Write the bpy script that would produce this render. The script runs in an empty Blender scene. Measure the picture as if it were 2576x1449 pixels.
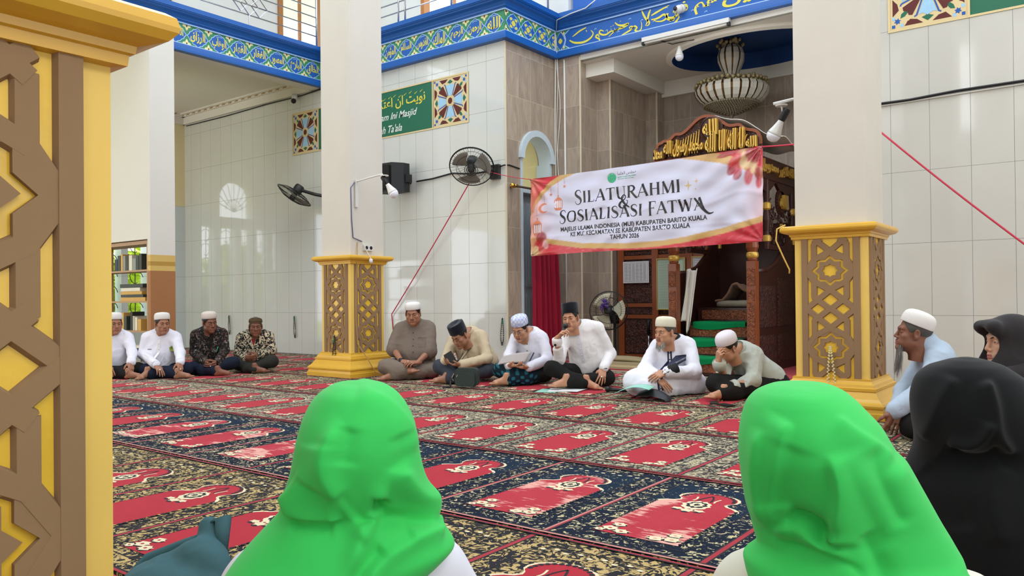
import bpy, bmesh, math, random
import numpy as np
from mathutils import Vector, Matrix
from mathutils.bvhtree import BVHTree
random.seed(7)
SC = bpy.context.scene
COL = SC.collection
PI = math.pi

# ------------------------------------------------------------------ camera
def rot_basis(r, u, f):
    m = Matrix((r, u, [-c for c in f])).transposed()
    return m.to_4x4()
FPX, YAW, PITCH, ROLL, CY = 1976.43, 0.6565, 0.0076, -0.0100, 737.2
_r = Vector((math.cos(YAW), math.sin(YAW), 0)); _f = Vector((-math.sin(YAW), math.cos(YAW), 0)); _u = Vector((0, 0, 1))
CF = _f*math.cos(PITCH) + _u*math.sin(PITCH); _u2 = _u*math.cos(PITCH) - _f*math.sin(PITCH)
CR = _r*math.cos(ROLL) + _u2*math.sin(ROLL); CU = _u2*math.cos(ROLL) - _r*math.sin(ROLL)
cam = bpy.data.cameras.new('camera'); camo = bpy.data.objects.new('camera', cam); COL.objects.link(camo)
camo.matrix_world = Matrix.Translation((0, 0, 0.92)) @ rot_basis(CR, CU, CF)
cam.sensor_fit = 'HORIZONTAL'; cam.sensor_width = 36.0; cam.lens = FPX*36.0/2576
cam.shift_x = 0.0; cam.shift_y = (CY-724.5)/2576
cam.clip_start = 0.05; cam.clip_end = 200
SC.camera = camo

# ------------------------------------------------------------------ sky, added fill lamps, exposure
W = bpy.data.worlds.new('sky'); SC.world = W; W.use_nodes = True
nt = W.node_tree; bg = nt.nodes['Background']
tc = nt.nodes.new('ShaderNodeTexCoord'); sp = nt.nodes.new('ShaderNodeSeparateXYZ'); rp = nt.nodes.new('ShaderNodeValToRGB')
nt.links.new(tc.outputs['Generated'], sp.inputs[0]); nt.links.new(sp.outputs['Z'], rp.inputs[0]); nt.links.new(rp.outputs[0], bg.inputs[0])
rp.color_ramp.elements[0].position = 0.0; rp.color_ramp.elements[0].color = (0.89, 0.94, 1.0, 1)
rp.color_ramp.elements[1].position = 0.8; rp.color_ramp.elements[1].color = (0.90, 0.98, 1.08, 1)
bg.inputs[1].default_value = 3.0

def area(name, loc, target, sx, sy, power, color=(1, 1, 1)):
    l = bpy.data.lights.new(name, 'AREA'); l.shape = 'RECTANGLE'; l.size = sx; l.size_y = sy; l.energy = power; l.color = color
    o = bpy.data.objects.new(name, l); COL.objects.link(o); o.location = loc
    o.rotation_euler = (Vector(target)-Vector(loc)).to_track_quat('-Z', 'Y').to_euler()
    return o
area('fill_back', (-4.0, -2.6, 5.6), (-5.5, 6.5, 1.2), 9, 2, 40, (1.0, 0.985, 0.96))  # unseen area lamp added behind the camera as soft fill
area('fill_side', (4.2, 2.5, 5.4), (-4.0, 6.0, 1.2), 8, 2.4, 250, (1.0, 0.975, 0.93))  # unseen area lamp added to brighten faces turned to the right
area('fill_left', (-13.0, -3.0, 2.4), (-12.3, 8.0, 2.2), 4.0, 3.6, 230, (1.0, 0.99, 0.97))  # unseen area lamp added to lift the left wing and its tiles

vs = SC.view_settings
vs.view_transform = 'Standard'; vs.look = 'None'; vs.gamma = 1.0; vs.use_curve_mapping = False; vs.exposure = 0.0

# ------------------------------------------------------------------ materials
def lin(c):
    if isinstance(c, str):
        c = c.lstrip('#'); c = tuple(int(c[i:i+2], 16) for i in (0, 2, 4))
    return tuple(((v/255)/12.92 if v/255 <= 0.04045 else ((v/255+0.055)/1.055)**2.4) for v in c)
class NT:
    def __init__(s, name):
        s.m = bpy.data.materials.new(name); s.m.use_nodes = True; s.t = s.m.node_tree
        s.b = s.t.nodes['Principled BSDF']
    def n(s, typ, **kw):
        nd = s.t.nodes.new(typ)
        for k, v in kw.items(): setattr(nd, k, v)
        return nd
    def l(s, a, b): s.t.links.new(a, b)
    def math(s, op, a, b=None, c=None):
        nd = s.n('ShaderNodeMath', operation=op)
        for i, v in enumerate((a, b, c)):
            if v is None: continue
            if isinstance(v, (int, float)): nd.inputs[i].default_value = v
            else: s.l(v, nd.inputs[i])
        return nd.outputs[0]
    def mix(s, fac, a, b, mode='MIX'):
        nd = s.n('ShaderNodeMix', data_type='RGBA', blend_type=mode)
        for i, v in ((0, fac), (6, a), (7, b)):
            if isinstance(v, (int, float)): nd.inputs[i].default_value = v
            elif isinstance(v, tuple): nd.inputs[i].default_value = (*v[:3], 1)
            else: s.l(v, nd.inputs[i])
        return nd.outputs[2]
    def pos(s): return s.n('ShaderNodeNewGeometry').outputs['Position']
    def obj(s): return s.n('ShaderNodeTexCoord').outputs['Object']
    def sep(s, v):
        nd = s.n('ShaderNodeSeparateXYZ'); s.l(v, nd.inputs[0]); return nd.outputs
    def noise(s, v, scale, detail=3, rough=0.5, dist=0.0, stretch=None):
        if stretch:
            mp = s.n('ShaderNodeMapping'); mp.inputs['Scale'].default_value = stretch; s.l(v, mp.inputs[0]); v = mp.outputs[0]
        nd = s.n('ShaderNodeTexNoise'); s.l(v, nd.inputs['Vector']); nd.inputs['Scale'].default_value = scale
        nd.inputs['Detail'].default_value = detail; nd.inputs['Roughness'].default_value = rough; nd.inputs['Distortion'].default_value = dist
        return nd.outputs[0]
    def ramp(s, f, stops, interp='LINEAR'):
        nd = s.n('ShaderNodeValToRGB'); s.l(f, nd.inputs[0]); cr = nd.color_ramp; cr.interpolation = interp
        while len(cr.elements) < len(stops): cr.elements.new(0.5)
        for e, (p, c) in zip(cr.elements, stops): e.position = p; e.color = (*c[:3], 1)
        return nd.outputs[0]
    def bump(s, h, strength=0.2, dist=0.01):
        nd = s.n('ShaderNodeBump'); nd.inputs['Strength'].default_value = strength; nd.inputs['Distance'].default_value = dist
        s.l(h, nd.inputs['Height']); s.l(nd.outputs[0], s.b.inputs['Normal'])
    def base(s, c):
        if isinstance(c, tuple): s.b.inputs['Base Color'].default_value = (*c[:3], 1)
        else: s.l(c, s.b.inputs['Base Color'])
    def rough(s, v, spec=None, metal=None):
        s.b.inputs['Roughness'].default_value = v
        if spec is not None: s.b.inputs['Specular IOR Level'].default_value = spec
        if metal is not None: s.b.inputs['Metallic'].default_value = metal
MATS = {}
def M(name, col=None, rough=0.6, metal=0.0, spec=0.4, var=0.06, scale=12.0, bump=0.0, bscale=60.0, bdist=0.004, sheen=0.0, emit=None, trans=None):
    """plain surface with gentle procedural unevenness"""
    if name in MATS: return MATS[name]
    t = NT(name); c = lin(col)
    if var > 0:
        f = t.noise(t.obj(), scale, 4, 0.6)
        t.base(t.mix(f, tuple(v*(1-var) for v in c), tuple(min(1, v*(1+var)) for v in c)))
    else: t.base(c)
    t.rough(rough, spec, metal)
    if bump > 0: t.bump(t.noise(t.obj(), bscale, 3, 0.6), bump, bdist)
    if sheen: t.b.inputs['Sheen Weight'].default_value = sheen; t.b.inputs['Sheen Roughness'].default_value = 0.5
    if emit: t.b.inputs['Emission Color'].default_value = (*c, 1); t.b.inputs['Emission Strength'].default_value = emit
    if trans: t.b.inputs['Transmission Weight'].default_value = trans
    MATS[name] = t.m
    return t.m

# ------------------------------------------------------------------ object helpers
def tag(o, label=None, cat=None, group=None, kind=None):
    if label: o['label'] = label
    if cat: o['category'] = cat
    if group: o['group'] = group
    if kind: o['kind'] = kind
    return o
def thing(name, label, cat, loc=(0, 0, 0), group=None, kind=None):
    o = bpy.data.objects.new(name, None); COL.objects.link(o); o.location = loc; o.empty_display_size = 0.1
    return tag(o, label, cat, group, kind)
def link(name, me, mats, parent=None, smooth=False):
    o = bpy.data.objects.new(name, me); COL.objects.link(o)
    for m in (mats if isinstance(mats, (list, tuple)) else [mats]): me.materials.append(m)
    if smooth and len(me.polygons): me.polygons.foreach_set('use_smooth', np.ones(len(me.polygons), bool))
    if parent is not None:
        o.parent = parent
        o.matrix_parent_inverse = Matrix.Translation(-parent_world(parent))
    return o
def parent_world(p):
    return p.location.copy() if p.parent is None else Vector((0, 0, 0))
class MB:
    """mesh builder: verts in world space, faces with material index"""
    def __init__(s): s.v = []; s.f = []; s.mi = []; s.k = 0
    def add(s, vs, fs, mi=None):
        b = len(s.v); s.v.extend([tuple(v) for v in vs]); s.f.extend([tuple(b+i for i in f) for f in fs]); s.mi.extend([s.k if mi is None else mi]*len(fs)); return s
    def box(s, x0, x1, y0, y1, z0, z1, mi=None):
        v = [(x, y, z) for x in (x0, x1) for y in (y0, y1) for z in (z0, z1)]
        return s.add(v, [(0, 1, 3, 2), (4, 6, 7, 5), (0, 4, 5, 1), (2, 3, 7, 6), (0, 2, 6, 4), (1, 5, 7, 3)], mi)
    def obox(s, c, ax, ay, az, mi=None):
        """oriented box: centre and three half-axis vectors"""
        c, ax, ay, az = map(Vector, (c, ax, ay, az))
        v = [c+ax*i+ay*j+az*k for i in (-1, 1) for j in (-1, 1) for k in (-1, 1)]
        return s.add(v, [(0, 1, 3, 2), (4, 6, 7, 5), (0, 4, 5, 1), (2, 3, 7, 6), (0, 2, 6, 4), (1, 5, 7, 3)], mi)
    def tube(s, pts, r, n=8, mi=None, cap=True, closed=False):
        pts = [Vector(p) for p in pts]; m = len(pts)
        rs = r if isinstance(r, (list, tuple)) else [r]*m
        rings = []; up = None
        for i, p in enumerate(pts):
            if closed: d = pts[(i+1) % m]-pts[i-1]
            else: d = pts[min(i+1, m-1)]-pts[max(i-1, 0)]
            if d.length < 1e-9: d = Vector((0, 0, 1))
            d.normalize()
            if up is None: up = d.orthogonal().normalized()
            up = (up-d*up.dot(d))
            if up.length < 1e-6: up = d.orthogonal()
            up.normalize(); sd = d.cross(up)
            rings.append([p+(up*math.cos(2*PI*j/n)+sd*math.sin(2*PI*j/n))*rs[i] for j in range(n)])
        vs = [v for rg in rings for v in rg]; fs = []
        for i in range(m if closed else m-1):
            i2 = (i+1) % m
            for j in range(n): fs.append((i*n+j, i*n+(j+1) % n, i2*n+(j+1) % n, i2*n+j))
        if cap and not closed: fs += [tuple(range(n))[::-1], tuple((m-1)*n+j for j in range(n))]
        return s.add(vs, fs, mi)
    def lathe(s, prof, c=(0, 0, 0), n=32, sx=1.0, sy=1.0, mat=None, mi=None, mod=None):
        """revolve (r,z) about z; ends with r=0 are closed"""
        vs = []; fs = []
        for i, (r, z) in enumerate(prof):
            for j in range(n):
                a = 2*PI*j/n; rr = r*(mod(a, i) if mod else 1)
                p = Vector((rr*math.cos(a)*sx, rr*math.sin(a)*sy, z))
                vs.append((mat @ p) if mat else p+Vector(c))
        for i in range(len(prof)-1):
            for j in range(n): fs.append((i*n+j, i*n+(j+1) % n, (i+1)*n+(j+1) % n, (i+1)*n+j))
        fs += [tuple(range(n))[::-1], tuple((len(prof)-1)*n+j for j in range(n))]
        return s.add(vs, fs, mi)
    def prism(s, poly, fn, d0, d1, mi=None, side=None):
        """extrude a 2-D polygon; fn(u,v,d) -> world"""
        n = len(poly)
        vs = [fn(u, v, d0) for u, v in poly]+[fn(u, v, d1) for u, v in poly]
        s.add(vs, [tuple(range(n))[::-1], tuple(range(n, 2*n))], mi)
        b = len(s.v)-2*n
        for i in range(n):
            s.f.append((b+i, b+(i+1) % n, b+n+(i+1) % n, b+n+i)); s.mi.append(side if side is not None else (s.k if mi is None else mi))
        return s
    def sheet(s, nu, nv, fn, mi=None):
        vs = [fn(i/nu, j/nv) for j in range(nv+1) for i in range(nu+1)]
        return s.add(vs, [(j*(nu+1)+i, j*(nu+1)+i+1, (j+1)*(nu+1)+i+1, (j+1)*(nu+1)+i) for j in range(nv) for i in range(nu)], mi)
    def sphere(s, c, r, n=12, mi=None, sc=(1, 1, 1)):
        vs = []; fs = []; c = Vector(c); m = max(4, n//2)
        for i in range(m+1):
            t = PI*i/m
            for j in range(n):
                a = 2*PI*j/n; vs.append(c+Vector((r*math.sin(t)*math.cos(a)*sc[0], r*math.sin(t)*math.sin(a)*sc[1], r*math.cos(t)*sc[2])))
        for i in range(m):
            for j in range(n): fs.append((i*n+j, (i+1)*n+j, (i+1)*n+(j+1) % n, i*n+(j+1) % n))
        return s.add(vs, fs, mi)
    def build(s, name, mats, parent=None, smooth=False, fix=True):
        me = bpy.data.meshes.new(name); me.from_pydata(s.v, [], s.f)
        me.polygons.foreach_set('material_index', s.mi)
        if fix:
            bm = bmesh.new(); bm.from_mesh(me); bmesh.ops.recalc_face_normals(bm, faces=bm.faces); bm.to_mesh(me); bm.free()
        me.update()
        return link(name, me, mats, parent, smooth)
def autosmooth(o, ang=0.6):
    me = o.data; me.polygons.foreach_set('use_smooth', np.ones(len(me.polygons), bool))
    bm = bmesh.new(); bm.from_mesh(me)
    for e in bm.edges:
        if len(e.link_faces) == 2 and e.calc_face_angle(0) > ang: e.smooth = False
    bm.to_mesh(me); bm.free()
    return o
def dup(root, delta, label=None, group=None):
    """copy a thing with its parts and sub-parts, shifted by delta"""
    r = root.copy(); COL.objects.link(r); r.location = Vector(root.location)+Vector(delta)
    if label: r['label'] = label
    if group: r['group'] = group
    for ch in list(root.children):
        c = ch.copy(); COL.objects.link(c); c.parent = r
        for g in ch.children:
            d = g.copy(); COL.objects.link(d); d.parent = c
    return r

# ------------------------------------------------------------------ writing
_ar = {'ا': 'FE8D FE8E', 'أ': 'FE83 FE84', 'ب': 'FE8F FE90 FE91 FE92', 'ت': 'FE95 FE96 FE97 FE98', 'ح': 'FEA1 FEA2 FEA3 FEA4', 'خ': 'FEA5 FEA6 FEA7 FEA8',
 'د': 'FEA9 FEAA', 'ذ': 'FEAB FEAC', 'ر': 'FEAD FEAE', 'ز': 'FEAF FEB0', 'س': 'FEB1 FEB2 FEB3 FEB4', 'ش': 'FEB5 FEB6 FEB7 FEB8', 'ص': 'FEB9 FEBA FEBB FEBC',
 'ع': 'FEC9 FECA FECB FECC', 'غ': 'FECD FECE FECF FED0', 'ف': 'FED1 FED2 FED3 FED4', 'ق': 'FED5 FED6 FED7 FED8', 'ك': 'FED9 FEDA FEDB FEDC', 'ل': 'FEDD FEDE FEDF FEE0',
 'م': 'FEE1 FEE2 FEE3 FEE4', 'ن': 'FEE5 FEE6 FEE7 FEE8', 'ه': 'FEE9 FEEA FEEB FEEC', 'و': 'FEED FEEE', 'ي': 'FEF1 FEF2 FEF3 FEF4', 'ى': 'FEEF FEF0', 'ؤ': 'FE85 FE86', 'ئ': 'FE89 FE8A FE8B FE8C', 'إ': 'FE87 FE88'}
def arabic(s):
    """join letters into their presentation forms, laid out left to right for drawing"""
    out = []
    for w in s.split(' '):
        g = ''
        for i, c in enumerate(w):
            f = _ar[c].split(); pj = i > 0 and len(_ar[w[i-1]].split()) == 4; nj = i < len(w)-1 and len(f) == 4
            k = 3 if (pj and nj) else 1 if pj else 2 if nj else 0
            g += chr(int(f[k], 16))
        out.append(g[::-1])
    return ' '.join(out[::-1])
_tc = {}
def text2d(body, bold=0.0, shear=0.0, extrude=0.0):
    key = (body, bold, shear, extrude)
    if key in _tc: return _tc[key]
    c = bpy.data.curves.new('txt', 'FONT'); c.body = body; c.offset = bold; c.shear = shear; c.extrude = extrude; c.resolution_u = 3
    o = bpy.data.objects.new('txt', c); COL.objects.link(o); bpy.context.view_layer.update()
    me = o.evaluated_get(bpy.context.evaluated_depsgraph_get()).to_mesh()
    vs = np.array([v.co[:] for v in me.vertices]) if len(me.vertices) else np.zeros((0, 3)); fs = [tuple(p.vertices) for p in me.polygons]
    o.evaluated_get(bpy.context.evaluated_depsgraph_get()).to_mesh_clear()
    bpy.data.objects.remove(o); bpy.data.curves.remove(c)
    _tc[key] = (vs, fs); return vs, fs
def put_text(mb, body, u0, u1, v0, v1, fn, mi, bold=0.0, shear=0.0, d=0.001, extrude=0.0, keep=False):
    """fit text to the rectangle u0..u1, v0..v1 (keep = keep aspect within height); fn(u,v,d) -> world"""
    vs, fs = text2d(body, bold, shear, extrude)
    if not len(vs): return
    a, b = vs.min(0), vs.max(0); w, h = b[0]-a[0], b[1]-a[1]
    sx, sy = (u1-u0)/w, (v1-v0)/h
    if keep: sx = sy; u0 = (u0+u1)/2-w*sx/2
    ez = (vs[:, 2]-a[2]) if extrude else vs[:, 2]*0
    mb.add([fn(u0+(x-a[0])*sx, v0+(y-a[1])*sy, d+z) for (x, y), z in zip(vs[:, :2], ez)], fs, mi)
def stroke2d(mb, pts, ws, fn, mi, d=0.001, sub=4, thick=0.0):
    """brush stroke with varying width along a smooth path"""
    P = [Vector((p[0], p[1], 0)) for p in pts]; ws = ws if isinstance(ws, (list, tuple)) else [ws]*len(P)
    Q = []; Wd = []
    for i in range(len(P)-1):
        p0, p1, p2, p3 = P[max(i-1, 0)], P[i], P[i+1], P[min(i+2, len(P)-1)]
        for k in range(sub):
            t = k/sub
            Q.append(0.5*((2*p1)+(p2-p0)*t+(2*p0-5*p1+4*p2-p3)*t*t+(3*p1-p0-3*p2+p3)*t**3)); Wd.append(ws[i]+(ws[i+1]-ws[i])*t)
    Q.append(P[-1]); Wd.append(ws[-1])
    L = []; Rr = []
    for i, q in enumerate(Q):
        t = Q[min(i+1, len(Q)-1)]-Q[max(i-1, 0)]
        if t.length < 1e-9: t = Vector((1, 0, 0))
        t.normalize(); nrm = Vector((-t.y, t.x, 0))*Wd[i]/2
        L.append(q+nrm); Rr.append(q-nrm)
    n = len(Q); vs = [fn(p.x, p.y, d+thick) for p in L]+[fn(p.x, p.y, d+thick) for p in Rr]
    mb.add(vs, [(i, i+1, n+i+1, n+i) for i in range(n-1)], mi)
    if thick > 0:
        b = len(mb.v)-2*n
        lo = [fn(p.x, p.y, d) for p in L]+[fn(p.x, p.y, d) for p in Rr]
        mb.v.extend(tuple(p) for p in lo)
        for i in range(n-1):
            mb.f.append((b+i, b+2*n+i, b+2*n+i+1, b+i+1)); mb.mi.append(mi)
            mb.f.append((b+n+i, b+n+i+1, b+3*n+i+1, b+3*n+i)); mb.mi.append(mi)
def disc2d(mb, cu, cv, ru, rv, fn, mi, d=0.001, n=16, lob=0, amp=0.0, rot=0.0):
    mb.add([fn(cu+ru*math.cos(2*PI*i/n+rot)*(1+amp*math.cos(lob*2*PI*i/n)), cv+rv*math.sin(2*PI*i/n+rot)*(1+amp*math.cos(lob*2*PI*i/n)), d) for i in range(n)], [tuple(range(n))], mi)
def poly2d(mb, pts, fn, mi, d=0.001):
    mb.add([fn(u, v, d) for u, v in pts], [tuple(range(len(pts)))], mi)

# ================================================================== SETTING: materials
def tile_mat(name, c1, c2, grout, w, h, ou, ov, axis='X', rough=0.07, gw=0.004, vein=None):
    t = NT(name); p = t.sep(t.pos()); u = p[axis]; v = p['Z']
    fu = t.math('FLOORED_MODULO', t.math('SUBTRACT', u, ou), w); fv = t.math('FLOORED_MODULO', t.math('SUBTRACT', v, ov), h)
    g = t.math('MAXIMUM', t.math('LESS_THAN', fu, gw), t.math('LESS_THAN', fv, gw))
    if vein:
        iu = t.math('FLOOR', t.math('DIVIDE', t.math('SUBTRACT', u, ou), w)); iv = t.math('FLOOR', t.math('DIVIDE', t.math('SUBTRACT', v, ov), h))
        cb = t.n('ShaderNodeCombineXYZ'); t.l(t.math('ADD', u, t.math('MULTIPLY', iu, 3.7)), cb.inputs[0]); t.l(t.math('MULTIPLY', iv, 5.1), cb.inputs[1]); t.l(t.math('MULTIPLY', v, 0.22), cb.inputs[2])
        f = t.noise(cb.outputs[0], 9, 6, 0.62, 1.2)
        col = t.ramp(f, [(0.3, c1), (0.5, vein), (0.7, c2)])
        wn = t.n('ShaderNodeTexWhiteNoise', noise_dimensions='2D'); c3 = t.n('ShaderNodeCombineXYZ'); t.l(iu, c3.inputs[0]); t.l(iv, c3.inputs[1]); t.l(c3.outputs[0], wn.inputs['Vector'])
        col = t.mix(t.math('MULTIPLY', wn.outputs['Value'], 0.35), col, tuple(x*0.55 for x in c1))
    else:
        f = t.noise(t.pos(), 2.2, 4, 0.6, 0.6); col = t.mix(f, c1, c2)
    t.base(t.mix(g, col, grout))
    t.rough(rough, 0.9 if rough < 0.1 else 0.5)
    r = t.math('ADD', t.math('MULTIPLY', g, 0.5), rough); t.l(r, t.b.inputs['Roughness'])
    h1 = t.noise(t.pos(), 2.6, 2, 0.5)
    hh = t.math('SUBTRACT', t.math('MULTIPLY', h1, 0.5), t.math('MULTIPLY', g, 0.12))
    t.bump(hh, 0.10, 0.02)
    return t.m
TW, TH = 0.3505, 0.7155
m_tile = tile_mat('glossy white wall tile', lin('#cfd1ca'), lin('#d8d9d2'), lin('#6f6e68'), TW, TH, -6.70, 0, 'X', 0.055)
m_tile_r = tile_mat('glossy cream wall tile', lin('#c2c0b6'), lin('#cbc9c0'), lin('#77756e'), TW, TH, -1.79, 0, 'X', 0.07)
m_tile_s = tile_mat('grey dado tile', lin('#c6d0cd'), lin('#d0d8d6'), lin('#6f736f'), TW, TH, 8.6, 0, 'Y', 0.12)
m_stone_x = tile_mat('brown stone tile front', lin('#978778'), lin('#b7a796'), lin('#cbbfae'), 0.30, 0.62, -6.26, 0.06, 'X', 0.28, 0.004, lin('#a89888'))
m_stone_y = tile_mat('brown stone tile side', lin('#9b8a79'), lin('#bdab98'), lin('#cfc3b0'), 0.30, 0.62, 8.6, 0.06, 'Y', 0.28, 0.004, lin('#ac9b88'))
m_white = M('white wall paint', '#d6d3ca', 0.75, var=0.05, scale=1.5, spec=0.3)
m_white2 = M('gallery white paint', '#d2d3cd', 0.8, var=0.10, scale=1.2)
m_ceil = M('ceiling paint', '#e3dfd4', 0.85, var=0.03, scale=2)
m_yellow_wall = M('cream yellow wall paint', '#e2d8a8', 0.75, var=0.04, scale=2)
m_blue = M('blue gloss paint', '#1157a4', 0.38, var=0.05, scale=6, spec=0.5)
m_lightblue = M('pale blue line paint', '#a9c9ea', 0.5, var=0.02)
m_bandgreen = M('band green paint', '#3d8a63', 0.5, var=0.06, scale=20)
m_bandblue = M('cartouche blue paint', '#1f5cab', 0.5, var=0.10, scale=20)
m_cream = M('cream ornament paint', '#e0d9a0', 0.5, var=0.04)
m_yel = M('yellow lettering paint', '#dcd04e', 0.5, var=0.06)
m_maroon = M('maroon paint', '#5b211c', 0.5, var=0.06)
m_gold = M('gold gloss paint', '#d8a838', 0.30, var=0.10, scale=5, spec=0.55, bump=0.05, bscale=30)
m_gold_cell = M('bright gold gloss paint', '#e6bb38', 0.27, var=0.14, scale=18, spec=0.6, bump=0.12, bscale=40)
m_taupe = M('taupe lattice paint', '#8f7355', 0.8, var=0.04, scale=20, spec=0.2, bump=0.08, bscale=300)
m_gold_pale = M('pale gold paint', '#e6c263', 0.55, var=0.06, scale=3, spec=0.4)
m_cyl = M('pillar plaster', '#cfc9bd', 0.72, var=0.06, scale=2.5, bump=0.03, bscale=8)
m_brownpaint = M('brown dado paint', '#a06d43', 0.7, var=0.03)
m_stripe1 = M('ochre stripe paint', '#cfae62', 0.7, var=0.02)
m_stripe2 = M('dark ochre stripe paint', '#b08a3e', 0.7, var=0.02)
m_wood_orange = M('varnished window wood', '#a9713e', 0.4, var=0.12, scale=20)
m_steel = M('steel pipe', '#b9b9bc', 0.22, metal=1.0, var=0.02)
m_floor = M('floor tile under carpet', '#b9ac96', 0.3, var=0.05)
m_doorblue = M('pale blue grey door paint', '#c4d2d8', 0.45, var=0.05)
m_glass_w = M('clear window glass', '#ffffff', 0.02, var=0, trans=1.0)
m_black = M('black plastic', '#161718', 0.45, var=0.1)
m_cable_w = M('white cable', '#d9d6cc', 0.5, var=0.03)

def struct(o): o['kind'] = 'structure'; return o
def boxes(name, mats, *bs, parent=None):
    b = MB()
    for x in bs: b.box(*x)
    return b.build(name, mats, parent)

# ---- floor, ceilings
struct(boxes('floor', m_floor, (-15.3, 4.5, -3.0, 12.0, -0.15, -0.012)))
struct(boxes('ceiling_left', m_ceil, (-15.2, -10.95, -2, 8.62, 4.72, 4.98)))
# ---- qibla wall and right wall
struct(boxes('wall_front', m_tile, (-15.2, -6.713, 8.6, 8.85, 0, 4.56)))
struct(boxes('ceiling_hall', m_white2, (-15.4, -10.6, -3.4, 12.1, 7.6, 7.8), (2.2, 4.8, -3.4, 12.1, 7.6, 7.8), (-10.6, 2.2, -3.4, 1.8, 7.6, 7.8), (-10.6, 2.2, 9.9, 12.1, 7.6, 7.8)))  # unseen ceiling added to block sky light; open middle lights the hall
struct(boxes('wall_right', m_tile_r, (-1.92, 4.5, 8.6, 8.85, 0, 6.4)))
# ---- end wall of the left wing with window openings
WY = [(7.93, 8.24, 0.64, 2.5), (7.43, 7.80, 0.64, 2.5), (7.02, 7.30, 0.64, 2.5), (6.62, 6.92, 0.64, 2.5), (6.28, 6.50, 0.64, 2.5)]
WY += [(3.9, 5.3, 0.0, 3.0), (1.6, 3.3, 0.0, 3.0), (-1.4, 1.0, 0.0, 3.0)]  # further unseen openings, added to let light into the left wing
def wall_yz(name, x0, x1, y0, y1, z0, z1, holes, mats, mi=None):
    """wall in the YZ plane with rectangular openings, built from strips"""
    ys = sorted({y0, y1, *[h[0] for h in holes], *[h[1] for h in holes]}); zs = sorted({z0, z1, *[h[2] for h in holes], *[h[3] for h in holes]})
    b = MB()
    for ya, yb in zip(ys, ys[1:]):
        run = None
        for za, zb in zip(zs, zs[1:]):
            solid = not any(h[0] <= ya and h[1] >= yb and h[2] <= za and h[3] >= zb for h in holes)
            if solid: b.box(x0, x1, ya, yb, za, zb, mi(zb) if mi else 0)
    return b.build(name, mats)
ARCH = (7.42, 2.72, 0.40)   # centre, spring height, radius of the arched light
struct(wall_yz('wall_left', -15.25, -15.0, -2, 8.62, 0, 4.75, WY+[(7.02, 7.82, 2.72, 3.5), (-9, 9, 2.859, 2.861)], [m_tile_s, m_yellow_wall], lambda z: 0 if z <= 2.865 else 1))
b = MB()   # spandrels that round the top of the arched light
for sgn in (-1, 1):
    pts = [(7.42+sgn*0.40*math.cos(a), 3.1+0.40*math.sin(a)) for a in np.linspace(0, PI/2, 9)]+[(7.42+sgn*0.0, 3.5), (7.42+sgn*0.40, 3.5)]
    b.prism(pts, lambda u, v, d: (d, u, v), -15.2, -15.01)
w1 = struct(b.build('window_1', m_yellow_wall))
b = MB()
for (ya, yb, za, zb) in WY[:5]:
    for x in np.linspace(ya, yb, 3)[1:-1]: b.tube([(-15.1, x, za), (-15.1, x, zb)], 0.008, 5)
    for z in np.arange(za+0.18, zb, 0.3):
        c = (ya+yb)/2; rr = (yb-ya)*0.42
        b.tube([(-15.1, c+rr*math.cos(t)*(1-t/9), z+0.13*math.sin(t)) for t in np.linspace(0, 5.4, 12)], 0.007, 5)
for a in np.linspace(0, PI, 9): b.tube([(-15.1, 7.42, 2.85), (-15.1, 7.42+0.4*math.cos(a), 3.05+0.42*math.sin(a))], 0.008, 5)
b.tube([(-15.1, 7.42+0.2*math.cos(a), 2.9+0.22*math.sin(a)) for a in np.linspace(0, PI, 12)], 0.008, 5)
b.build('window_grille', m_black, w1)
# ---- partition with opening beside the pier in the left wing, dado painted
b = MB()
b.box(-12.4, -10.52, 5.52, 5.88, 1.80, 4.72, 0)
b.box(-10.60, -10.52, 5.52, 5.88, 1.58, 1.80, 0); b.box(-10.60, -10.52, 5.52, 5.88, 0, 1.36, 1)
b.box(-10.60, -10.52, 5.52, 5.88, 1.36, 1.43, 2); b.box(-10.60, -10.52, 5.52, 5.88, 1.43, 1.49, 3); b.box(-10.60, -10.52, 5.52, 5.88, 1.49, 1.58, 2)
struct(b.build('wall_partition', [m_white, m_brownpaint, m_stripe1, m_stripe2]))
# ---- stone-clad side wall with arched doorway (X = -6.71), pier and mihrab walls
DY0, DY1, DSP, DTOP = 8.93, 9.70, 2.93, 3.33
b = MB()
b.box(-6.7125, -6.708, 8.603, 8.852, 0, 4.56, 0); b.box(-6.95, -6.71, 8.851, DY0, 0, 4.56, 0); b.box(-6.95, -6.71, DY1, 9.85, 0, 4.56, 0)
ca, ra = (DY0+DY1)/2, (DY1-DY0)/2
arc = [(ca+ra*math.cos(a), DSP+(DTOP-DSP)*math.sin(a)) for a in np.linspace(PI, 0, 17)]
for (a0, z0), (a1, z1) in zip(arc, arc[1:]): b.prism([(a0, z0), (a1, z1), (a1, 4.56), (a0, 4.56)], lambda u, v, d: (d, u, v), -6.95, -6.711)
struct(b.build('wall_side', m_stone_y))
XM = -4.30
plan = [(-6.71, 9.83), (-6.26, 9.83), (-6.26, 10.30), (-6.03, 10.30), (-6.03, 11.43), (-5.83, 11.43), (-5.83, 11.67)]
full = plan+[(2*XM-x, y) for x, y in plan[::-1]]
b = MB()
for (x0, y0), (x1, y1) in zip(full, full[1:]):
    b.k = 0 if abs(y1-y0) < 1e-6 else 1
    b.add([(x0, y0, 0), (x1, y1, 0), (x1, y1, 4.55), (x0, y0, 4.55)], [(0, 1, 2, 3)])
b.k = 0
b.box(-7.0, -1.6, 11.75, 11.9, 0, 4.55)
struct(b.build('wall_mihrab', [m_stone_x, m_stone_y], fix=False))
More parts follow.
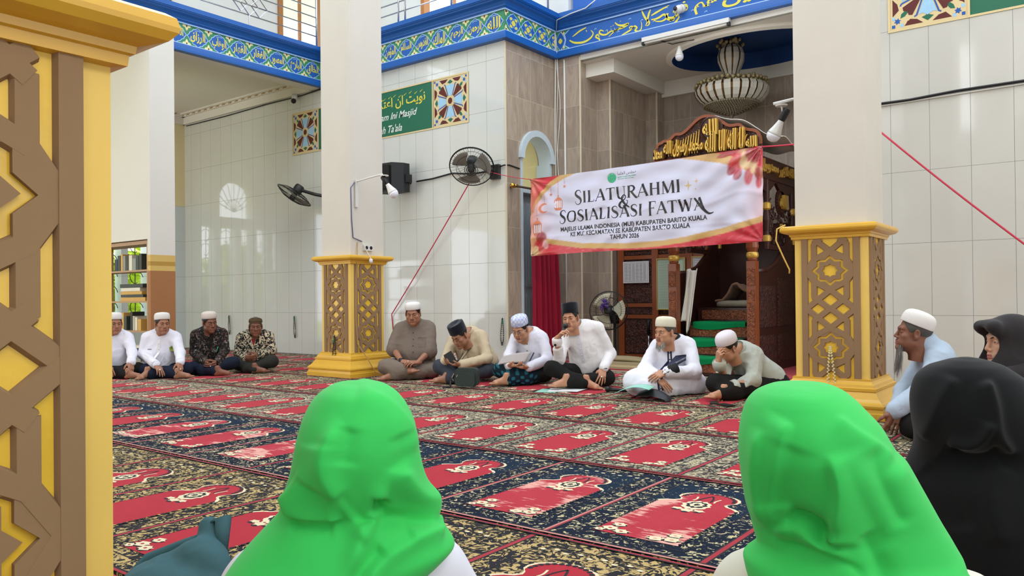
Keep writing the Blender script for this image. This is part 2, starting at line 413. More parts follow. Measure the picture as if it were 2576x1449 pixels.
# pale corner trims on the stone edges
for i, (x, y) in enumerate([(-6.71, 8.598), (-6.262, 9.828), (-6.03, 10.298), (-5.83, 11.428), (-6.71, 9.828)]):
    struct(boxes('trim_%d' % (i+1), M('pale corner trim', '#d8cdb2', 0.5), (x-0.012, x+0.008, y-0.006, y+0.014, 0, 4.5)))
# ---- mihrab ceiling with round blue recess
CX, CYm, CRm = -4.05, 10.78, 0.83
b = MB(); N = 48
ring = [(CX+CRm*1.35*math.cos(2*PI*i/N), CYm+CRm*math.sin(2*PI*i/N)) for i in range(N)]
def sqp(i, hx0, hx1, hy0, hy1):
    a = 2*PI*i/N; c, s = math.cos(a), math.sin(a); k = min((hx1 if c > 0 else -hx0)/max(abs(c), 1e-6), (hy1 if s > 0 else -hy0)/max(abs(s), 1e-6)); return (CX+c*k, CYm+s*k)
sq = [sqp(i, -2.25, 1.75, -0.96, 0.89) for i in range(N)]
for i in range(N):
    j = (i+1) % N
    b.add([(*ring[i], 4.42), (*ring[j], 4.42), (*sq[j], 4.42), (*sq[i], 4.42)], [(0, 1, 2, 3)], 0)
    r2 = [(CX+(p[0]-CX)*1.08, CYm+(p[1]-CYm)*1.07) for p in (ring[i], ring[j])]
    b.add([(*ring[i], 4.36), (*ring[j], 4.36), (*r2[1], 4.38), (*r2[0], 4.38)], [(0, 1, 2, 3)], 0)
    b.add([(*r2[0], 4.38), (*r2[1], 4.38), (*r2[1], 4.42), (*r2[0], 4.42)], [(0, 1, 2, 3)], 0)
    b.add([(*ring[i], 4.36), (*ring[j], 4.36), (*ring[j], 4.60), (*ring[i], 4.60)], [(0, 1, 2, 3)], 1)
b.add([(*p, 4.60) for p in ring], [tuple(range(N))], 1)
b.box(-6.03, -2.55, 11.61, 11.67, 4.17, 4.50, 0); b.box(-6.26, -5.78, 9.99, 11.67, 4.22, 4.50, 0); b.box(-2.8, -2.3, 9.99, 11.67, 4.22, 4.50, 0)
b.box(-7.0, -1.6, 9.95, 11.9, 4.62, 4.8, 0)
struct(b.build('ceiling_mihrab', [m_ceil, M('deep blue dome paint', '#17407c', 0.6, var=0.08, scale=3)], fix=False))
# ---- beams: core, then swept mouldings and painted band
b = MB()
b.box(-10.95, -10.655, -2, 8.9, 4.53, 5.12); b.box(-10.95, -6.71, 8.585, 8.85, 4.53, 5.12); b.box(-6.95, -6.70, 8.585, 9.85, 4.53, 5.12); b.box(-6.95, -1.7, 9.84, 10.02, 4.45, 5.12)
struct(b.build('beam', m_ceil))
PATH = [(-10.65, -2.0), (-10.65, 8.58), (-6.69, 8.58), (-6.69, 9.83), (-1.7, 9.83)]
def offset_path(o):
    out = []
    for i, (x, y) in enumerate(PATH):
        vert_next = i < len(PATH)-1 and abs(PATH[i+1][0]-x) < 1e-6; vert_prev = i > 0 and abs(PATH[i-1][0]-x) < 1e-6
        ox = o if (vert_next or vert_prev) else 0; oy = -o if ((i < len(PATH)-1 and not vert_next) or (i > 0 and not vert_prev)) else 0
        out.append((x+ox, y+oy))
    return out
def sweep(name, prof, mat):
    b = MB(); rows = [[(*p, z) for p in offset_path(o)] for o, z in prof]
    n = len(PATH); vs = [v for r in rows for v in r]
    b.add(vs, [(i*n+j, i*n+j+1, (i+1)*n+j+1, (i+1)*n+j) for i in range(len(rows)-1) for j in range(n-1)])
    return struct(b.build(name, mat))
sweep('trim_cornice', [(0, 4.955), (0.025, 4.955), (0.03, 4.975), (0.045, 4.98), (0.05, 5.0), (0.075, 5.035), (0.115, 5.06), (0.118, 5.075), (0.128, 5.075), (0.128, 5.085), (0.138, 5.085), (0.138, 5.095), (0.148, 5.1), (0.15, 5.165), (0.0, 5.17), (-0.2, 5.17)], m_blue)
sweep('trim_lower', [(0, 4.645), (0.03, 4.645), (0.034, 4.62), (0.045, 4.615), (0.047, 4.595), (0.058, 4.59), (0.06, 4.565), (0.07, 4.56), (0.07, 4.53), (-0.02, 4.525)], m_blue)
sweep('trim_line_upper', [(0.0, 4.942), (0.026, 4.942), (0.027, 4.956), (0.0, 4.957)], m_lightblue)
sweep('trim_line_lower', [(0.0, 4.644), (0.031, 4.645), (0.031, 4.655), (0.0, 4.655)], m_lightblue)
# painted calligraphy band
NAMES = ['الله', 'الرحمن', 'الرحيم', 'الملك', 'القدوس', 'السلام', 'المؤمن', 'المهيمن', 'العزيز', 'الجبار']
_ar['ج'] = 'FE9D FE9E FE9F FEA0'
NAMES1 = ['الخالق', 'البارئ', 'المصور', 'الغفار', 'القهار', 'الوهاب', 'الرزاق', 'الفتاح', 'العليم', 'القابض', 'الباسط', 'الخافض', 'الرافع', 'المعز']
_ar['ض'] = 'FEBD FEBE FEBF FEC0'; _ar['ط'] = 'FEC1 FEC2 FEC3 FEC4'
bandm = [m_bandgreen, m_bandblue, m_lightblue, m_yel, m_cream, m_maroon]
def cartouche(cu, cv, w, h):
    pts = []
    for i in range(40):
        a = 2*PI*i/40; c, s = math.cos(a), math.sin(a)
        r = 1/((abs(c)**1.35+abs(s)**1.35)**(1/1.35)); r *= 1+0.045*math.cos(12*a)
        pts.append((cu+c*r*w, cv+s*r*h))
    return pts
def band_piece(b, fn, u0, u1, names, motif=False, phase=0.0):
    """fn(u, v, d): u runs left to right as seen"""
    P = 0.3465; zc = 4.795
    poly2d(b, [(u0, 4.655), (u1, 4.655), (u1, 4.945), (u0, 4.945)], fn, 0, 0.002)
    k = 0; u = u1-phase
    while u > u0-P:
        for v, sg in ((4.655, 1), (4.945, -1)):     # cream petals between the cartouches
            cu = u-P/2
            if u0 < cu < u1:
                for du, w, h in ((0, 0.022, 0.075), (-0.035, 0.03, 0.035), (0.035, 0.03, 0.035)):
                    c = min(max(cu+du, u0+0.02), u1-0.02)
                    disc2d(b, c, v+sg*h*0.55, w, h*0.55, fn, 4, 0.004+0.0004*abs(du), 12, 4, 0.12)
                disc2d(b, cu, v+sg*0.018, 0.011, 0.018, fn, 5, 0.005, 8)
        if u0+0.12 < u < u1-0.10 or (u0+0.05 < u and names is None and u < u1):
            poly2d(b, cartouche(u, zc, 0.166, 0.142), fn, 2, 0.006); poly2d(b, cartouche(u, zc, 0.153, 0.129), fn, 1, 0.007)
            if motif:
                disc2d(b, u, zc, 0.045, 0.04, fn, 3, 0.008, 12, 4, 0.08)
                for a in range(4):
                    disc2d(b, u+0.085*math.cos(PI/4+a*PI/2), zc+0.075*math.sin(PI/4+a*PI/2), 0.032, 0.02, fn, 3, 0.008, 10)
                    stroke2d(b, [(u+0.1*math.cos(a*PI/2-0.5), zc+0.09*math.sin(a*PI/2-0.5)), (u+0.06*math.cos(a*PI/2), zc+0.055*math.sin(a*PI/2)), (u+0.1*math.cos(a*PI/2+0.5), zc+0.09*math.sin(a*PI/2+0.5))], 0.006, fn, 2, 0.008)
            else:
                nm = names[k % len(names)]; k += 1
                put_text(b, arabic(nm), u-0.118, u+0.118, zc-0.085, zc+0.085, fn, 3, 0.03, 0.0, 0.008)
                stroke2d(b, [(u-0.05, zc+0.085), (u, zc+0.105), (u+0.045, zc+0.09)], [0.004, 0.009, 0.003], fn, 2, 0.008)
        u -= P
b = MB(); band_piece(b, lambda u, v, d: (-10.65+d, u, v), 2.0, 8.56, NAMES1, phase=0.16); struct(b.build('trim_band_left', bandm, fix=False))
b = MB(); band_piece(b, lambda u, v, d: (u, 8.58-d, v), -10.63, -6.69, NAMES, phase=0.19); struct(b.build('trim_band_front', bandm, fix=False))
b = MB(); band_piece(b, lambda u, v, d: (-6.69+d, u, v), 8.58, 9.83, None, True, phase=0.02); struct(b.build('trim_band_side', bandm, fix=False))
b = MB(); f4 = lambda u, v, d: (u, 9.83-d, v)
poly2d(b, [(-6.69, 4.655), (-1.7, 4.655), (-1.7, 4.945), (-6.69, 4.945)], f4, 1, 0.002)
poly2d(b, [(-6.69, 4.655), (-6.42, 4.655), (-6.52, 4.72), (-6.50, 4.80), (-6.52, 4.88), (-6.42, 4.945), (-6.69, 4.945)], f4, 2, 0.0025)
poly2d(b, [(-6.69, 4.655), (-6.45, 4.655), (-6.54, 4.72), (-6.52, 4.80), (-6.54, 4.88), (-6.45, 4.945), (-6.69, 4.945)], f4, 0, 0.003)
for v, sg in ((4.655, 1), (4.945, -1)):
    disc2d(b, -6.57, v+sg*0.04, 0.045, 0.035, f4, 4, 0.004, 12, 4, 0.15); disc2d(b, -6.56, v+sg*0.02, 0.01, 0.016, f4, 5, 0.005, 8)
poly2d(b, [p for p in cartouche(-6.60, 4.795, 0.085, 0.142)], f4, 2, 0.006); poly2d(b, cartouche(-6.60, 4.795, 0.076, 0.129), f4, 1, 0.007); disc2d(b, -6.6, 4.795, 0.035, 0.04, f4, 3, 0.008, 12, 4, 0.1)
CALLI = [(0.028, [(-6.143, 4.904), (-6.253, 4.877), (-6.335, 4.84), (-6.386, 4.82)]), (0.034, [(-6.438, 4.776), (-6.346, 4.722), (-6.195, 4.698), (-6.075, 4.73), (-6.023, 4.79), (-6.062, 4.846)]), (0.03, [(-6.143, 4.864), (-6.133, 4.839)]), (0.026, [(-5.918, 4.714), (-5.947, 4.757), (-5.981, 4.731), (-5.919, 4.684), (-5.935, 4.65), (-6.013, 4.633)]), (0.026, [(-5.844, 4.785), (-5.898, 4.81), (-5.917, 4.774), (-5.86, 4.735), (-5.792, 4.731), (-5.725, 4.759), (-5.659, 4.748), (-5.583, 4.778), (-5.517, 4.764)]), (0.02, [(-5.779, 4.746), (-5.786, 4.786)]), (0.02, [(-5.715, 4.761), (-5.724, 4.799)]), (0.02, [(-5.658, 4.758), (-5.667, 4.797)]), (0.02, [(-5.732, 4.824), (-5.709, 4.826)]), (0.02, [(-5.695, 4.833), (-5.674, 4.835)]), (0.03, [(-5.657, 4.869), (-5.61, 4.825), (-5.536, 4.801), (-5.439, 4.804), (-5.517, 4.772), (-5.649, 4.756), (-5.706, 4.722), (-5.764, 4.688)]), (0.02, [(-5.576, 4.866), (-5.557, 4.871)]), (0.026, [(-5.549, 4.664), (-5.5, 4.678), (-5.444, 4.695), (-5.398, 4.713), (-5.366, 4.737), (-5.397, 4.757), (-5.425, 4.743), (-5.388, 4.709)]), (0.026, [(-5.379, 4.717), (-5.342, 4.75), (-5.306, 4.717), (-5.334, 4.688), (-5.288, 4.662), (-5.243, 4.678), (-5.228, 4.741), (-5.241, 4.792)]), (0.03, [(-5.225, 4.942), (-5.201, 4.88), (-5.16, 4.806), (-5.113, 4.755), (-5.12, 4.717), (-5.161, 4.71)]), (0.03, [(-5.089, 4.923), (-5.111, 4.883), (-5.13, 4.823), (-5.148, 4.747), (-5.174, 4.717)]), (0.03, [(-5.08, 4.78), (-5.018, 4.774), (-4.957, 4.784), (-4.886, 4.808), (-4.844, 4.758), (-4.905, 4.725), (-4.992, 4.736), (-5.054, 4.771)]), (0.026, [(-4.853, 4.737), (-4.784, 4.71), (-4.732, 4.725), (-4.715, 4.776)]), (0.026, [(-4.748, 4.8), (-4.728, 4.834), (-4.701, 4.804), (-4.723, 4.77)]), (0.03, [(-5.079, 4.836), (-5.008, 4.86), (-4.903, 4.891), (-4.807, 4.916)]), (0.028, [(-4.733, 4.662), (-4.699, 4.678), (-4.664, 4.718), (-4.673, 4.743)])]
for wd, pts in CALLI: stroke2d(b, pts, [w*wd for w in np.interp(np.linspace(0, 1, len(pts)), [0, 0.25, 0.6, 1], [0.5, 1.0, 0.9, 0.25])], f4, 3, 0.006, 5)
put_text(b, arabic('هم في'), -4.86, -4.12, 4.69, 4.92, f4, 3, 0.02, 0, 0.006); put_text(b, arabic('الذين'), -4.05, -3.25, 4.69, 4.92, f4, 3, 0.02, 0, 0.006); put_text(b, arabic('المؤمنون'), -3.1, -1.9, 4.69, 4.92, f4, 3, 0.02, 0, 0.006)
for i, u in enumerate(np.arange(-6.2, -3.2, 0.19)):
    stroke2d(b, [(u, 4.70+0.2*((i*37) % 10)/10), (u+0.03, 4.715+0.2*((i*37) % 10)/10), (u+0.045, 4.70+0.2*((i*37) % 10)/10)], [0.004, 0.009, 0.003], f4, 2, 0.0055)
struct(b.build('trim_band_mihrab', bandm, fix=False))
# ---- upper gallery: slabs, walls, windows
struct(boxes('ceiling_gallery', m_white2, (-15.2, -10.95, -2, 10.2, 4.98, 5.10), (-10.95, -6.95, 8.85, 10.2, 4.9, 5.10)))
def gwall_x(y): return -12.2
BW = [(x, x+1.5, 0.7, 2.7) for x in (-14.2, -9.0, 1.6)]+[(x, x+1.5, 4.6, 6.6) for x in (-14.2, -11.6, -9.0, -6.4, -3.8, -1.2, 1.6)]
RW = [(y, y+1.4, 0.7, 2.7) for y in (-2.6, -0.2, 2.2, 4.6, 6.6)]+[(y, y+1.4, 4.6, 6.6) for y in (-2.6, -0.2, 2.2, 4.6, 6.6)]
struct(wall_yz('wall_right_side', 4.5, 4.75, -3.4, 8.6, 0, 7.6, RW, [m_white2]))
UW = [(6.20, 6.72, 5.25, 7.3), (7.02, 7.28, 9, 9.1), (8.88, 9.85, 5.25, 7.3), (3.2, 4.4, 5.25, 7.3), (0.4, 1.6, 5.25, 7.3)]
struct(wall_yz('wall_gallery_left', -12.35, -12.2, -2, 10.0, 5.1, 7.6, [UW[0], UW[2], UW[3], UW[4]], [m_white2]))
def wall_xz(name, y0, y1, x0, x1, z0, z1, holes, mats):
    xs = sorted({x0, x1, *[h[0] for h in holes], *[h[1] for h in holes]}); zs = sorted({z0, z1, *[h[2] for h in holes], *[h[3] for h in holes]}); b = MB()
    for xa, xb in zip(xs, xs[1:]):
        for za, zb in zip(zs, zs[1:]):
            if not any(h[0] <= xa and h[1] >= xb and h[2] <= za and h[3] >= zb for h in holes): b.box(xa, xb, y0, y1, za, zb)
    return b.build(name, mats)
struct(wall_xz('wall_gallery_front', 9.9, 10.05, -12.35, -6.5, 5.1, 7.6, [(-9.50, -8.36, 5.25, 7.3), (-7.9, -7.3, 5.25, 7.3)], [m_white2]))
struct(boxes('wall_gallery_upper', m_bandblue, (-6.45, -1.7, 9.95, 10.1, 5.17, 7.6)))
struct(wall_xz('wall_back', -3.4, -3.15, -15.3, 4.75, 0, 7.6, BW, [m_white2]))  # unseen wall added to dim the foreground; its windows mirror in the tiles
for i, (ya, yb) in enumerate([(6.20, 6.72), (8.88, 9.85)]):
    b = MB()
    for y in (ya, yb): b.box(-12.3, -12.15, y-0.045, y+0.045, 5.2, 7.35)
    b.box(-12.3, -12.15, ya, yb, 5.2, 5.28); b.box(-12.28, -12.22, (ya+yb)/2-0.02, (ya+yb)/2+0.02, 5.2, 7.3)
    w = struct(b.build('window_%d' % (i+2), m_wood_orange))
b = MB()
for x in (-9.50, -8.36): b.box(x-0.04, x+0.04, 9.86, 10.0, 5.2, 7.35)
b.box(-8.86, -8.82, 9.88, 9.98, 5.2, 7.3); b.box(-9.5, -8.36, 9.86, 10.0, 5.2, 5.26)
struct(b.build('window_4', m_wood_orange))

# ================================================================== PILLARS
def carved_panel(parent, org, du, nrm, half, z0, z1, stars, k=1.0):
    """gold recess with raised taupe lattice; org = panel centre line at z=0, du = horizontal unit, nrm = outward unit"""
    org, du, nrm = Vector(org), Vector(du), Vector(nrm); up = Vector((0, 0, 1))
    P = lambda u, v, d: org+du*u+up*v+nrm*d
    H = 0.014; sx = half/0.176
    b = MB(); poly2d(b, [(-half, z0), (half, z0), (half, z1), (-half, z1)], P, 0, 0.002)
    b.build('gold_ground', m_gold_cell, parent)
    b = MB()
    cnt = [0]
    def bar(p, q, w=0.038):
        p, q = Vector((p[0], p[1])), Vector((q[0], q[1]))
        d = (q-p)
        if d.length < 1e-6: return
        d.normalize(); n = Vector((-d.y, d.x)); p = p-d*0.006; q = q+d*0.006
        if not (z0-0.02 < min(p.y, q.y) and max(p.y, q.y) < z1+0.02):
            # clip to the panel height
            def cl(a, o):
                if a.y < z0: t = (z0-a.y)/(o.y-a.y+1e-9); return a+(o-a)*t
                if a.y > z1: t = (z1-a.y)/(o.y-a.y+1e-9); return a+(o-a)*t
                return a
            if max(p.y, q.y) < z0 or min(p.y, q.y) > z1: return
            p, q = cl(p, q), cl(q, p)
        cnt[0] += 1; h = H+0.00006*cnt[0]
        lo = [(p+n*(w/2+0.006)), (q+n*(w/2+0.006)), (q-n*(w/2+0.006)), (p-n*(w/2+0.006))]; hi = [p+n*w/2, q+n*w/2, q-n*w/2, p-n*w/2]
        vs = [P(a.x, a.y, 0.001) for a in lo]+[P(a.x, a.y, h) for a in hi]
        b.add(vs, [(4, 5, 6, 7), (0, 1, 5, 4), (1, 2, 6, 5), (2, 3, 7, 6), (3, 0, 4, 7)], 0)
    def poly(pts, mir=True):
        for a, c in zip(pts, pts[1:]):
            bar((a[0]*sx, a[1]), (c[0]*sx, c[1]))
            if mir: bar((-a[0]*sx, a[1]), (-c[0]*sx, c[1]))
    for zc in stars:
        V = lambda x, y: (x, zc+y)
        poly([V(.104, .205), V(.104, .085), V(.154, 0), V(.104, -.085), V(.104, -.205)])
        poly([V(.104, .085), V(.0, .150)]); poly([V(.104, -.085), V(0, -.150)])
        for s in (1, -1):
            poly([V(0, s*.150), V(.160, s*.300)]); poly([V(.104, s*.205), V(0, s*.300)])
        for (ro, ri) in ((0.095, 0.052), (0.158, 0.119)):
         oct_o = [(ro if i % 2 == 0 else ro*.765, i*PI/8) for i in range(16)]; oct_i = [(ri if i % 2 == 0 else ri*.765, i*PI/8) for i in range(16)]
         vo = [(r*math.sin(a)*sx, zc+r*math.cos(a)) for r, a in oct_o]; vi = [(r*math.sin(a)*sx, zc+r*math.cos(a)) for r, a in oct_i]
         vs = [P(*p, H+.0002) for p in vo]+[P(*p, H+.0002) for p in vi]+[P(*p, 0.001) for p in vo]+[P(*p, 0.001) for p in vi]
         for i in range(16):
            j = (i+1) % 16
            b.add([vs[i], vs[j], vs[16+j], vs[16+i]], [(0, 1, 2, 3)], 0); b.add([vs[i], vs[j], vs[32+j], vs[32+i]], [(0, 1, 2, 3)], 0); b.add([vs[16+i], vs[16+j], vs[48+j], vs[48+i]], [(0, 1, 2, 3)], 0)
    for s in (-1, 1):
        bar((s*(half-0.012), z0), (s*(half-0.012), z1), 0.042)
    b.build('lattice', m_taupe, parent)
def moulding(b, cx, cy, hw, prof, mi=0):
    """square moulding: profile of (overhang, z)"""
    rows = [[(cx+sx*(hw+o), cy+sy*(hw+o), z) for sx, sy in ((-1, -1), (1, -1), (1, 1), (-1, 1))] for o, z in prof]
    vs = [v for r in rows for v in r]; n = len(rows)
    b.add(vs, [(i*4+j, i*4+(j+1) % 4, (i+1)*4+(j+1) % 4, (i+1)*4+j) for i in range(n-1) for j in range(4)]+[(0, 1, 2, 3), (n*4-4, n*4-3, n*4-2, n*4-1)], mi)
BASEP = [(0.135, 0.0), (0.135, 0.05), (0.125, 0.055), (0.122, 0.075), (0.118, 0.08), (0.128, 0.09), (0.13, 0.105), (0.122, 0.12), (0.108, 0.13), (0.09, 0.15), (0.068, 0.185), (0.058, 0.20), (0.064, 0.205), (0.064, 0.225), (0.05, 0.23), (0.045, 0.25), (0.03, 0.262), (0.022, 0.275), (0.022, 0.29), (0.0, 0.29)]
TOPP = [(0.0, 1.362), (0.022, 1.365), (0.024, 1.385), (0.032, 1.388), (0.034, 1.402), (0.05, 1.406), (0.075, 1.415), (0.088, 1.43), (0.09, 1.44), (0.085, 1.458), (0.07, 1.468), (0.0, 1.472)]
def pillar(name, label, cx, cy, faces, stars, ztop=7.5, hw=0.268):
    t = thing(name, label, 'pillar', (cx, cy, 0), 'carved gold pillars', 'structure')
    b = MB(); moulding(b, cx, cy, hw, BASEP); b.build('base', m_gold, t)
    b = MB(); moulding(b, cx, cy, hw, TOPP); b.build('cornice', m_gold, t)
    b = MB(); b.box(cx-hw, cx+hw, cy-hw, cy+hw, 0.28, 1.37); ped = b.build('pedestal', m_gold_pale, t)
    b = MB(); b.box(cx-hw+0.004, cx+hw-0.004, cy-hw+0.004, cy+hw-0.004, 1.46, ztop); b.build('shaft', m_cyl, t)
    for f in faces:
        p = thing('carved_panel', None, None); p.parent = t; p.matrix_parent_inverse = Matrix.Translation((-cx, -cy, 0))
        if f == 'y-': carved_panel(p, (cx, cy-hw, 0), (1, 0, 0), (0, -1, 0), 0.203, 0.29, 1.362, stars)
        if f == 'x+': carved_panel(p, (cx+hw, cy, 0), (0, 1, 0), (1, 0, 0), 0.203, 0.29, 1.362, stars)
    return t
pillar('pillar', 'carved gold pillar standing behind the man in the grey robe, loudspeaker beside its shaft', -7.56, 6.56, ('y-', 'x+'), (1.115, 0.523))
pillar('pillar', 'white pillar on a carved gold pedestal between the mihrab and the bearded man in pale blue', -1.75, 6.56, ('y-', 'x+'), (1.115, 0.523))
pillar('pillar', 'nearest pillar, its gold and taupe pedestal cut by the picture edge', -1.76, 0.44, ('x+', 'y-'), (1.108, 0.515))
b = MB(); rng = random.Random(3)
# ================================================================== GALLERY RAILINGS
def rail_panel(b, P, u0, u1, rails, posts):
    for z in rails: b.tube([P(u0, z), P(u1, z)], 0.011, 6)
    for u in posts: b.tube([P(u, 5.16), P(u, 6.4)], 0.019, 8)
t = thing('railing', 'steel pipe railing with diamond ornament on the left gallery edge', 'railing', (-10.75, 5, 5.16), 'gallery railings')
b = MB(); P1 = lambda u, z: (-10.75, u, z)
rail_panel(b, P1, 2.0, 8.57, (5.25, 5.42, 5.58, 5.74, 5.90, 6.3), (4.6, 5.95, 8.57)); b.build('rail', m_steel, t, True)
b = MB()
for c, r in ((7.26, 0.16), (7.10, 0.13), (7.44, 0.15)):
    zc = 5.58
    q = [P1(c, zc-r), P1(c+r, zc), P1(c, zc+r), P1(c-r, zc)]
    b.tube(q, 0.011, 6, closed=True)
b.tube([P1(7.26, 5.25), P1(7.26, 5.42)], 0.014, 6); b.build('diamond_ornament', m_steel, t)
t = thing('railing', 'steel pipe railing above the green calligraphy panel', 'railing', (-8.7, 8.72, 5.16), 'gallery railings')
b = MB(); P2 = lambda u, z: (u, 8.72, z)
rail_panel(b, P2, -10.7, -6.78, (5.29, 5.46, 5.62, 5.78, 6.3), (-8.92, -8.77, -7.80)); b.build('rail', m_steel, t, True)
t = thing('railing', 'short steel railing over the stone side wall', 'railing', (-6.78, 9.2, 5.16), 'gallery railings')
b = MB(); P3 = lambda u, z: (-6.78, u, z)
rail_panel(b, P3, 8.72, 9.78, (5.27, 5.45, 5.62, 5.9), (9.76,)); b.build('rail', m_steel, t, True)
# ================================================================== CEILING CORNICE OF THE LEFT WING
b = MB()
b.box(-15.0, -10.95, 8.55, 8.60, 4.52, 4.66, 0); b.box(-15.0, -10.95, 8.50, 8.60, 4.66, 4.69, 0); b.box(-15.0, -10.95, 8.44, 8.6, 4.69, 4.72, 0)
b.box(-15.0, -14.95, 5.9, 8.6, 4.52, 4.66, 0); b.box(-15.0, -14.88, 5.9, 8.6, 4.66, 4.72, 0)
for i, x in enumerate(np.arange(-14.9, -11.0, 0.21)):
    for k in range(5):
        b.sphere((x+0.022*(k-2), 8.494, 4.674+0.008*((k*2) % 3)), 0.013, 6, 1, (1.2, 0.4, 0.8))
for y in np.arange(6.0, 8.5, 0.21):
    for k in range(5): b.sphere((-14.875, y+0.022*(k-2), 4.69+0.008*((k*2) % 3)), 0.013, 6, 1, (0.4, 1.2, 0.8))
struct(b.build('trim_ceiling_cornice', [m_ceil, M('gold leaf ornament', '#a98544', 0.5, var=0.15)]))
# ================================================================== PAINTED WALL PANELS
def rosette_square(b, fn, u0, u1, v0, v1):
    """star rosette painted on a square; materials: 0 cream,1 light blue,2 maroon,3 blue,4 green"""
    cu, cv, hu, hv = (u0+u1)/2, (v0+v1)/2, (u1-u0)/2, (v1-v0)/2
    T = lambda x, y: (cu+x*hu, cv+y*hv)
    def pl(pts, mi, d): poly2d(b, [T(*p) for p in pts], fn, mi, d)
    pl([(-1, -1), (1, -1), (1, 1), (-1, 1)], 0, 0.002)
    rot = lambda pts, a: [(x*math.cos(a)-y*math.sin(a), x*math.sin(a)+y*math.cos(a)) for x, y in pts]
    for k in range(4):
        a = k*PI/2
        pl(rot([(-.62, .93), (-.12, .93), (-.28, .80), (-.46, .76)], a), 2, 0.003); pl(rot([(.12, .93), (.62, .93), (.46, .76), (.28, .80)], a), 2, 0.003)
        pl(rot([(-.16, .78), (0, .90), (.16, .78), (.05, .74), (0, .66), (-.05, .74)], a), 4, 0.003)
        pl(rot([(.60, .66), (.72, .70), (.70, .58), (.54, .46), (.48, .52)], a), 4, 0.003)
        st = [(0.80+(.10 if i % 2 == 0 else .055)*math.cos(i*PI/6+.26), 0.80-.03+(.10 if i % 2 == 0 else .055)*math.sin(i*PI/6+.26)) for i in range(12)]
        pl(rot(st, a), 3, 0.003); pl(rot([(.86, .86), (.95, .86), (.95, .95), (.86, .95)], a), 3, 0.0035)
        for q in ((.68, .90), (.90, .68)): pl(rot([(q[0]-.05, q[1]-.05), (q[0]+.05, q[1]-.04), (q[0]+.04, q[1]+.05), (q[0]-.04, q[1]+.04)], a), 1, 0.003)
        for y in (-.4, .4): pl(rot([(.93, y-.2), (.80, y-.13), (.80, y+.05), (.93, y+.2)], a), 2, 0.0028)
        # petals: light blue on the axes, maroon on the diagonals, blue bars between
        pl(rot([(-.075, .22), (-.24, .68), (-.13, .66), (0, .74), (.13, .66), (.24, .68), (.075, .22)], a), 1, 0.004)
        pl(rot([(.16, .21), (.40, .66), (.50, .64), (.53, .53), (.64, .50), (.66, .40), (.21, .16)], a), 2, 0.004)
        for s in (1, -1):
            q = [(s*.105, .22), (s*.27, .70), (s*.34, .74), (s*.36, .70), (s*.31, .68), (s*.145, .21)]
            pl(rot(q, a), 3, 0.0045)
    oc = [(.20*math.cos(i*PI/8)*(1 if i % 2 == 0 else .86), .22*math.sin(i*PI/8)*(1 if i % 2 == 0 else .86)) for i in range(16)]
    pl(oc, 0, 0.005); pl([(.13*math.cos(i*PI/4+PI/8), .14*math.sin(i*PI/4+PI/8)) for i in range(8)], 2, 0.006)
m_pl = [M('panel cream line', '#d9c493', 0.4, var=0.04), M('panel light blue', '#9cc7e2', 0.35, var=0.10, scale=30), m_maroon, M('panel blue', '#2a5aa8', 0.35, var=0.06), M('panel green', '#2c6b52', 0.3, var=0.04), m_yel, M('white lettering', '#dfe6df', 0.4, var=0.02)]
def frame2d(b, fn, u0, u1, v0, v1, w, mi, d):
    for q in ((u0, u1, v0, v0+w), (u0, u1, v1-w, v1), (u0, u0+w, v0+w, v1-w), (u1-w, u1, v0+w, v1-w)): poly2d(b, [(q[0], q[2]), (q[1], q[2]), (q[1], q[3]), (q[0], q[3])], fn, mi, d)
fq = lambda u, v, d: (u, 8.6-d, v)
b = MB(); poly2d(b, [(-11.47, 3.475), (-7.375, 3.475), (-7.375, 4.215), (-11.47, 4.215)], fq, 4, 0.001)
rosette_square(b, fq, -11.45, -10.77, 3.495, 4.195); rosette_square(b, fq, -8.075, -7.395, 3.495, 4.195)
frame2d(b, fq, -11.47, -7.375, 3.475, 4.215, 0.022, 0, 0.007); 
for u in (-10.765, -8.10): poly2d(b, [(u, 3.48), (u+0.022, 3.48), (u+0.022, 4.21), (u, 4.21)], fq, 0, 0.0075)
put_text(b, arabic('نويت ان اعتكف في'), -9.75, -8.24, 3.86, 4.09, fq, 5, 0.015, 0, 0.004)
for i, u in enumerate(np.arange(-9.5, -8.3, 0.115)): stroke2d(b, [(u, 4.07+0.012*(i % 3)), (u+0.06, 4.10+0.012*(i % 3))], [0.012, 0.003], fq, 5, 0.004)
put_text(b, 'Dalam Ini Masjid', -9.42, -8.41, 3.715, 3.855, fq, 6, 0.012, 0.35, 0.004)
put_text(b, 'Karena Allah Ta\'ala', -9.85, -8.74, 3.545, 3.665, fq, 6, 0.012, 0.35, 0.004)
o = b.build('trim_green_panel', m_pl, fix=False); struct(o); o['label'] = 'green painted panel with yellow Arabic line and two star rosettes on the tiled wall'
fr = lambda u, v, d: (u, 8.6-d, v)
b = MB(); poly2d(b, [(-1.80, 3.56), (3.0, 3.56), (3.0, 4.30), (-1.80, 4.30)], fr, 4, 0.001)
rosette_square(b, fr, -1.78, -1.10, 3.58, 4.28); frame2d(b, fr, -1.80, 3.0, 3.56, 4.30, 0.022, 0, 0.007); poly2d(b, [(-1.10, 3.57), (-1.078, 3.57), (-1.078, 4.29), (-1.10, 4.29)], fr, 0, 0.0075)
o = b.build('trim_green_panel', m_pl, fix=False); struct(o); o['label'] = 'green painted panel with a star rosette high on the right wall'
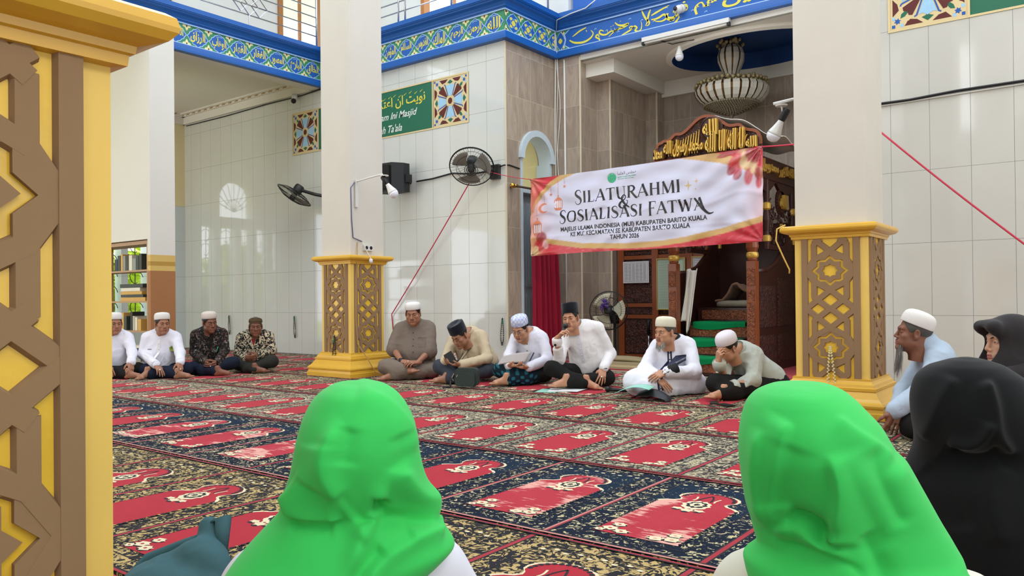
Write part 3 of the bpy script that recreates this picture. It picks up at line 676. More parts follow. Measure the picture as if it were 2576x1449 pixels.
# ================================================================== DOOR WITH ARCHED LIGHT, CURTAIN ROD AND CURTAIN
d = thing('door_1', None, None, (-6.9, 9.3, 0), None, 'structure')
b = MB()
def doorp(y0, y1, z0, z1, x=-6.93): b.box(x-0.04, x, y0, y1, z0, z1)
doorp(DY0+0.05, DY1-0.05, 0.02, 2.46); b.build('leaf', m_doorblue, d)
b = MB()
for (y0, y1, z0, z1) in ((9.0, 9.29, 0.2, 1.0), (9.34, 9.63, 0.2, 1.0), (9.0, 9.29, 1.1, 2.35), (9.34, 9.63, 1.1, 2.35)):
    b.box(-6.93, -6.915, y0, y1, z0, z1); b.box(-6.915, -6.905, y0+0.04, y1-0.04, z0+0.04, z1-0.04)
b.build('panel', m_doorblue, d)
b = MB()
b.box(-6.94, -6.70, DY0, DY0+0.05, 0, DSP); b.box(-6.94, -6.70, DY1-0.05, DY1, 0, DSP); b.box(-6.94, -6.78, DY0, DY1, 2.46, 2.52)
prof_o = [(ca+(ra+0.04)*math.cos(a), DSP+(DTOP-DSP+0.04)*math.sin(a)) for a in np.linspace(PI, 0, 25)]; prof_i = [(ca+(ra-0.05)*math.cos(a), DSP+(DTOP-DSP-0.05)*math.sin(a)) for a in np.linspace(PI, 0, 25)]
for i in range(24): b.prism([prof_o[i], prof_o[i+1], prof_i[i+1], prof_i[i]], lambda u, v, dd: (dd, u, v), -6.90, -6.66)
b.build('frame', m_doorblue, d)
b = MB(); b.box(-7.55, -6.95, DY0-0.02, DY1+0.02, 2.52, 3.5, 0)
# deep yellow reveal behind the arch, open to the sky at its left half
b = MB()
for i in range(24):
    (a0, z0), (a1, z1) = prof_o[i], prof_o[i+1]
    b.add([(-6.92, a0, z0), (-6.92, a1, z1), (-7.5, a1, z1), (-7.5, a0, z0)], [(0, 1, 2, 3)])
b.add([(-6.92, DY1+0.03, 2.52), (-7.5, DY1+0.03, 2.52), (-7.5, DY1+0.03, DSP), (-6.92, DY1+0.03, DSP)], [(0, 1, 2, 3)])
b.box(-7.5, -6.92, DY0-0.03, DY1+0.03, 2.48, 2.515)
b.build('reveal', m_yellow_wall, d, fix=False)
b = MB()
for a in np.linspace(0.3, PI-0.3, 5): b.tube([(-7.5, ca, 2.55), (-7.5, ca+ra*math.cos(a), 2.62+0.62*math.sin(a))], 0.01, 5)
b.tube([(-7.5, ca+ra*math.cos(a), 2.62+0.64*math.sin(a)) for a in np.linspace(0, PI, 15)], 0.018, 6)
b.build('fan_light', m_wood_orange, d)
t = thing('curtain_rod', 'dark curtain rod with a brass ball end above the side door', 'curtain rod', (-6.6, 8.63, 2.49))
b = MB(); b.tube([(-6.60, 8.63, 2.49), (-6.60, 9.85, 2.49)], 0.016, 8); b.build('rod', M('dark rod', '#4a3524', 0.4), t, True)
b = MB(); b.sphere((-6.60, 8.60, 2.49), 0.036, 14); b.lathe([(0.0, -0.06), (0.022, -0.055), (0.022, -0.03), (0.012, -0.02), (0.03, 0)], mat=Matrix.Translation((-6.6, 8.65, 2.49)) @ Matrix.Rotation(PI/2, 4, 'X'), n=12)
b.build('ball_end', M('polished brass', '#c9a24a', 0.2, metal=1.0), t, True)
b = MB(); b.box(-6.71, -6.58, 8.68, 8.70, 2.47, 2.51); b.build('bracket', m_black, t)
def curt(i, j):
    y = 9.0+0.66*i; a = 2*PI*i*5.2
    sp = 0.85+0.25*(1-j)
    return (-6.60+0.045*math.sin(a)*sp+0.012*math.sin(a*2.3+j*2), 9.02+(y-9.0)*(0.86+0.20*(1-j))+0.01*math.sin(j*5), 0.03+2.44*j)
b = MB(); b.sheet(90, 16, curt)
o = b.build('curtain', M('dark red curtain fabric', '#9a1430', 0.85, var=0.10, scale=3, spec=0.2, sheen=0.15), None, True)
sm = o.modifiers.new('thick', 'SOLIDIFY'); sm.thickness = 0.004
tag(o, 'dark red curtain hanging from the rod in front of the side door', 'curtain')

# ================================================================== PRAYER CARPETS
def speck_mat(name, dark, cream, mid, bias, sc=15):
    t = NT(name); p = t.pos()
    f1 = t.noise(p, sc*1.6, 2, 0.55, 2.2); f2 = t.noise(p, sc*0.9, 2, 0.5, 0.4); f3 = t.noise(p, 1.1, 3, 0.6)
    vor = t.n('ShaderNodeTexVoronoi', feature='DISTANCE_TO_EDGE'); vor.inputs['Scale'].default_value = sc*1.1; t.l(p, vor.inputs['Vector'])
    a = t.math('ADD', t.math('MULTIPLY', f1, 0.75), t.math('MULTIPLY', f2, 0.25)); a = t.math('ADD', a, t.math('MULTIPLY', t.math('SUBTRACT', f3, 0.5), 0.10))
    a = t.math('SUBTRACT', a, t.math('MULTIPLY', t.math('LESS_THAN', vor.outputs['Distance'], 0.0045*0+0.09), 0.03))
    col = t.ramp(a, [(0.0, dark), (bias-0.012, dark), (bias+0.006, mid), (bias+0.022, cream), (1, cream)])
    t.base(col); t.rough(0.95, 0.1)
    t.bump(t.noise(p, 420, 2, 0.6), 0.35, 0.004)
    return t.m
def pile_mat(name, c, c2, var=0.25, worn=None):
    t = NT(name); p = t.pos()
    f = t.noise(p, 3.5, 4, 0.6); g = t.noise(p, 60, 3, 0.7, 0.5, (1.0, 0.18, 1.0))
    col = t.mix(t.math('MULTIPLY', f, 1.0), c, c2); col = t.mix(t.math('MULTIPLY', g, var), col, tuple(v*0.62 for v in c))
    if worn:
        w = t.math('ADD', t.math('MULTIPLY', t.noise(p, 3.2, 3, 0.6, 0.3), 0.75), t.math('MULTIPLY', t.noise(p, 45, 4, 0.75, 0.2, (0.16, 1.0, 1.0)), 0.45))
        col = t.mix(t.ramp(w, [(0.615, (0, 0, 0)), (0.66, (1, 1, 1))]), col, worn)
    t.base(col); t.rough(0.95, 0.1); t.b.inputs['Sheen Weight'].default_value = 0.08
    t.bump(t.noise(p, 380, 2, 0.6), 0.4, 0.004)
    return t.m
CREAM = lin('#d9cba4')
s_beige = speck_mat('beige speckled pile', lin('#33302f'), lin('#b5a681'), lin('#857758'), 0.50)
s_navy = speck_mat('navy speckled pile', lin('#1a2231'), lin('#c2b58c'), lin('#5b5a52'), 0.545)
s_navyplain = speck_mat('navy field pile', lin('#1b2a3c'), lin('#b5a67c'), lin('#39434c'), 0.60, 20)
s_grey = speck_mat('grey beige speckled pile', lin('#3d3a3a'), lin('#b3a78a'), lin('#857c6d'), 0.485)
s_brown = speck_mat('tan speckled pile', lin('#2c2c30'), lin('#b9a06c'), lin('#8b7850'), 0.505)
m_red = pile_mat('red pile', lin('#a51a2a'), lin('#b4283a'))
m_redworn = pile_mat('worn red pile', lin('#a51a2a'), lin('#b93345'), 0.25, lin('#d99f92'))
m_redline = pile_mat('red border pile', lin('#94222f'), lin('#b03a44'))
m_pinkline = pile_mat('faded pink border pile', lin('#bd7a72'), lin('#cf958a'))
m_creampile = pile_mat('cream flower pile', CREAM, lin('#e4d9b8'), 0.15)
m_darkpile = pile_mat('dark outline pile', lin('#1c1e28'), lin('#25252c'))
CM = [s_beige, s_navy, s_navyplain, m_red, m_redline, m_creampile, m_darkpile, m_redworn, m_pinkline, s_grey, s_brown]
CELL = 0.667; XG = -1.815
FIELD_R = [(0.185, 0.0), (0.185, 0.545), (0.175, 0.575), (0.150, 0.60), (0.118, 0.615), (0.100, 0.64), (0.108, 0.665), (0.126, 0.685), (0.130, 0.72), (0.118, 0.755), (0.085, 0.785), (0.045, 0.80), (0.0, 0.815)]
def cell(b, cx, y0, L, spk, arch_m, red_m, seed, border):
    """one prayer niche: cx centre, y0 near edge, L length toward the qibla wall"""
    r = random.Random(seed); hw = CELL/2
    F = lambda u, v, d: (cx+u, y0+v*L/1.19, d)
    z = 0.0
    poly2d(b, [(-hw, 0), (hw, 0), (hw, 1.19), (-hw, 1.19)], F, spk, z)
    for s in (-1, 1):   # dividing lines
        poly2d(b, [(s*hw, 0.0), (s*(hw-0.010), 0.0), (s*(hw-0.010), 1.19), (s*hw, 1.19)][::s], F, border, z+0.0008)
        poly2d(b, [(s*(hw-0.010), 0.0), (s*(hw-0.017), 0.0), (s*(hw-0.017), 1.19), (s*(hw-0.010), 1.19)][::s], F, 6, z+0.0008)
    # dark spandrel ground around the arch
    poly2d(b, [(-0.225, 0.60), (0.225, 0.60), (0.225, 1.09), (-0.225, 1.09)], F, arch_m, z+0.001)
    frame2d(b, F, -0.232, 0.232, 0.10, 1.10, 0.006, 6, z+0.0012)
    y_f = 0.15
    right = [(x, y+y_f) for x, y in FIELD_R]; left = [(-x, y) for x, y in right[::-1]][1:]
    pts = right+left
    big = [(x*1.07+0.004*(1 if x > 0 else -1 if x < 0 else 0), y+0.008) for x, y in pts if y > 0.66]
    poly2d(b, big, F, 5, z+0.0016); poly2d(b, pts, F, red_m, z+0.0022)
    for i in range(15):   # dark beads along the arch and up the long edges
        a = PI*(0.02+i/14*0.96)
        disc2d(b, 0.118*math.cos(a), y_f+0.70+0.105*math.sin(a), 0.011, 0.011, F, 6, z+0.003, 6)
    for s in (-1, 1):
        for i in range(24):
            disc2d(b, s*0.187, y_f+0.02+i*0.0235, 0.009, 0.011, F, 6 if i % 2 else spk, z+0.003, 6)
    # hanging lamp medallion
    disc2d(b, 0.0, y_f+0.575, 0.062, 0.075, F, 5, z+0.003, 24, 10, 0.10); disc2d(b, 0.0, y_f+0.58, 0.045, 0.052, F, 6, z+0.0036, 20, 8, 0.14)
    for i in range(7):
        a = i*0.9+seed; disc2d(b, 0.022*math.cos(a), y_f+0.58+0.027*math.sin(a), 0.011, 0.013, F, 5, z+0.0042, 8, 4, 0.2)
    for s in (-1, 1):
        stroke2d(b, [(0.0, y_f+0.76), (s*0.022, y_f+0.71), (s*0.03, y_f+0.655)], 0.009, F, 6, z+0.003, 3)
        stroke2d(b, [(s*0.055, y_f+0.72), (s*0.045, y_f+0.68), (s*0.05, y_f+0.65)], 0.009, F, 5, z+0.003, 3)
        disc2d(b, s*0.05, y_f+0.49, 0.025, 0.016, F, 5, z+0.003, 10, 5, 0.2); disc2d(b, s*0.05, y_f+0.468, 0.02, 0.010, F, 6, z+0.0026, 8)
    disc2d(b, 0, y_f+0.478, 0.03, 0.022, F, 5, z+0.003, 12, 6, 0.2); disc2d(b, 0, y_f+0.452, 0.02, 0.012, F, 6, z+0.0028, 8)
    # flowers on the near corners of the field
    for s in (-1, 1):
        for (fx, fy, rr) in ((0.135, 0.055, 0.030), (0.075, 0.035, 0.028), (0.125, 0.115, 0.026), (0.165, 0.02, 0.02)):
            if s > 0 and rr == 0.02: continue
            if s > 0: fx, fy = fx, fy*0.9
            disc2d(b, s*fx, y_f+fy, rr*1.25, rr, F, 6, z+0.0028, 12, 5, 0.1); disc2d(b, s*fx, y_f+fy+0.004, rr*1.1, rr*0.88, F, 5, z+0.0034, 14, 6, 0.22, r.random())
            disc2d(b, s*fx, y_f+fy+0.003, rr*0.3, rr*0.25, F, red_m, z+0.004, 6)
    for i in range(9):    # pale buds over the arch
        u = -0.2+i*0.05
        disc2d(b, u, 1.045+0.02*(i % 2), 0.013, 0.009, F, 5, z+0.0028, 7)
def carpet_row(y0, y1, spk, arch_m, label, x0, x1, worn=(), endline=4, startline=4, seed=0, jitter=0.0):
    b = MB(); L = y1-y0
    b.box(x0, x1, y0+0.002, y1-0.002, -0.012, -0.0004, spk)
    k0 = math.ceil((x0-XG)/CELL); k1 = math.floor((x1-XG)/CELL)
    for k in range(k0, k1):
        cx = XG+jitter+(k+0.5)*CELL
        cell(b, cx, y0, L, spk, arch_m, 7 if k in worn else 3, seed*31+k, 8 if (k in worn and k % 2) else 4)
    F = lambda u, v, d: (u, v, d)
    for (ya, yb, mi, dz) in ((y0, y0+0.014, startline, .0045), (y0+0.014, y0+0.024, 6, .0045), (y1-0.012, y1, endline, .0045), (y1-0.022, y1-0.012, 6, .0045)):
        poly2d(b, [(x0, ya), (x1, ya), (x1, yb), (x0, yb)], F, mi, dz)
    o = b.build('prayer_carpet', CM, None, fix=False)
    return tag(o, label, 'carpet', 'prayer carpet rolls')
ROWS = [(-1.15, 0.06, 10, 10, 'tan prayer carpet roll under the camera side of the hall', -6, 2.2, (), 4, 4),
        (0.08, 1.28, 10, 10, 'tan prayer carpet roll nearest the two green headscarves', -8.5, 2.8, (), 4, 4),
        (1.30, 2.50, 10, 10, 'tan prayer carpet roll just this side of the dark navy roll', -9.9, 2.8, (), 4, 4),
        (2.52, 3.70, 1, 2, 'dark navy prayer carpet roll with the most worn red niches', -11.9, 2.8, (-1, 0, -5, -6, -4), 4, 8),
        (3.72, 4.93, 9, 9, 'greyish prayer carpet roll next beyond the navy roll', -13.2, 2.8, (), 4, 4),
        (4.95, 6.15, 0, 0, 'beige prayer carpet roll reaching the knees of the seated front row', -14.6, 2.8, (), 4, 4),
        (6.17, 7.37, 0, 0, 'beige prayer carpet roll under the seated front row', -14.9, 2.8, (), 4, 4),
        (7.39, 8.58, 9, 9, 'greyish prayer carpet roll along the tiled qibla wall', -14.9, 2.8, (), 4, 4)]
for i, (a, c, sp, am, lb, x0, x1, wn, el, sl) in enumerate(ROWS): carpet_row(a, c, sp, am, lb, x0, x1, wn, el, sl, i, 0.0)
b = MB(); b.box(-6.70, -1.95, 8.86, 9.82, -0.012, 0.0); b.box(-5.80, -2.80, 9.82, 11.60, -0.012, 0.0); tag(b.build('mihrab_carpet', m_redline), 'plain red carpet filling the mihrab floor', 'carpet')

# ================================================================== BANNER
BX0, BX1 = -6.215, -3.065
def wrk(u, v):
    x, y = u*3.15, v*1.05
    w = 0.008*math.sin(6.1*x+2.2*y)*math.sin(2.9*y+0.7*x)+0.005*math.sin(17*x*0.6-23*y+1.3*math.sin(5*x))+0.004*math.sin(31*y+4*x)*math.sin(3*x+1)
    w += 0.010*math.exp(-((v-0.5-0.05*math.sin(7*x))**2)/0.0008)*0.5+0.010*math.exp(-((u-0.43)**2)/0.0001)*0.5+0.008*math.exp(-((v-0.23)**2)/0.0005)*0.5
    for (cu, cv) in ((0, 1), (1, 1), (0, 0), (1, 0)):
        d = math.hypot((u-cu)*3, v-cv); a = math.atan2(v-cv, (u-cu)*3); w += 0.016*math.exp(-d*2.2)*math.sin(a*13)
    return w
def bf(u, v, d=0.0):
    top = 2.525+0.05*u-0.012*math.sin(PI*u); bot = 1.49+0.035*u+0.006*math.sin(2*PI*u)
    return (BX0+(BX1-BX0)*u, 8.50-wrk(u, v)-d*1.0, bot+(top-bot)*v)
NU, NV = 252, 84
b = MB(); b.sheet(NU, NV, lambda u, v: bf(u, v)); 
t_ = NT('banner print'); at = t_.n('ShaderNodeVertexColor', layer_name='print'); t_.base(at.outputs[0]); t_.rough(0.33, 0.5)
ban = b.build('banner', [t_.m], None, True, fix=False); tag(ban, 'wide vinyl banner lettered in black hanging across the mihrab opening', 'banner')
wl = lambda u: np.interp(u, [0, .088, .25, .447, .6, .71, .85, 1], [.25, .207, .12, .083, .088, .115, .18, .27]); wu = lambda u: np.interp(u, [0, .03, .06, .1, .17, .25, .66, .75, .84, .92, 1], [.50, .66, .76, .86, .95, 1.02, 1.02, .955, .886, .80, .66])
J, I = np.meshgrid(np.arange(NV+1)/NV, np.arange(NU+1)/NU, indexing='ij'); u_, v_ = I.ravel(), J.ravel()
def mixc(a, b_, t): t = np.clip(t, 0, 1)[:, None]; return a*(1-t)+b_*t
wh = np.tile(np.array(lin('#cfcfe2')), (len(u_), 1)); red = np.array(lin('#c8313f')); gold = np.array(lin('#c9a262')); org = np.array(lin('#dd8a6c')); pink = np.array(lin('#e3b3b3')); deep = np.array(lin('#a02433')); crm = np.array(lin('#e2c796'))
c = wh.copy()
sm_ = lambda x, w: np.clip(x/w+0.5, 0, 1)
lo = wl(u_); up_ = wu(u_)
c = mixc(c, pink, 0.55*np.exp(-((u_)/0.09)**2)+0.75*np.exp(-((1-u_)/0.05)**2)*np.clip(1.1-v_, 0, 1))
c = mixc(c, gold, sm_(lo-v_, .008)); c = mixc(c, red, sm_(lo-.065-v_, .008)); c = mixc(c, gold, sm_(v_-up_, .008)); c = mixc(c, red, sm_(v_-up_-.075-.03*(u_ > .5), .008))
c = mixc(c, org, 0.75*np.exp(-((u_)/.035)**2)*(v_ > .15)); c = mixc(c, crm, 0.9*np.exp(-(((u_-.0)/.045)**2+((v_-.02)/.16)**2)))
nz = np.sin(u_*95+3*np.sin(v_*31))*np.sin(v_*47+2*np.sin(u_*60)); c = mixc(c, pink, 0.28*np.clip(nz-.35, 0, 1)*((v_ < lo-.065) | ((v_ < .3) & (u_ > .93))))
for (cu, cv, ru, rv, ang, cc) in ((.93, .93, .045, .07, .6, crm), (.87, .97, .05, .03, .2, deep), (.90, .88, .05, .05, .9, red), (.905, .80, .03, .07, -.5, red), (.96, .82, .028, .05, .4, crm), (.95, .70, .022, .09, -.2, red), (.985, .72, .02, .07, .2, deep), (.91, .73, .02, .06, -.6, deep), (.965, .92, .03, .10, .7, deep), (.985, .62, .014, .06, 0, red), (.885, .78, .018, .05, -.8, deep), (.93, .84, .02, .05, .3, crm), (.965, .76, .013, .04, .0, crm), (.055, .22, .035, .09, .3, deep), (.035, .13, .03, .07, -.4, red), (.075, .14, .02, .06, .2, pink), (.025, .07, .02, .06, .2, crm)):
    du, dv = (u_-cu)*3.0, v_-cv; x = du*math.cos(ang)+dv*math.sin(ang); y = -du*math.sin(ang)+dv*math.cos(ang)
    c = mixc(c, cc, 0.85*sm_(1-((x/(ru*2.2))**2+(y/rv)**2), .7))
dd_ = np.abs((u_-1)*3*math.sin(.9)+(v_-1)*math.cos(.9)); c = mixc(c, pink, 0.35*np.exp(-(np.hypot((u_-1)*3, v_-1)/.5)**2)*(np.sin(np.arctan2(v_-1, (u_-1)*3)*26) > 0.2))
ca_ = ban.data.color_attributes.new('print', 'FLOAT_COLOR', 'POINT'); ca_.data.foreach_set('color', np.hstack([np.clip(c, 0, 1), np.ones((len(u_), 1))]).astype(np.float32).ravel())
m_bl = M('black banner ink', '#131316', 0.35, var=0, spec=0.5); m_bg = M('green logo ink', '#37ad7e', 0.35, var=0); m_bo = M('orange lantern ink', '#d9825f', 0.35, var=0.05); m_bgold = M('gold sparkle ink', '#d2b06c', 0.35, var=0); m_bw = M('white banner ink', '#e6e4ee', 0.35, var=0)
GL = {  # serif capitals: width and brush strokes
 'I': (.34, [([(.17, 0), (.17, 1)], .15), ([(.04, .015), (.30, .015)], .03), ([(.04, .985), (.30, .985)], .03)]),
 'L': (.62, [([(.17, 0), (.17, 1)], .15), ([(.04, .985), (.30, .985)], .03), ([(.04, .02), (.56, .02)], .045), ([(.56, .02), (.59, .22)], [.05, .02])]),
 'A': (.84, [([(.06, 0), (.42, 1)], .05), ([(.40, 1.02), (.76, 0)], .15), ([(.18, .33), (.62, .33)], .045), ([(-.02, .015), (.16, .015)], .03), ([(.62, .015), (.86, .015)], .03)]),
 'T': (.72, [([(.36, 0), (.36, 1)], .15), ([(.02, .97), (.70, .97)], .05), ([(.02, .97), (.0, .78)], [.05, .02]), ([(.70, .97), (.72, .78)], [.05, .02]), ([(.22, .015), (.50, .015)], .03)]),
 'U': (.80, [([(.16, 1), (.16, .35), (.24, .1), (.42, .0), (.58, .08), (.66, .35), (.66, 1)], [.15, .15, .13, .07, .05, .05, .05]), ([(.03, .985), (.29, .985)], .03), ([(.54, .985), (.78, .985)], .03)]),
 'R': (.78, [([(.17, 0), (.17, 1)], .15), ([(.17, .975), (.46, .96), (.60, .75), (.46, .53), (.17, .50)], [.045, .09, .15, .09, .04]), ([(.36, .50), (.72, 0), (.84, -.02)], [.13, .14, .04]), ([(.04, .015), (.30, .015)], .03), ([(.04, .985), (.2, .985)], .03)]),
 'H': (.86, [([(.17, 0), (.17, 1)], .15), ([(.69, 0), (.69, 1)], .15), ([(.17, .52), (.69, .52)], .045), ([(.04, .015), (.30, .015)], .03), ([(.56, .015), (.82, .015)], .03), ([(.04, .985), (.30, .985)], .03), ([(.56, .985), (.82, .985)], .03)]),
 'M': (1.0, [([(.12, 0), (.14, 1)], .05), ([(.14, 1), (.48, .05)], .15), ([(.48, .05), (.82, 1)], .05), ([(.84, 1), (.86, 0)], .15), ([(.0, .015), (.24, .015)], .03), ([(.74, .015), (1.0, .015)], .03)]),
 'S': (.62, [([(.54, .80), (.47, .96), (.28, 1.0), (.12, .88), (.12, .70), (.26, .56), (.44, .43), (.53, .26), (.46, .07), (.26, -.01), (.08, .08), (.04, .24)], [.04, .05, .06, .10, .14, .17, .17, .14, .08, .05, .04, .03])]),
 'O': (.92, [([(.46, .99), (.20, .88), (.11, .5), (.20, .12), (.46, .01), (.72, .12), (.81, .5), (.72, .88), (.46, .99)], [.05, .10, .16, .10, .05, .10, .16, .10, .05])]),
 'F': (.62, [([(.17, 0), (.17, 1)], .15), ([(.04, .015), (.30, .015)], .03), ([(.04, .975), (.60, .975)], .045), ([(.60, .975), (.62, .80)], [.05, .02]), ([(.17, .52), (.48, .52)], .045), ([(.48, .60), (.48, .44)], .03)]),
 'W': (1.16, [([(.12, 1), (.36, 0)], .15), ([(.36, 0), (.58, .9)], .05), ([(.56, .95), (.82, 0)], .15), ([(.82, 0), (1.04, 1)], .05), ([(-.02, .985), (.26, .985)], .03), ([(.92, .985), (1.14, .985)], .03)]),
 '&': (.92, [([(.86, .02), (.60, .22), (.30, .58), (.24, .82), (.40, 1.0), (.56, .86), (.46, .64), (.20, .46), (.08, .22), (.24, .02), (.48, .06), (.68, .30), (.74, .52), (.60, .56)], [.06, .11, .14, .10, .06, .06, .07, .12, .14, .08, .05, .05, .04, .03])]), ' ': (.34, [])}
b = MB()
ASP = 1.05/3.15
def serif(s, u0, u1, v0, v1, big=()):
    tot = sum(GL[ch][0]+.06 for ch in s)
    k = (u1-u0)/tot; x = 0; h = v1-v0
    for i, ch in enumerate(s):
        w, st = GL[ch]; hh = h*(1.22 if i in big else 1.0); z0 = v0-(h*.10 if i in big else 0)
        for pts, wd in st:
            wd = wd if isinstance(wd, list) else [wd]*len(pts)
            # stroke in metres for even thickness, then back to banner u,v
            f2 = lambda a, c_, d: bf(a/3.15, c_/1.05, d)
            stroke2d(b, [((u0+k*(x+p[0]))*3.15, (z0+hh*p[1])*1.05) for p in pts], [q*h*1.05*(1.3 if q > .08 else 1.15) for q in wd], f2, 0, 0.002, 6)
        x += w+.06
serif('SILATURAHMI', .222, .693, .622, .765, (0,)); serif('SOSIALISASI FATWA', .146, .790, .398, .535, (0, 12)); serif('&', .428, .480, .505, .665)
stroke2d(b, [(.745*3.15, .535*1.05), (.775*3.15, .42*1.05), (.80*3.15, .352*1.05), (.82*3.15, .36*1.05)], [.02, .035, .025, .005], lambda a, c_, d: bf(a/3.15, c_/1.05, d), 0, 0.0021, 6)
put_text(b, 'MAJELIS ULAMA INDONESIA (MUI) KABUPATEN BARITO KUALA', .151, .794, .268, .338, bf, 0, 0.022, 0, 0.002)
put_text(b, 'KE MUI KECAMATAN SE KABUPATEN BARITO KUALA', .199, .727, .212, .268, bf, 0, 0.022, 0, 0.002)
put_text(b, 'TAHUN 2026', .389, .515, .140, .196, bf, 0, 0.022, 0, 0.002)
disc2d(b, .397, .883, .0195, .058, bf, 1, 0.002, 24); disc2d(b, .397, .883, .0165, .049, bf, 4, 0.0024, 24); disc2d(b, .397, .883, .014, .041, bf, 1, 0.0028, 24); disc2d(b, .397, .886, .006, .02, bf, 4, 0.0032, 6)
put_text(b, arabic('مجلس العلما'), .424, .506, .895, .945, bf, 0, -0.01, 0, 0.002)
put_text(b, 'MAJELIS ULAMA INDONESIA', .424, .506, .872, .888, bf, 1, 0.02, 0, 0.002); put_text(b, 'Kabupaten Barito Kuala', .424, .495, .848, .866, bf, 1, 0.0, 0, 0.002)
def spark(cu, cv, r):
    pts = [((r if i % 2 == 0 else r*.22)*math.cos(i*PI/4), (r if i % 2 == 0 else r*.22)*math.sin(i*PI/4)) for i in range(8)]
    poly2d(b, [(cu+x/3.15, cv+y*1.25/1.05) for x, y in pts], bf, 3, 0.002)
spark(.721, .685, .05); spark(.754, .722, .03); spark(.75, .635, .016)
def star(cu, cv, r):
    pts = [((r if i % 2 == 0 else r*.45)*math.sin(i*PI/5), (r if i % 2 == 0 else r*.45)*math.cos(i*PI/5)) for i in range(10)]
    poly2d(b, [(cu+x/3.15, cv+y/1.05) for x, y in pts], bf, 2, 0.002)
star(.172, .855, .025); star(.103, .77, .026); star(.01, .58, .026)
def lantern(cu, cv, s):
    F = lambda x, y: (cu+x*s/3.15, cv+y*s/1.05)
    for q in ([(-.5, -.9), (.5, -.9), (.6, -.75), (-.6, -.75)], [(-.62, .35), (.62, .35), (.5, .5), (.2, .72), (0, .8), (-.2, .72), (-.5, .5)], [(-.4, -1.05), (.4, -1.05), (.5, -.9), (-.5, -.9)]): poly2d(b, [F(*p) for p in q], bf, 2, 0.002)
    for i in range(5):
        x = -.55+i*.275; poly2d(b, [F(x-.05, -.75), F(x+.05, -.75), F(x*1.08+.05, .35), F(x*1.08-.05, .35)], bf, 2, 0.0022)
    for x in (-.41, -.14, .14, .41): poly2d(b, [F(x-.11, -.7), F(x+.11, -.7), F(x+.11, .15), F(x, .3), F(x-.11, .15)], bf, 4, 0.0018)
    disc2d(b, *F(0, .95), .10*s/3.15, .14*s/1.05, bf, 2, 0.002, 10)
lantern(.140, .655, .095); lantern(.035, .37, .115)
stroke2d(b, [((.07+.022*math.cos(a))*3.15, (.605+.055*math.sin(a))*1.05) for a in np.linspace(.9, 5.4, 12)], [.004, .014, .024, .032, .036, .038, .038, .036, .032, .024, .014, .004], lambda a, c_, d: bf(a/3.15, c_/1.05, d), 2, 0.002, 2)
for (u, va, vb) in ((.172, .89, .98), (.140, .76, .95), (.103, .80, .93), (.07, .68, .88), (.035, .52, .80)):
    for v in np.arange(va, vb, .018): poly2d(b, [(u-.0012, v), (u+.0012, v), (u+.0012, v+.009), (u-.0012, v+.009)], bf, 2, 0.002)
for k in range(3):
    for i in range(26):
        tt = i/25; u = .005+tt*.16; v = .99-.05*k-.18*math.sin(PI*tt)*(.5+.3*k)
        if v > .80 and u < .17: disc2d(b, u, v-.0, .0011, .0033, bf, 4, 0.002, 5)
o = b.build('printed_lettering', [m_bl, m_bg, m_bo, m_bgold, m_bw], ban, fix=False)
b = MB()
for (u, v) in ((.004, .985), (.996, .985), (.006, .02), (.996, .02)): disc2d(b, u, v, .0035, .0105, bf, 0, 0.003, 12)
b.build('eyelet', m_steel, ban)
# ropes
m_rope = M('pink raffia rope', '#c4384c', 0.7, var=0.08)
def cable(name, label, pts, r, mat, cat='cable', n=6):
    b = MB(); b.tube(pts, r, n); return tag(b.build(name, mat, None, True), label, cat)
def sag(a, c, s, n=10): a, c = Vector(a), Vector(c); return [a.lerp(c, t)-Vector((0, 0, s*4*t*(1-t))) for t in np.linspace(0, 1, n)]
cable('rope', 'pink rope stretched from the wall fan down to the gold pillar on the left', sag((-7.23, 8.45, 2.60), (-8.98, 8.57, 0.70), 0.02)+[(-8.99, 8.585, 0.66), (-8.96, 8.585, 0.42)], 0.008, m_rope, 'rope')
cable('rope', 'thin pink rope from the wall fan to the top left corner of the banner', sag((-6.95, 8.45, 2.71), (-6.21, 8.49, 2.52), 0.015), 0.005, m_rope, 'rope')
cable('rope', 'dark pink rope slanting down across the right wall', sag((-3.07, 8.49, 2.56), (-1.84, 8.42, 2.54), 0.02)+sag((-1.84, 8.42, 2.54), (-0.2, 8.30, 0.95), 0.03), 0.009, m_rope, 'rope')
# ================================================================== PULPIT (mimbar)
m_ma = M('dark mahogany', '#3a1910', .38, var=0.22, scale=9, spec=0.5)
def carved(name, c1, c2, sc):
    t = NT(name); p = t.obj(); f = t.noise(p, sc, 2, 0.5, 1.6); t.base(t.mix(t.ramp(f, [(.42, (0, 0, 0)), (.58, (1, 1, 1))]), lin(c1), lin(c2))); t.rough(0.42, 0.5); t.bump(f, 0.9, 0.03); return t.m
m_carv = carved('carved mahogany relief', '#260f0a', '#54281a', 26); m_carvl = carved('carved brown relief', '#6b3319', '#96532c', 30)
m_mahl = M('reddish post wood', '#86431f', 0.36, var=0.18, scale=14, spec=0.5)
m_gl = M('gilded carving', '#d8ae4e', 0.28, metal=0.35, var=0.12, scale=25, spec=0.6)
m_green = M('green felt', '#0c7a45', 0.95, var=0.12, scale=10, spec=0.1)
m_wcloth = M('off white cloth', '#e3dfd4', 0.85, var=0.06, scale=6, spec=0.2)
mb_ = thing('pulpit', 'dark carved wooden pulpit with gilded Arabic crest, steps and posts behind the banner', 'pulpit', (-3.95, 9.8, 0))
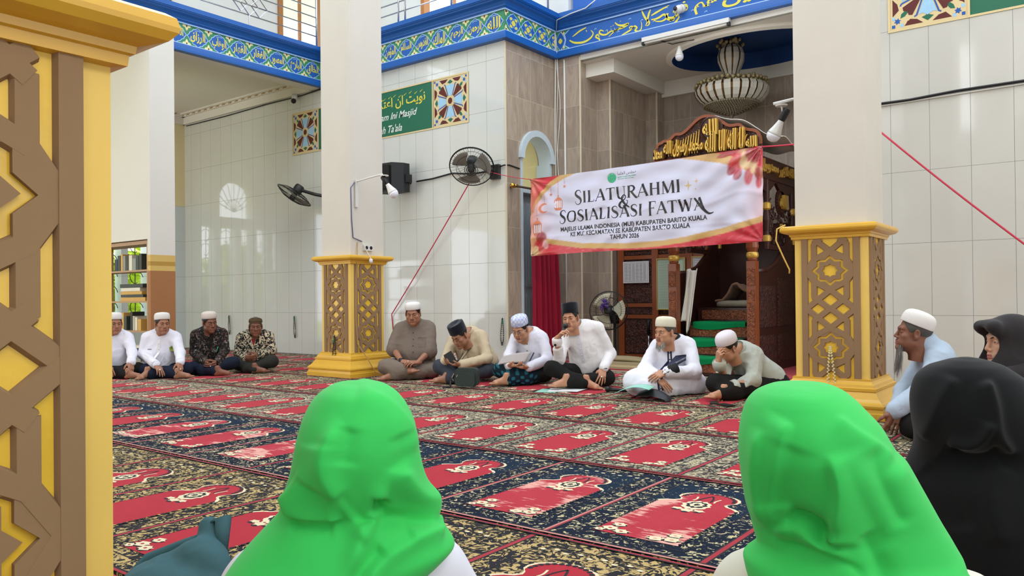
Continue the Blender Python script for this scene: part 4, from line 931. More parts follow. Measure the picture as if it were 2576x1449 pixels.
PED = [(-4.643, 2.6), (-4.643, 2.777), (-4.636, 2.842), (-4.611, 2.876), (-4.563, 2.888), (-4.543, 2.903), (-4.483, 2.903), (-4.436, 2.929), (-4.38, 2.97), (-4.302, 2.965), (-4.225, 3.005), (-4.117, 3.089), (-4.048, 3.128), (-3.981, 3.141), (-3.863, 3.116), (-3.791, 3.062), (-3.698, 2.993), (-3.634, 2.977), (-3.549, 2.975), (-3.493, 2.923), (-3.424, 2.897), (-3.376, 2.886), (-3.328, 2.853), (-3.298, 2.781), (-3.296, 2.714), (-3.296, 2.6)]
b = MB(); b.prism(PED, lambda u, v, d: (u, 9.10+d, v), 0, 0.05); b.build('crest_board', m_carv, mb_)
b = MB(); n_ = len(PED)
top = [p for p in PED if p[1] > 2.60]
top = sorted(top)
stroke2d(b, top, [0.035]*len(top), lambda u, v, d: (u, 9.10-d, v), 0, 0.0, 4, 0.022)
b.box(-4.69, -3.29, 9.055, 9.14, 2.585, 2.665, 1)
b.build('crest_rail', [m_mahl, m_carvl], mb_)
b = MB(); fp = lambda u, v, d: (u, 9.10-d, v)
def roundel(cu, cv, r, word):
    b.lathe([(r*1.12, 0), (r*1.12, .02), (r*1.02, .028), (r*.98, .016), (0.0, .016)], n=28, mat=Matrix.Translation((cu, 9.10, cv)) @ Matrix.Rotation(PI/2, 4, 'X'), mi=1)
    put_text(b, arabic(word), cu-r*.72, cu+r*.72, cv-r*.75, cv+r*.75, fp, 0, .03, 0, .017, 0.03)
roundel(-3.90, 2.985, 0.13, 'الله'); roundel(-4.60, 2.735, 0.085, 'محمد'); roundel(-3.39, 2.745, 0.088, 'الله')
put_text(b, arabic('لا اله الا الله'), -3.96, -3.475, 2.675, 2.93, fp, 0, .028, 0.12, .004, 0.04); put_text(b, arabic('محمد رسول الله'), -4.515, -3.99, 2.675, 2.89, fp, 0, .024, 0.12, .004, 0.04)
for k in range(13): stroke2d(b, [(-3.78+.025*k-.005, 2.70), (-3.775+.025*k, 2.80), (-3.75+.025*k, 2.955-.009*k)], [.008, .016, .006], fp, 0, .008, 4, .02)
for k in range(12): stroke2d(b, [(-4.47+.035*k, 2.70), (-4.465+.035*k, 2.77), (-4.44+.035*k, 2.83+.014*k)], [.006, .016, .006], fp, 0, .008, 4, .02)
b.build('gilded_calligraphy', [m_gl, m_ma], mb_)
for x in (-4.42, -3.41):   # front posts
    b = MB(); b.box(x-.055, x+.055, 9.03, 9.14, 0, 1.34, 0); b.box(x-.042, x+.042, 9.022, 9.03, .2, 1.0, 1); b.box(x-.045, x+.045, 9.018, 9.03, 1.05, 1.25, 1); b.box(x-.045, x+.045, 9.018, 9.03, .58, .75, 1)
    b.lathe([(.05, 1.34), (.06, 1.36), (.05, 1.38)], (x, 9.085, 0), 16, mi=0); b.lathe([(.052, 1.45), (.075, 1.5), (.07, 1.56), (.05, 1.62), (.055, 2.6)], (x, 9.085, 0), 16, mi=0)
    p = b.build('post', [m_mahl, m_carvl], mb_)
    b = MB(); b.lathe([(.05, 1.375), (.064, 1.385), (.07, 1.41), (.064, 1.44), (.05, 1.45)], (x, 9.085, 0), 32, mod=lambda a, i: 1+.05*math.cos(a*14)); b.build('gilded_ring', m_gl, p, True)
b = MB()   # steps, seat and back inside
for i, (y, z) in enumerate(((8.72, .20), (9.00, .40), (9.28, .60))): b.box(-4.36, -3.47, y, 10.6, z-.2, z, 0); b.box(-4.3, -3.53, y-.012, y, z-.17, z-.04, 1)
b.box(-4.36, -3.47, 9.65, 10.6, .6, .78, 0); b.box(-4.3, -3.53, 9.635, 9.65, .63, .75, 1); b.box(-4.45, -3.39, 10.5, 10.56, 0, 1.9, 0)
b.build('steps', [m_ma, m_carvl], mb_)
for i, (y, z) in enumerate(((8.72, .20), (9.00, .40), (9.28, .60))):
    b = MB(); b.sheet(24, 10, lambda u, v, y=y, z=z: (-4.25+.68*u, (y-.028-.006*math.sin(u*14)) if v < .35 else y-.028+(v-.35)*.45, (z+.012-.10*(1-v/.35)*(0.8+.2*math.sin(u*5))) if v < .35 else z+.014+.004*math.sin(u*9)))
    b.build('step_cloth', m_green, mb_, True)
for x, s in ((-4.43, -1), (-3.40, 1)):   # side walls with swept rail, open carved panel above
    prof = [(9.10, 0), (10.60, 0), (10.60, 1.85), (10.35, 1.70), (10.1, 1.47), (9.8, 1.30), (9.5, 1.22), (9.10, 1.20)]
    b = MB(); b.prism(prof, lambda u, v, d: (x+d, u, v), -.02, .02, 0)
    for (ya, yb, za, zb) in ((9.2, 9.75, .1, .45), (9.85, 10.45, .1, .45), (9.2, 9.75, .55, 1.05), (9.85, 10.45, .55, 1.15)): b.box(x+s*.02, x+s*.03, ya, yb, za, zb, 1)
    w_ = b.build('side_panel', [m_ma, m_carv], mb_)
    b = MB(); b.tube([(x, y, z+.02) for y, z in prof[2:]], .03, 8); b.build('swept_rail', m_ma, w_, True)
    b = MB()
    for y in (9.12, 10.55): b.box(x-.03, x+.03, y-.03, y+.03, 0, 2.62, 0)
    b.box(x-.03, x+.03, 9.1, 10.58, 2.36, 2.62, 0); b.box(x-.025, x+.025, 9.55, 10.55, 1.50, 1.56, 0)
    arc_ = [(9.15+1.38*t, 2.36-.16*abs(math.sin(PI*2*t))) for t in np.linspace(0, 1, 30)]
    for (a0, z0), (a1, z1) in zip(arc_, arc_[1:]): b.prism([(a0, z0), (a1, z1), (a1, 2.38), (a0, 2.38)], lambda u, v, d: (x+d, u, v), -.02, .02, 0)
    fs_ = lambda u, v, d: (x+s*(.03+d), u, v) if s > 0 else (x+s*(.03+d), u, v)
    for wi, (ya, yb) in enumerate(((9.25, 9.8), (9.9, 10.45))): put_text(b, arabic('الله اكبر' if wi else 'محمد رسول'), ya, yb, 2.42, 2.58, fs_, 1, .02, 0, .004, .02)
    # open-work vines and round medallion
    rg = random.Random(11)
    for k in range(46):
        y, z = 9.62+rg.random()*.86, 1.60+rg.random()*.48*(1-.1*rg.random())
        a = rg.random()*6.28; b.tube([(x, y+.075*math.cos(a+q*.9)*(1-q*.14), z+.075*math.sin(a+q*.9)*(1-q*.14)) for q in range(6)], .010, 5, 0)
    for k in range(24): a = 2*PI*k/24; b.sphere((x, 10.05+.15*math.cos(a), 2.12+.15*math.sin(a)), .022, 6, 0)
    b.lathe([(.14, -.02), (.14, .02), (0, .02)], n=24, mat=Matrix.Translation((x, 10.05, 2.12)) @ Matrix.Rotation(PI/2, 4, 'Y'), mi=0)
    put_text(b, arabic('الله'), 9.95, 10.15, 2.03, 2.21, fs_, 1, .03, 0, -.005, .02); put_text(b, arabic('محمد'), 9.97, 10.13, 1.72, 1.84, fs_, 1, .03, 0, -.02, .02)
    for y in (9.55, 10.5): b.lathe([(.03, 1.5), (.045, 1.6), (.03, 1.72), (.05, 1.86), (.03, 2.0), (.04, 2.2), (.03, 2.36)], (x, y, 0), 12, mi=0); b.lathe([(.03, 1.98), (.055, 2.0), (.055, 2.06), (.03, 2.08)], (x, y, 0), 12, mi=1); b.lathe([(.03, 1.58), (.05, 1.6), (.05, 1.66), (.03, 1.68)], (x, y, 0), 12, mi=1)
    b.build('canopy_side', [m_ma, m_gl], mb_)
b = MB(); b.box(-4.35, -3.48, 9.1, 10.6, 2.56, 2.6, 0); b.build('canopy_board', m_ma, mb_)
def tarp(u, v):
    x = -4.60+1.46*u; y = 9.17+1.5*v
    z = 2.86+.24*math.exp(-((u-.5)/.28)**2)*(1-.55*v)-.10*v+.03*math.sin(u*19+v*5)+.02*math.sin(v*17+u*4)-.14*max(0, u-.86)*4-.14*max(0, .14-u)*4
    return (x, y, z+.03)
b = MB(); b.sheet(60, 40, tarp); o = b.build('dust_sheet', m_wcloth, None, True); o.modifiers.new('t', 'SOLIDIFY').thickness = .006
tag(o, 'off white sheet draped over the roof of the pulpit', 'cloth')
def hang(u, v):
    return (-4.335+.16*u*(1-.25*v)+.012*math.sin(u*11+v*3)-.03*v, 9.30-.02-.03*math.sin(u*14)*(.4+v*.6)-.10*v, 1.27-(.66 if u < .5 else .80-.35*abs(u-.6))*v+.012*math.sin(u*8))
b = MB(); b.sheet(20, 26, hang); o = b.build('cloth', m_wcloth, None, True); o.modifiers.new('t', 'SOLIDIFY').thickness = .008
tag(o, 'white cloth hanging inside the left post of the pulpit', 'cloth')
# folded velvet rug and pad on the pulpit seat
def padsdf(name, label, x0, x1, y0, y1, z0, z1, mat, cat, wob=.012):
    b = MB()
    def fn(u, v):
        a = 2*PI*u; s = 2*v-1; k = (1-abs(s)**4)**.25 if abs(s) < 1 else 0
        ca, sa = math.cos(a), math.sin(a); q = 1/max(abs(ca), abs(sa))**.8
        return ((x0+x1)/2+(x1-x0)/2*s, (y0+y1)/2+(y1-y0)/2*min(1, abs(ca)*q)*math.copysign(1, ca)*(.4+.6*k), (z0+z1)/2+(z1-z0)/2*min(1, abs(sa)*q)*math.copysign(1, sa)*(.3+.7*k)+(wob*math.sin(9*s+3*a) if sa > 0 else 0))
    b.sheet(28, 24, fn); o = b.build(name, mat, None, True); return tag(o, label, cat)
padsdf('seat_pad', 'thin grey pad under the folded brown rug on the pulpit seat', -4.18, -3.50, 9.72, 10.3, .785, .875, M('grey felt', '#8f8674', .95, var=.1), 'pad', .004)
m_velvet = M('brown velvet pile', '#7d5f49', .95, var=.25, scale=14, spec=.1, sheen=.2)
b = MB(); pr = [(.0, .0), (.1, .01), (.18, .10), (.24, .20), (.33, .23), (.40, .16), (.46, .12), (.54, .17), (.60, .22), (.66, .25), (.70, .0)]
b.sheet(40, 14, lambda u, v: (-4.17+.66*u, 9.75+.42*v, .878+np.interp(u*.7, [p[0] for p in pr], [p[1] for p in pr])*(1-.25*v)*(1.0)+.008*math.sin(u*20+v*9)))
o = b.build('folded_rug', m_velvet, None, True); o.modifiers.new('t', 'SOLIDIFY').thickness = .03; tag(o, 'folded brown velvet rug lying on the pulpit seat', 'rug')
# ================================================================== CARVED DOORS AND NOTICES AT THE BACK OF THE MIHRAB
t = thing('carved_screen', 'dark carved wooden screen in the mihrab, left of the pulpit', 'screen', (-5.3, 10.42, 0))
b = MB(); b.box(-5.98, -4.50, 10.44, 10.50, 0, 1.95); b.build('back_board', m_ma, t)
b = MB()
for x in (-5.93, -5.36, -4.82, -4.53): b.box(x-.05, x+.05, 10.39, 10.46, 0, 1.95)
for z in (.05, .64, .81, 1.52, 1.65, 1.91): b.box(-5.96, -4.5, 10.40, 10.45, z-.028, z+.028)
b.build('frame', m_mahl, t)
for x0, x1 in ((-5.87, -5.42), (-5.30, -4.88), (-4.76, -4.59)):
    for z0, z1 in ((.1, .59), (.68, .77), (.85, 1.48), (1.56, 1.61), (1.69, 1.87)):
        b = MB(); b.box(x0, x1, 10.415, 10.445, z0, z1); b.build('carved_panel', m_carv, t)
m_paper = M('white paper', '#d6d6d6', .7, var=.02); m_ink = M('grey print', '#6e6e74', .7, var=0); m_gpaper = M('pale green paper', '#b9cfb6', .7, var=.03); m_frame = M('thin gold frame', '#b3954f', .35, var=.06)
def notice(name, label, x0, x1, z0, z1, y, paper, frame=None, rows=14, cols=1):
    rows = int(rows*1.6)
    t = thing(name, label, 'notice', ((x0+x1)/2, y, z0)); fn = lambda u, v, d: (u, y-d, v)
    b = MB(); b.box(x0, x1, y-.004, y, z0, z1); b.build('sheet', paper, t)
    b = MB(); r = random.Random(5)
    for i in range(rows):
        v = z1-.03-(z1-z0-.06)*(i+.5)/rows
        for c_ in range(cols):
            ua = x0+.03+(x1-x0-.06)*c_/cols; ub = x0+.03+(x1-x0-.06)*(c_+.85-.15*r.random())/cols
            poly2d(b, [(ua, v-.0018), (ub, v-.0018), (ub, v+.0018), (ua, v+.0018)], fn, 0, .0055)
    frame2d(b, fn, x0+.018, x1-.018, z0+.018, z1-.018, .004, 0, .0052); b.build('print', m_ink, t, fix=False)
    if frame:
        b = MB()
        for q in ((x0-.015, x0, z0-.015, z1+.015), (x1, x1+.015, z0-.015, z1+.015), (x0, x1, z0-.015, z0), (x0, x1, z1, z1+.015)): b.box(q[0], q[1], y-.014, y+.001, q[2], q[3])
        b.build('frame', frame, t)
notice('notice_sheet', 'white printed timetable pinned to the carved screen', -5.885, -5.455, 1.14, 1.46, 10.385, m_paper, None, 14, 6)
notice('framed_text', 'tall framed pale green text sheet beside the pulpit post', -5.31, -4.885, .755, 1.475, 10.38, m_gpaper, m_frame, 26, 1)
notice('framed_sign', 'small framed sign right of the green text sheet', -4.76, -4.50, 1.17, 1.485, 10.38, m_paper, m_frame, 5, 1)
# ================================================================== CHANDELIER
ch = thing('chandelier', 'large crystal chandelier with white ribbed bowl under the blue dome', 'chandelier', (-4.35, 10.85, 4.6))
m_opal = M('opal ribbed glass', '#c3beb1', .3, var=.05, spec=.5); m_brass = M('aged brass strip', '#5f4527', .3, metal=.8, var=.1); m_crys = M('smoky crystal', '#8f8058', .12, var=.3, scale=40, spec=.8)
cxy = (-4.35, 10.85)
def ribbed(prof, nseg, name):
    b = MB(); n = nseg*4
    vs = []
    for r, z in prof:
        for j in range(n):
            a = 2*PI*j/n; rr = r*(1.015 if j % 4 == 0 else 1.0); vs.append((cxy[0]+rr*math.cos(a), cxy[1]+rr*math.sin(a), z))
    for i in range(len(prof)-1):
        for j in range(n): b.add([vs[i*n+j], vs[i*n+(j+1) % n], vs[(i+1)*n+(j+1) % n], vs[(i+1)*n+j]], [(0, 1, 2, 3)], 1 if j % 4 == 0 else 0)
    return b.build(name, [m_opal, m_brass], ch, True)
ribbed([(.11, 4.52), (.165, 4.46), (.19, 4.38), (.185, 4.30), (.15, 4.21), (.115, 4.14), (.095, 4.08), (.095, 4.05)], 11, 'upper_vase')
ribbed([(.42, 3.95), (.49, 3.92), (.515, 3.87), (.50, 3.80), (.44, 3.72), (.36, 3.665)], 26, 'bowl')
b = MB(); b.lathe([(.095, 4.06), (.10, 4.03), (.05, 4.0), (.05, 3.92), (.42, 3.93)], (*cxy, 0), 32); b.lathe([(.01, 4.6), (.012, 4.5)], (*cxy, 0), 8); b.build('stem', m_brass, ch, True)
rc = random.Random(2); b = MB()
for ring_, (r, z, n) in enumerate(((.50, 3.955, 44), (.44, 3.985, 38), (.37, 4.0, 32), (.28, 4.0, 24), (.47, 3.925, 40))):
    for k in range(n):
        a = 2*PI*(k+.3*ring_)/n; b.sphere((cxy[0]+r*math.cos(a), cxy[1]+r*math.sin(a), z+rc.uniform(-.02, .02)), .024+.006*rc.random(), 6)
for k in range(36): a = rc.random()*6.28; r = .06+.13*rc.random(); b.sphere((cxy[0]+r*math.cos(a), cxy[1]+r*math.sin(a), 4.54+rc.uniform(-.03, .05)), .03, 6)
o = b.build('crystal_fringe', m_crys, ch, True); o['kind'] = 'stuff'
b = MB()
for i in range(11):
    f = i/10; r = .37*(1-f)**.85+.012; z = 3.665-.14*f; n = max(5, int(r*2*PI/.034))
    for k in range(n): a = 2*PI*(k+.5*(i % 2))/n; b.sphere((cxy[0]+r*math.cos(a), cxy[1]+r*math.sin(a), z), .021, 6)
b.sphere((*cxy, 3.50), .03, 8); b.lathe([(.36, 3.672), (.2, 3.62), (.03, 3.53), (0, 3.53)], (*cxy, 0), 24)
o = b.build('crystal_basket', M('dark crystal', '#6f624a', .15, var=.4, scale=40, spec=.8), ch, True); o['kind'] = 'stuff'
# ================================================================== FANS
m_fanb = M('dark fan plastic', '#2a2a28', .4, var=.1); m_wire = M('black fan wire', '#1b1b1b', .35, var=0); m_bladeg = M('translucent grey blade', '#8f8d84', .3, var=.05); m_bladew = M('cream fan blade', '#cbc6ac', .35, var=.05)
def basis(ax):
    ax = Vector(ax).normalized(); s = ax.cross(Vector((0, 0, 1))); s = s.normalized() if s.length > .05 else Vector((1, 0, 0)); return Matrix((s, ax.cross(s) * -1, ax)).transposed().to_4x4()
def fan_head(parent, c, ax, R, blade_m, nb=3, rot=.5, wires=60, dome=.09):
    Mx = Matrix.Translation(c) @ basis(ax); T = lambda x, y, z: Mx @ Vector((x, y, z))
    b = MB()
    def circ(r, z, t, n=40): b.tube([T(r*math.cos(2*PI*i/n), r*math.sin(2*PI*i/n), z) for i in range(n)], t, 5, closed=True)
    circ(R, 0, .008); circ(R*.98, .012, .004); circ(R*.3, dome*.95, .004); circ(R*.68, dome*.6, .003); circ(R*.68, -dome*.6, .003); circ(R*.2, dome, .006)
    for k in range(wires):
        a = 2*PI*k/wires; tw = .35
        b.tube([T(R*q*math.cos(a+tw*(1-q)), R*q*math.sin(a+tw*(1-q)), dome*(1-q**3)) for q in (.2, .55, .85, 1)], .0018, 3, cap=False)
        if k % 2 == 0: b.tube([T(R*q*math.cos(a-tw*(1-q)), R*q*math.sin(a-tw*(1-q)), -dome*.8*(1-q**3)) for q in (.25, .6, .85, 1)], .0018, 3, cap=False)
    b.build('cage', m_wire, parent, True)
    b = MB(); b.lathe([(0, dome+.008), (.045, dome+.006), (.05, dome-.002), (.045, -.02), (.03, -.03)], mat=Mx, n=20); b.build('hub', m_fanb, parent, True)
    for k in range(nb):
        b = MB(); a0 = rot+2*PI*k/nb
        def bl(u, v):
            r = R*(.16+.72*u); w = (.30+.55*u)*(1-.35*max(0, u-.7)/.3*abs(v-.3)); a = a0+(v-.5)*w*1.9+.35*u
            return T(r*math.cos(a), r*math.sin(a), .02+(v-.5)*.05)
        b.sheet(10, 8, bl); o = b.build('blade', blade_m, parent, True); o.modifiers.new('t', 'SOLIDIFY').thickness = .003
    b = MB(); b.lathe([(.02, -.03), (.075, -.05), (.082, -.09), (.08, -.17), (.065, -.195), (0, -.2)], mat=Mx, n=20); b.build('motor', m_fanb, parent, True)
    return Mx
f1 = thing('wall_fan', 'black wall fan facing the hall between the loudspeaker and the side door', 'fan', (-7.03, 8.25, 2.75), 'wall fans')
ax1 = Vector((.42, -.62, -.66)); Mx = fan_head(f1, (-7.03, 8.24, 2.75), ax1, .305, m_bladeg)
b = MB(); b.tube([Mx @ Vector((0, 0, -.12)), (-6.93, 8.45, 2.74), (-6.88, 8.56, 2.72)], .028, 8); b.box(-6.95, -6.80, 8.54, 8.598, 2.60, 2.80); b.build('wall_bracket', m_fanb, f1)
f2 = thing('wall_fan', 'black wall fan tilted down beside the far left rosette panel', 'fan', (-10.95, 8.25, 2.75), 'wall fans')
ax2 = Vector((-.30, -.45, -.84)); Mx = fan_head(f2, (-10.93, 8.22, 2.70), ax2, .315, m_bladeg)
b = MB(); b.tube([Mx @ Vector((0, 0, -.12)), (-10.6, 8.40, 2.70), (-10.45, 8.56, 2.66)], .028, 8); b.box(-10.50, -10.38, 8.5, 8.598, 2.55, 2.76); b.build('wall_bracket', m_fanb, f2)
f3 = thing('standing_fan', 'black standing fan with cream blades and a purple ribbon behind the speaking man', 'fan', (-5.65, 9.6, 0))
Mx = fan_head(f3, (-5.65, 9.55, .745), (.35, -.92, .12), .27, m_bladew, 3, .75, 44, .07)
b = MB(); b.tube([(-5.62, 9.66, .62), (-5.62, 9.66, .03)], [.018, .022], 10); b.lathe([(.2, 0), (.2, .02), (.05, .045), (.03, .08)], (-5.62, 9.66, 0), 24); b.box(-5.67, -5.57, 9.6, 9.70, .56, .68); b.build('stand', m_black, f3)
b = MB(); rr_ = random.Random(4)
for k in range(26):
    a = rr_.random()*6.28; r = rr_.random()*.06; c_ = Vector((-5.64+.0+r*math.cos(a)*1.1, 9.46-rr_.random()*.05, .80+r*math.sin(a)*1.2+.03)); d_ = Vector((math.cos(a), -.3, math.sin(a)))*.04
    b.tube([c_-d_, c_+Vector((0, -.025, .01)), c_+d_], [.005, .014, .004], 5)
b.build('ribbon', M('purple ribbon', '#5a3f8c', .4, var=.35, scale=30), f3, True)
# ================================================================== LOUDSPEAKER, LAMPS, CAMERAS, CABLES
t = thing('loudspeaker', 'black loudspeaker box on the tiled wall beside the gold pillar', 'loudspeaker', (-8.65, 8.4, 2.55))
b = MB(); b.prism([(-8.86, 8.12), (-8.50, 8.14), (-8.41, 8.30), (-8.41, 8.42), (-8.80, 8.46), (-8.88, 8.3)], lambda u, v, d: (u, v, d), 2.54, 2.97); b.build('cabinet', M('black speaker vinyl', '#1d1f20', .55, var=.08, bump=.1, bscale=200), t)
b = MB(); b.box(-8.84, -8.53, 8.10, 8.125, 2.58, 2.93); b.build('grille', M('black speaker cloth', '#121314', .8, var=.1), t)
b = MB(); b.box(-8.70, -8.55, 8.45, 8.6, 2.70, 2.80); b.box(-8.42, -8.36, 8.32, 8.42, 2.68, 2.80); b.build('bracket', m_black, t)
m_bulb = M('white bulb plastic', '#d5d3cd', .3, var=.03); m_dif = M('frosted bulb dome', '#dcdde6', .2, var=.02)
def bulb(name, label, base, tip, extra=None, group=None, holder=True):
    base, tip = Vector(base), Vector(tip); ax = (tip-base); L = ax.length; Mx = Matrix.Translation(base) @ basis(ax); k = L/.30
    t = thing(name, label, 'lamp', base, group)
    if holder:
        b = MB(); b.lathe([(0, 0), (.030*k, 0), (.032*k, .02*k), (.030*k, .10*k), (.024*k, .11*k)], mat=Mx, n=16); b.build('socket', m_black, t, True)
    b = MB(); b.lathe([(.022*k, .09*k), (.026*k, .12*k), (.040*k, .17*k), (.056*k, .215*k), (.060*k, .235*k)], mat=Mx, n=20); b.build('bulb_body', m_bulb, t, True)
    b = MB(); b.lathe([(.060*k, .235*k), (.059*k, .25*k), (.05*k, .275*k), (.028*k, .295*k), (0, .30*k)], mat=Mx, n=20); b.build('bulb_dome', m_dif, t, True)
    if extra: extra(t)
    return t
def arm1(t):
    b = MB(); b.box(-7.285, -7.265, 6.36, 6.40, 2.05, 2.38); b.tube([(-7.28, 6.38, 2.36), (-7.04, 6.40, 2.39), (-6.86, 6.42, 2.41)], .010, 6); b.lathe([(0, 0), (.05, 0), (.05, .012), (0, .012)], (-6.84, 6.43, 2.385), 14); b.build('arm', m_bulb, t)
bulb('bulb_lamp', 'white bulb on a thin wall arm in front of the black loudspeaker', (-6.86, 6.42, 2.38), (-6.72, 6.50, 2.13), arm1, 'bulb lamps on pillar arms')
def arm2(t):
    b = MB(); b.tube([(-2.02, 6.56, 2.55), (-2.10, 6.53, 2.54), (-2.24, 6.48, 2.515)], .012, 6); b.lathe([(0, 0), (.045, 0), (.05, .012), (0, .02)], (-2.18, 6.50, 2.49), 14); b.tube([(-2.18, 6.5, 2.5), (-2.17, 6.5, 2.44)], .008, 6); b.build('arm', m_bulb, t)
bulb('bulb_lamp', 'white bulb in a dark socket leaning out from the white pillar above the pulpit', (-2.13, 6.50, 2.46), (-2.275, 6.50, 2.21), arm2, 'bulb lamps on pillar arms')
bulb('ceiling_bulb', 'white bulb hanging under the tube light at the mihrab beam', (-4.70, 9.90, 4.44), (-4.70, 9.90, 4.15), None, None, False)
t = thing('tube_light', 'long white fluorescent tube under the blue mihrab beam', 'tube light', (-4.56, 9.77, 4.47))
b = MB(); b.box(-5.19, -3.93, 9.74, 9.80, 4.47, 4.53); b.build('batten', m_bulb, t)
b = MB(); b.tube([(-5.17, 9.77, 4.455), (-3.95, 9.77, 4.455)], .018, 10); b.build('tube', M('white tube glass', '#e4e2da', .25, var=0), t, True)
b = MB(); b.box(-5.195, -5.16, 9.745, 9.795, 4.43, 4.48); b.box(-3.96, -3.925, 9.745, 9.795, 4.43, 4.48); b.build('end_cap', m_black, t)
t = thing('dome_camera', 'white dome camera mounted on the yellow calligraphy beam', 'camera', (-4.63, 9.76, 4.80))
b = MB(); b.lathe([(.06, 0), (.06, .03), (.05, .05)], mat=Matrix.Translation((-4.62, 9.83, 4.82)) @ basis((0, -1, 0)), n=20); b.sphere((-4.63, 9.755, 4.80), .058, 18); b.build('body', m_bulb, t, True)
b = MB(); b.lathe([(.03, 0), (.03, .012), (0, .015)], mat=Matrix.Translation((-4.655, 9.70, 4.80)) @ basis((-.45, -1, -.05)), n=16); b.build('lens', m_black, t, True)
t = thing('dome_camera', 'small dark camera under the cornice above the left rosette', 'camera', (-11.3, 8.5, 4.45))
b = MB(); b.sphere((-11.30, 8.50, 4.40), .045, 14); b.build('lens', m_black, t, True)
b = MB(); b.lathe([(.03, 4.43), (.05, 4.45), (.05, 4.52)], (-11.30, 8.52, 0), 14); b.build('mount', m_bulb, t, True)
cable('wall_cable', 'black cable clipped along the right wall', [(-1.93, 8.575, 2.86), (-1.6, 8.575, 2.855), (-1.2, 8.575, 2.875), (-.6, 8.575, 2.875), (1.5, 8.575, 2.90)], .013, m_black)
cable('wall_cable', 'pale cable just under the black one on the right wall', [(-1.93, 8.58, 2.835), (-1.2, 8.58, 2.845), (-.6, 8.58, 2.85), (1.5, 8.58, 2.87)], .006, m_cable_w)
cable('wall_cable', 'black cable from the loudspeaker to the middle wall fan', [(-8.41, 8.57, 2.72), (-8.1, 8.58, 2.73), (-7.7, 8.58, 2.77), (-7.3, 8.58, 2.72), (-6.95, 8.58, 2.73)], .012, m_black)
cable('wall_cable', 'black cable from the middle wall fan round the stone corner', [(-6.85, 8.58, 2.76), (-6.72, 8.57, 2.78), (-6.70, 8.66, 2.79), (-6.70, 8.9, 2.77)], .010, m_black)
cable('wall_cable', 'black cable dropping from the ceiling edge to the far left fan', [(-10.40, 8.58, 4.55), (-10.42, 8.585, 3.8), (-10.43, 8.585, 3.0), (-10.47, 8.56, 2.74)], .009, m_black)
cable('wall_cable', 'black cable clipped under the left wing cornice', [(-14.9, 8.58, 4.49), (-13.5, 8.58, 4.48), (-12.2, 8.58, 4.50), (-11.2, 8.58, 4.49), (-10.5, 8.58, 4.52)], .009, m_black)
cable('wall_cable', 'blue grey cable stapled down the gold pillar shaft from the lamp arm', [(-7.28, 6.36, 2.35), (-7.285, 6.30, 2.28), (-7.286, 6.31, 1.9), (-7.286, 6.33, 1.68), (-7.286, 6.47, 1.64)], .006, M('blue grey cable', '#5b5f80', .5, var=0))
cable('wall_cable', 'yellowish cable running down the gold pillar to the floor', [(-7.286, 6.40, 1.63), (-7.26, 6.37, 1.46), (-7.275, 6.36, 1.2), (-7.272, 6.35, .7), (-7.268, 6.37, .4), (-7.16, 6.43, .22), (-7.12, 6.52, .05), (-7.0, 6.62, .01), (-6.8, 6.68, .01)], .006, M('tan cable', '#b48f55', .5, var=0))
t = thing('wall_socket', 'small white double socket on the gold pillar shaft', 'socket', (-7.28, 6.56, 1.57))
b = MB(); b.box(-7.296, -7.262, 6.49, 6.63, 1.53, 1.60); b.build('body', m_bulb, t)
b = MB()
for y in (6.525, 6.595): b.lathe([(.022, 0), (.022, .002)], mat=Matrix.Translation((-7.262, y, 1.565)) @ basis((1, 0, 0)), n=14)
b.build('outlet', m_black, t)
t = thing('plug', 'white plug hanging by its cord below the socket on the gold pillar', 'plug', (-7.2, 6.5, 1.40))
b = MB(); b.tube([(-7.26, 6.46, 1.62), (-7.22, 6.50, 1.50), (-7.19, 6.52, 1.43)], .005, 6); b.build('cord', m_cable_w, t)
b = MB(); b.lathe([(.012, 0), (.024, .01), (.024, .05), (.01, .06)], (-7.185, 6.52, 1.37), 12); b.build('body', m_bulb, t, True)
for i, (dx, wob, top, bot, lb) in enumerate(((0, .01, 5.12, 1.3, 'white cable bundle on the stone corner, topmost run along the blue beam'), (.035, .018, 4.9, 2.3, 'second white cable in the bundle on the stone corner'), (.06, .03, 4.55, 2.4, 'loose white cable at the stone corner near the arch'))):
    pts = [(-6.69+dx+wob*math.sin(q*9+i), 9.80, bot+(top-bot)*q) for q in np.linspace(1, 0, 14)]
    cable('wall_cable', lb, pts, .011 if i == 0 else .006, m_cable_w, 'cable')
cable('wall_cable', 'straight white conduit down the stone pier beside the white bundle', [(-6.53, 9.815, 4.5), (-6.53, 9.815, .05)], .014, m_cable_w)
cable('wall_cable', 'white cable looping over the blue cornice to the gallery', [(-6.66, 9.80, 4.95), (-6.55, 9.66, 5.06), (-6.30, 9.66, 5.10), (-6.05, 9.66, 5.12), (-5.85, 9.70, 5.24)], .008, m_cable_w)
cable('wall_cable', 'thin dark cables strung under the mihrab beam by the bulb', [(-4.95, 9.80, 4.46), (-4.8, 9.9, 4.40), (-4.6, 9.95, 4.42), (-4.2, 10.0, 4.40), (-3.7, 9.9, 4.46)], .006, m_black)
t = cable('wall_cable', 'yellow cable looping off the corner of the white pillar pedestal', [(-2.06, 6.20, 1.48), (-2.115, 6.17, 1.45), (-2.125, 6.17, 1.36), (-2.075, 6.2, 1.22), (-2.045, 6.24, 1.13), (-2.05, 6.25, 1.10)], .006, M('yellow cable', '#d8b25a', .5, var=0))
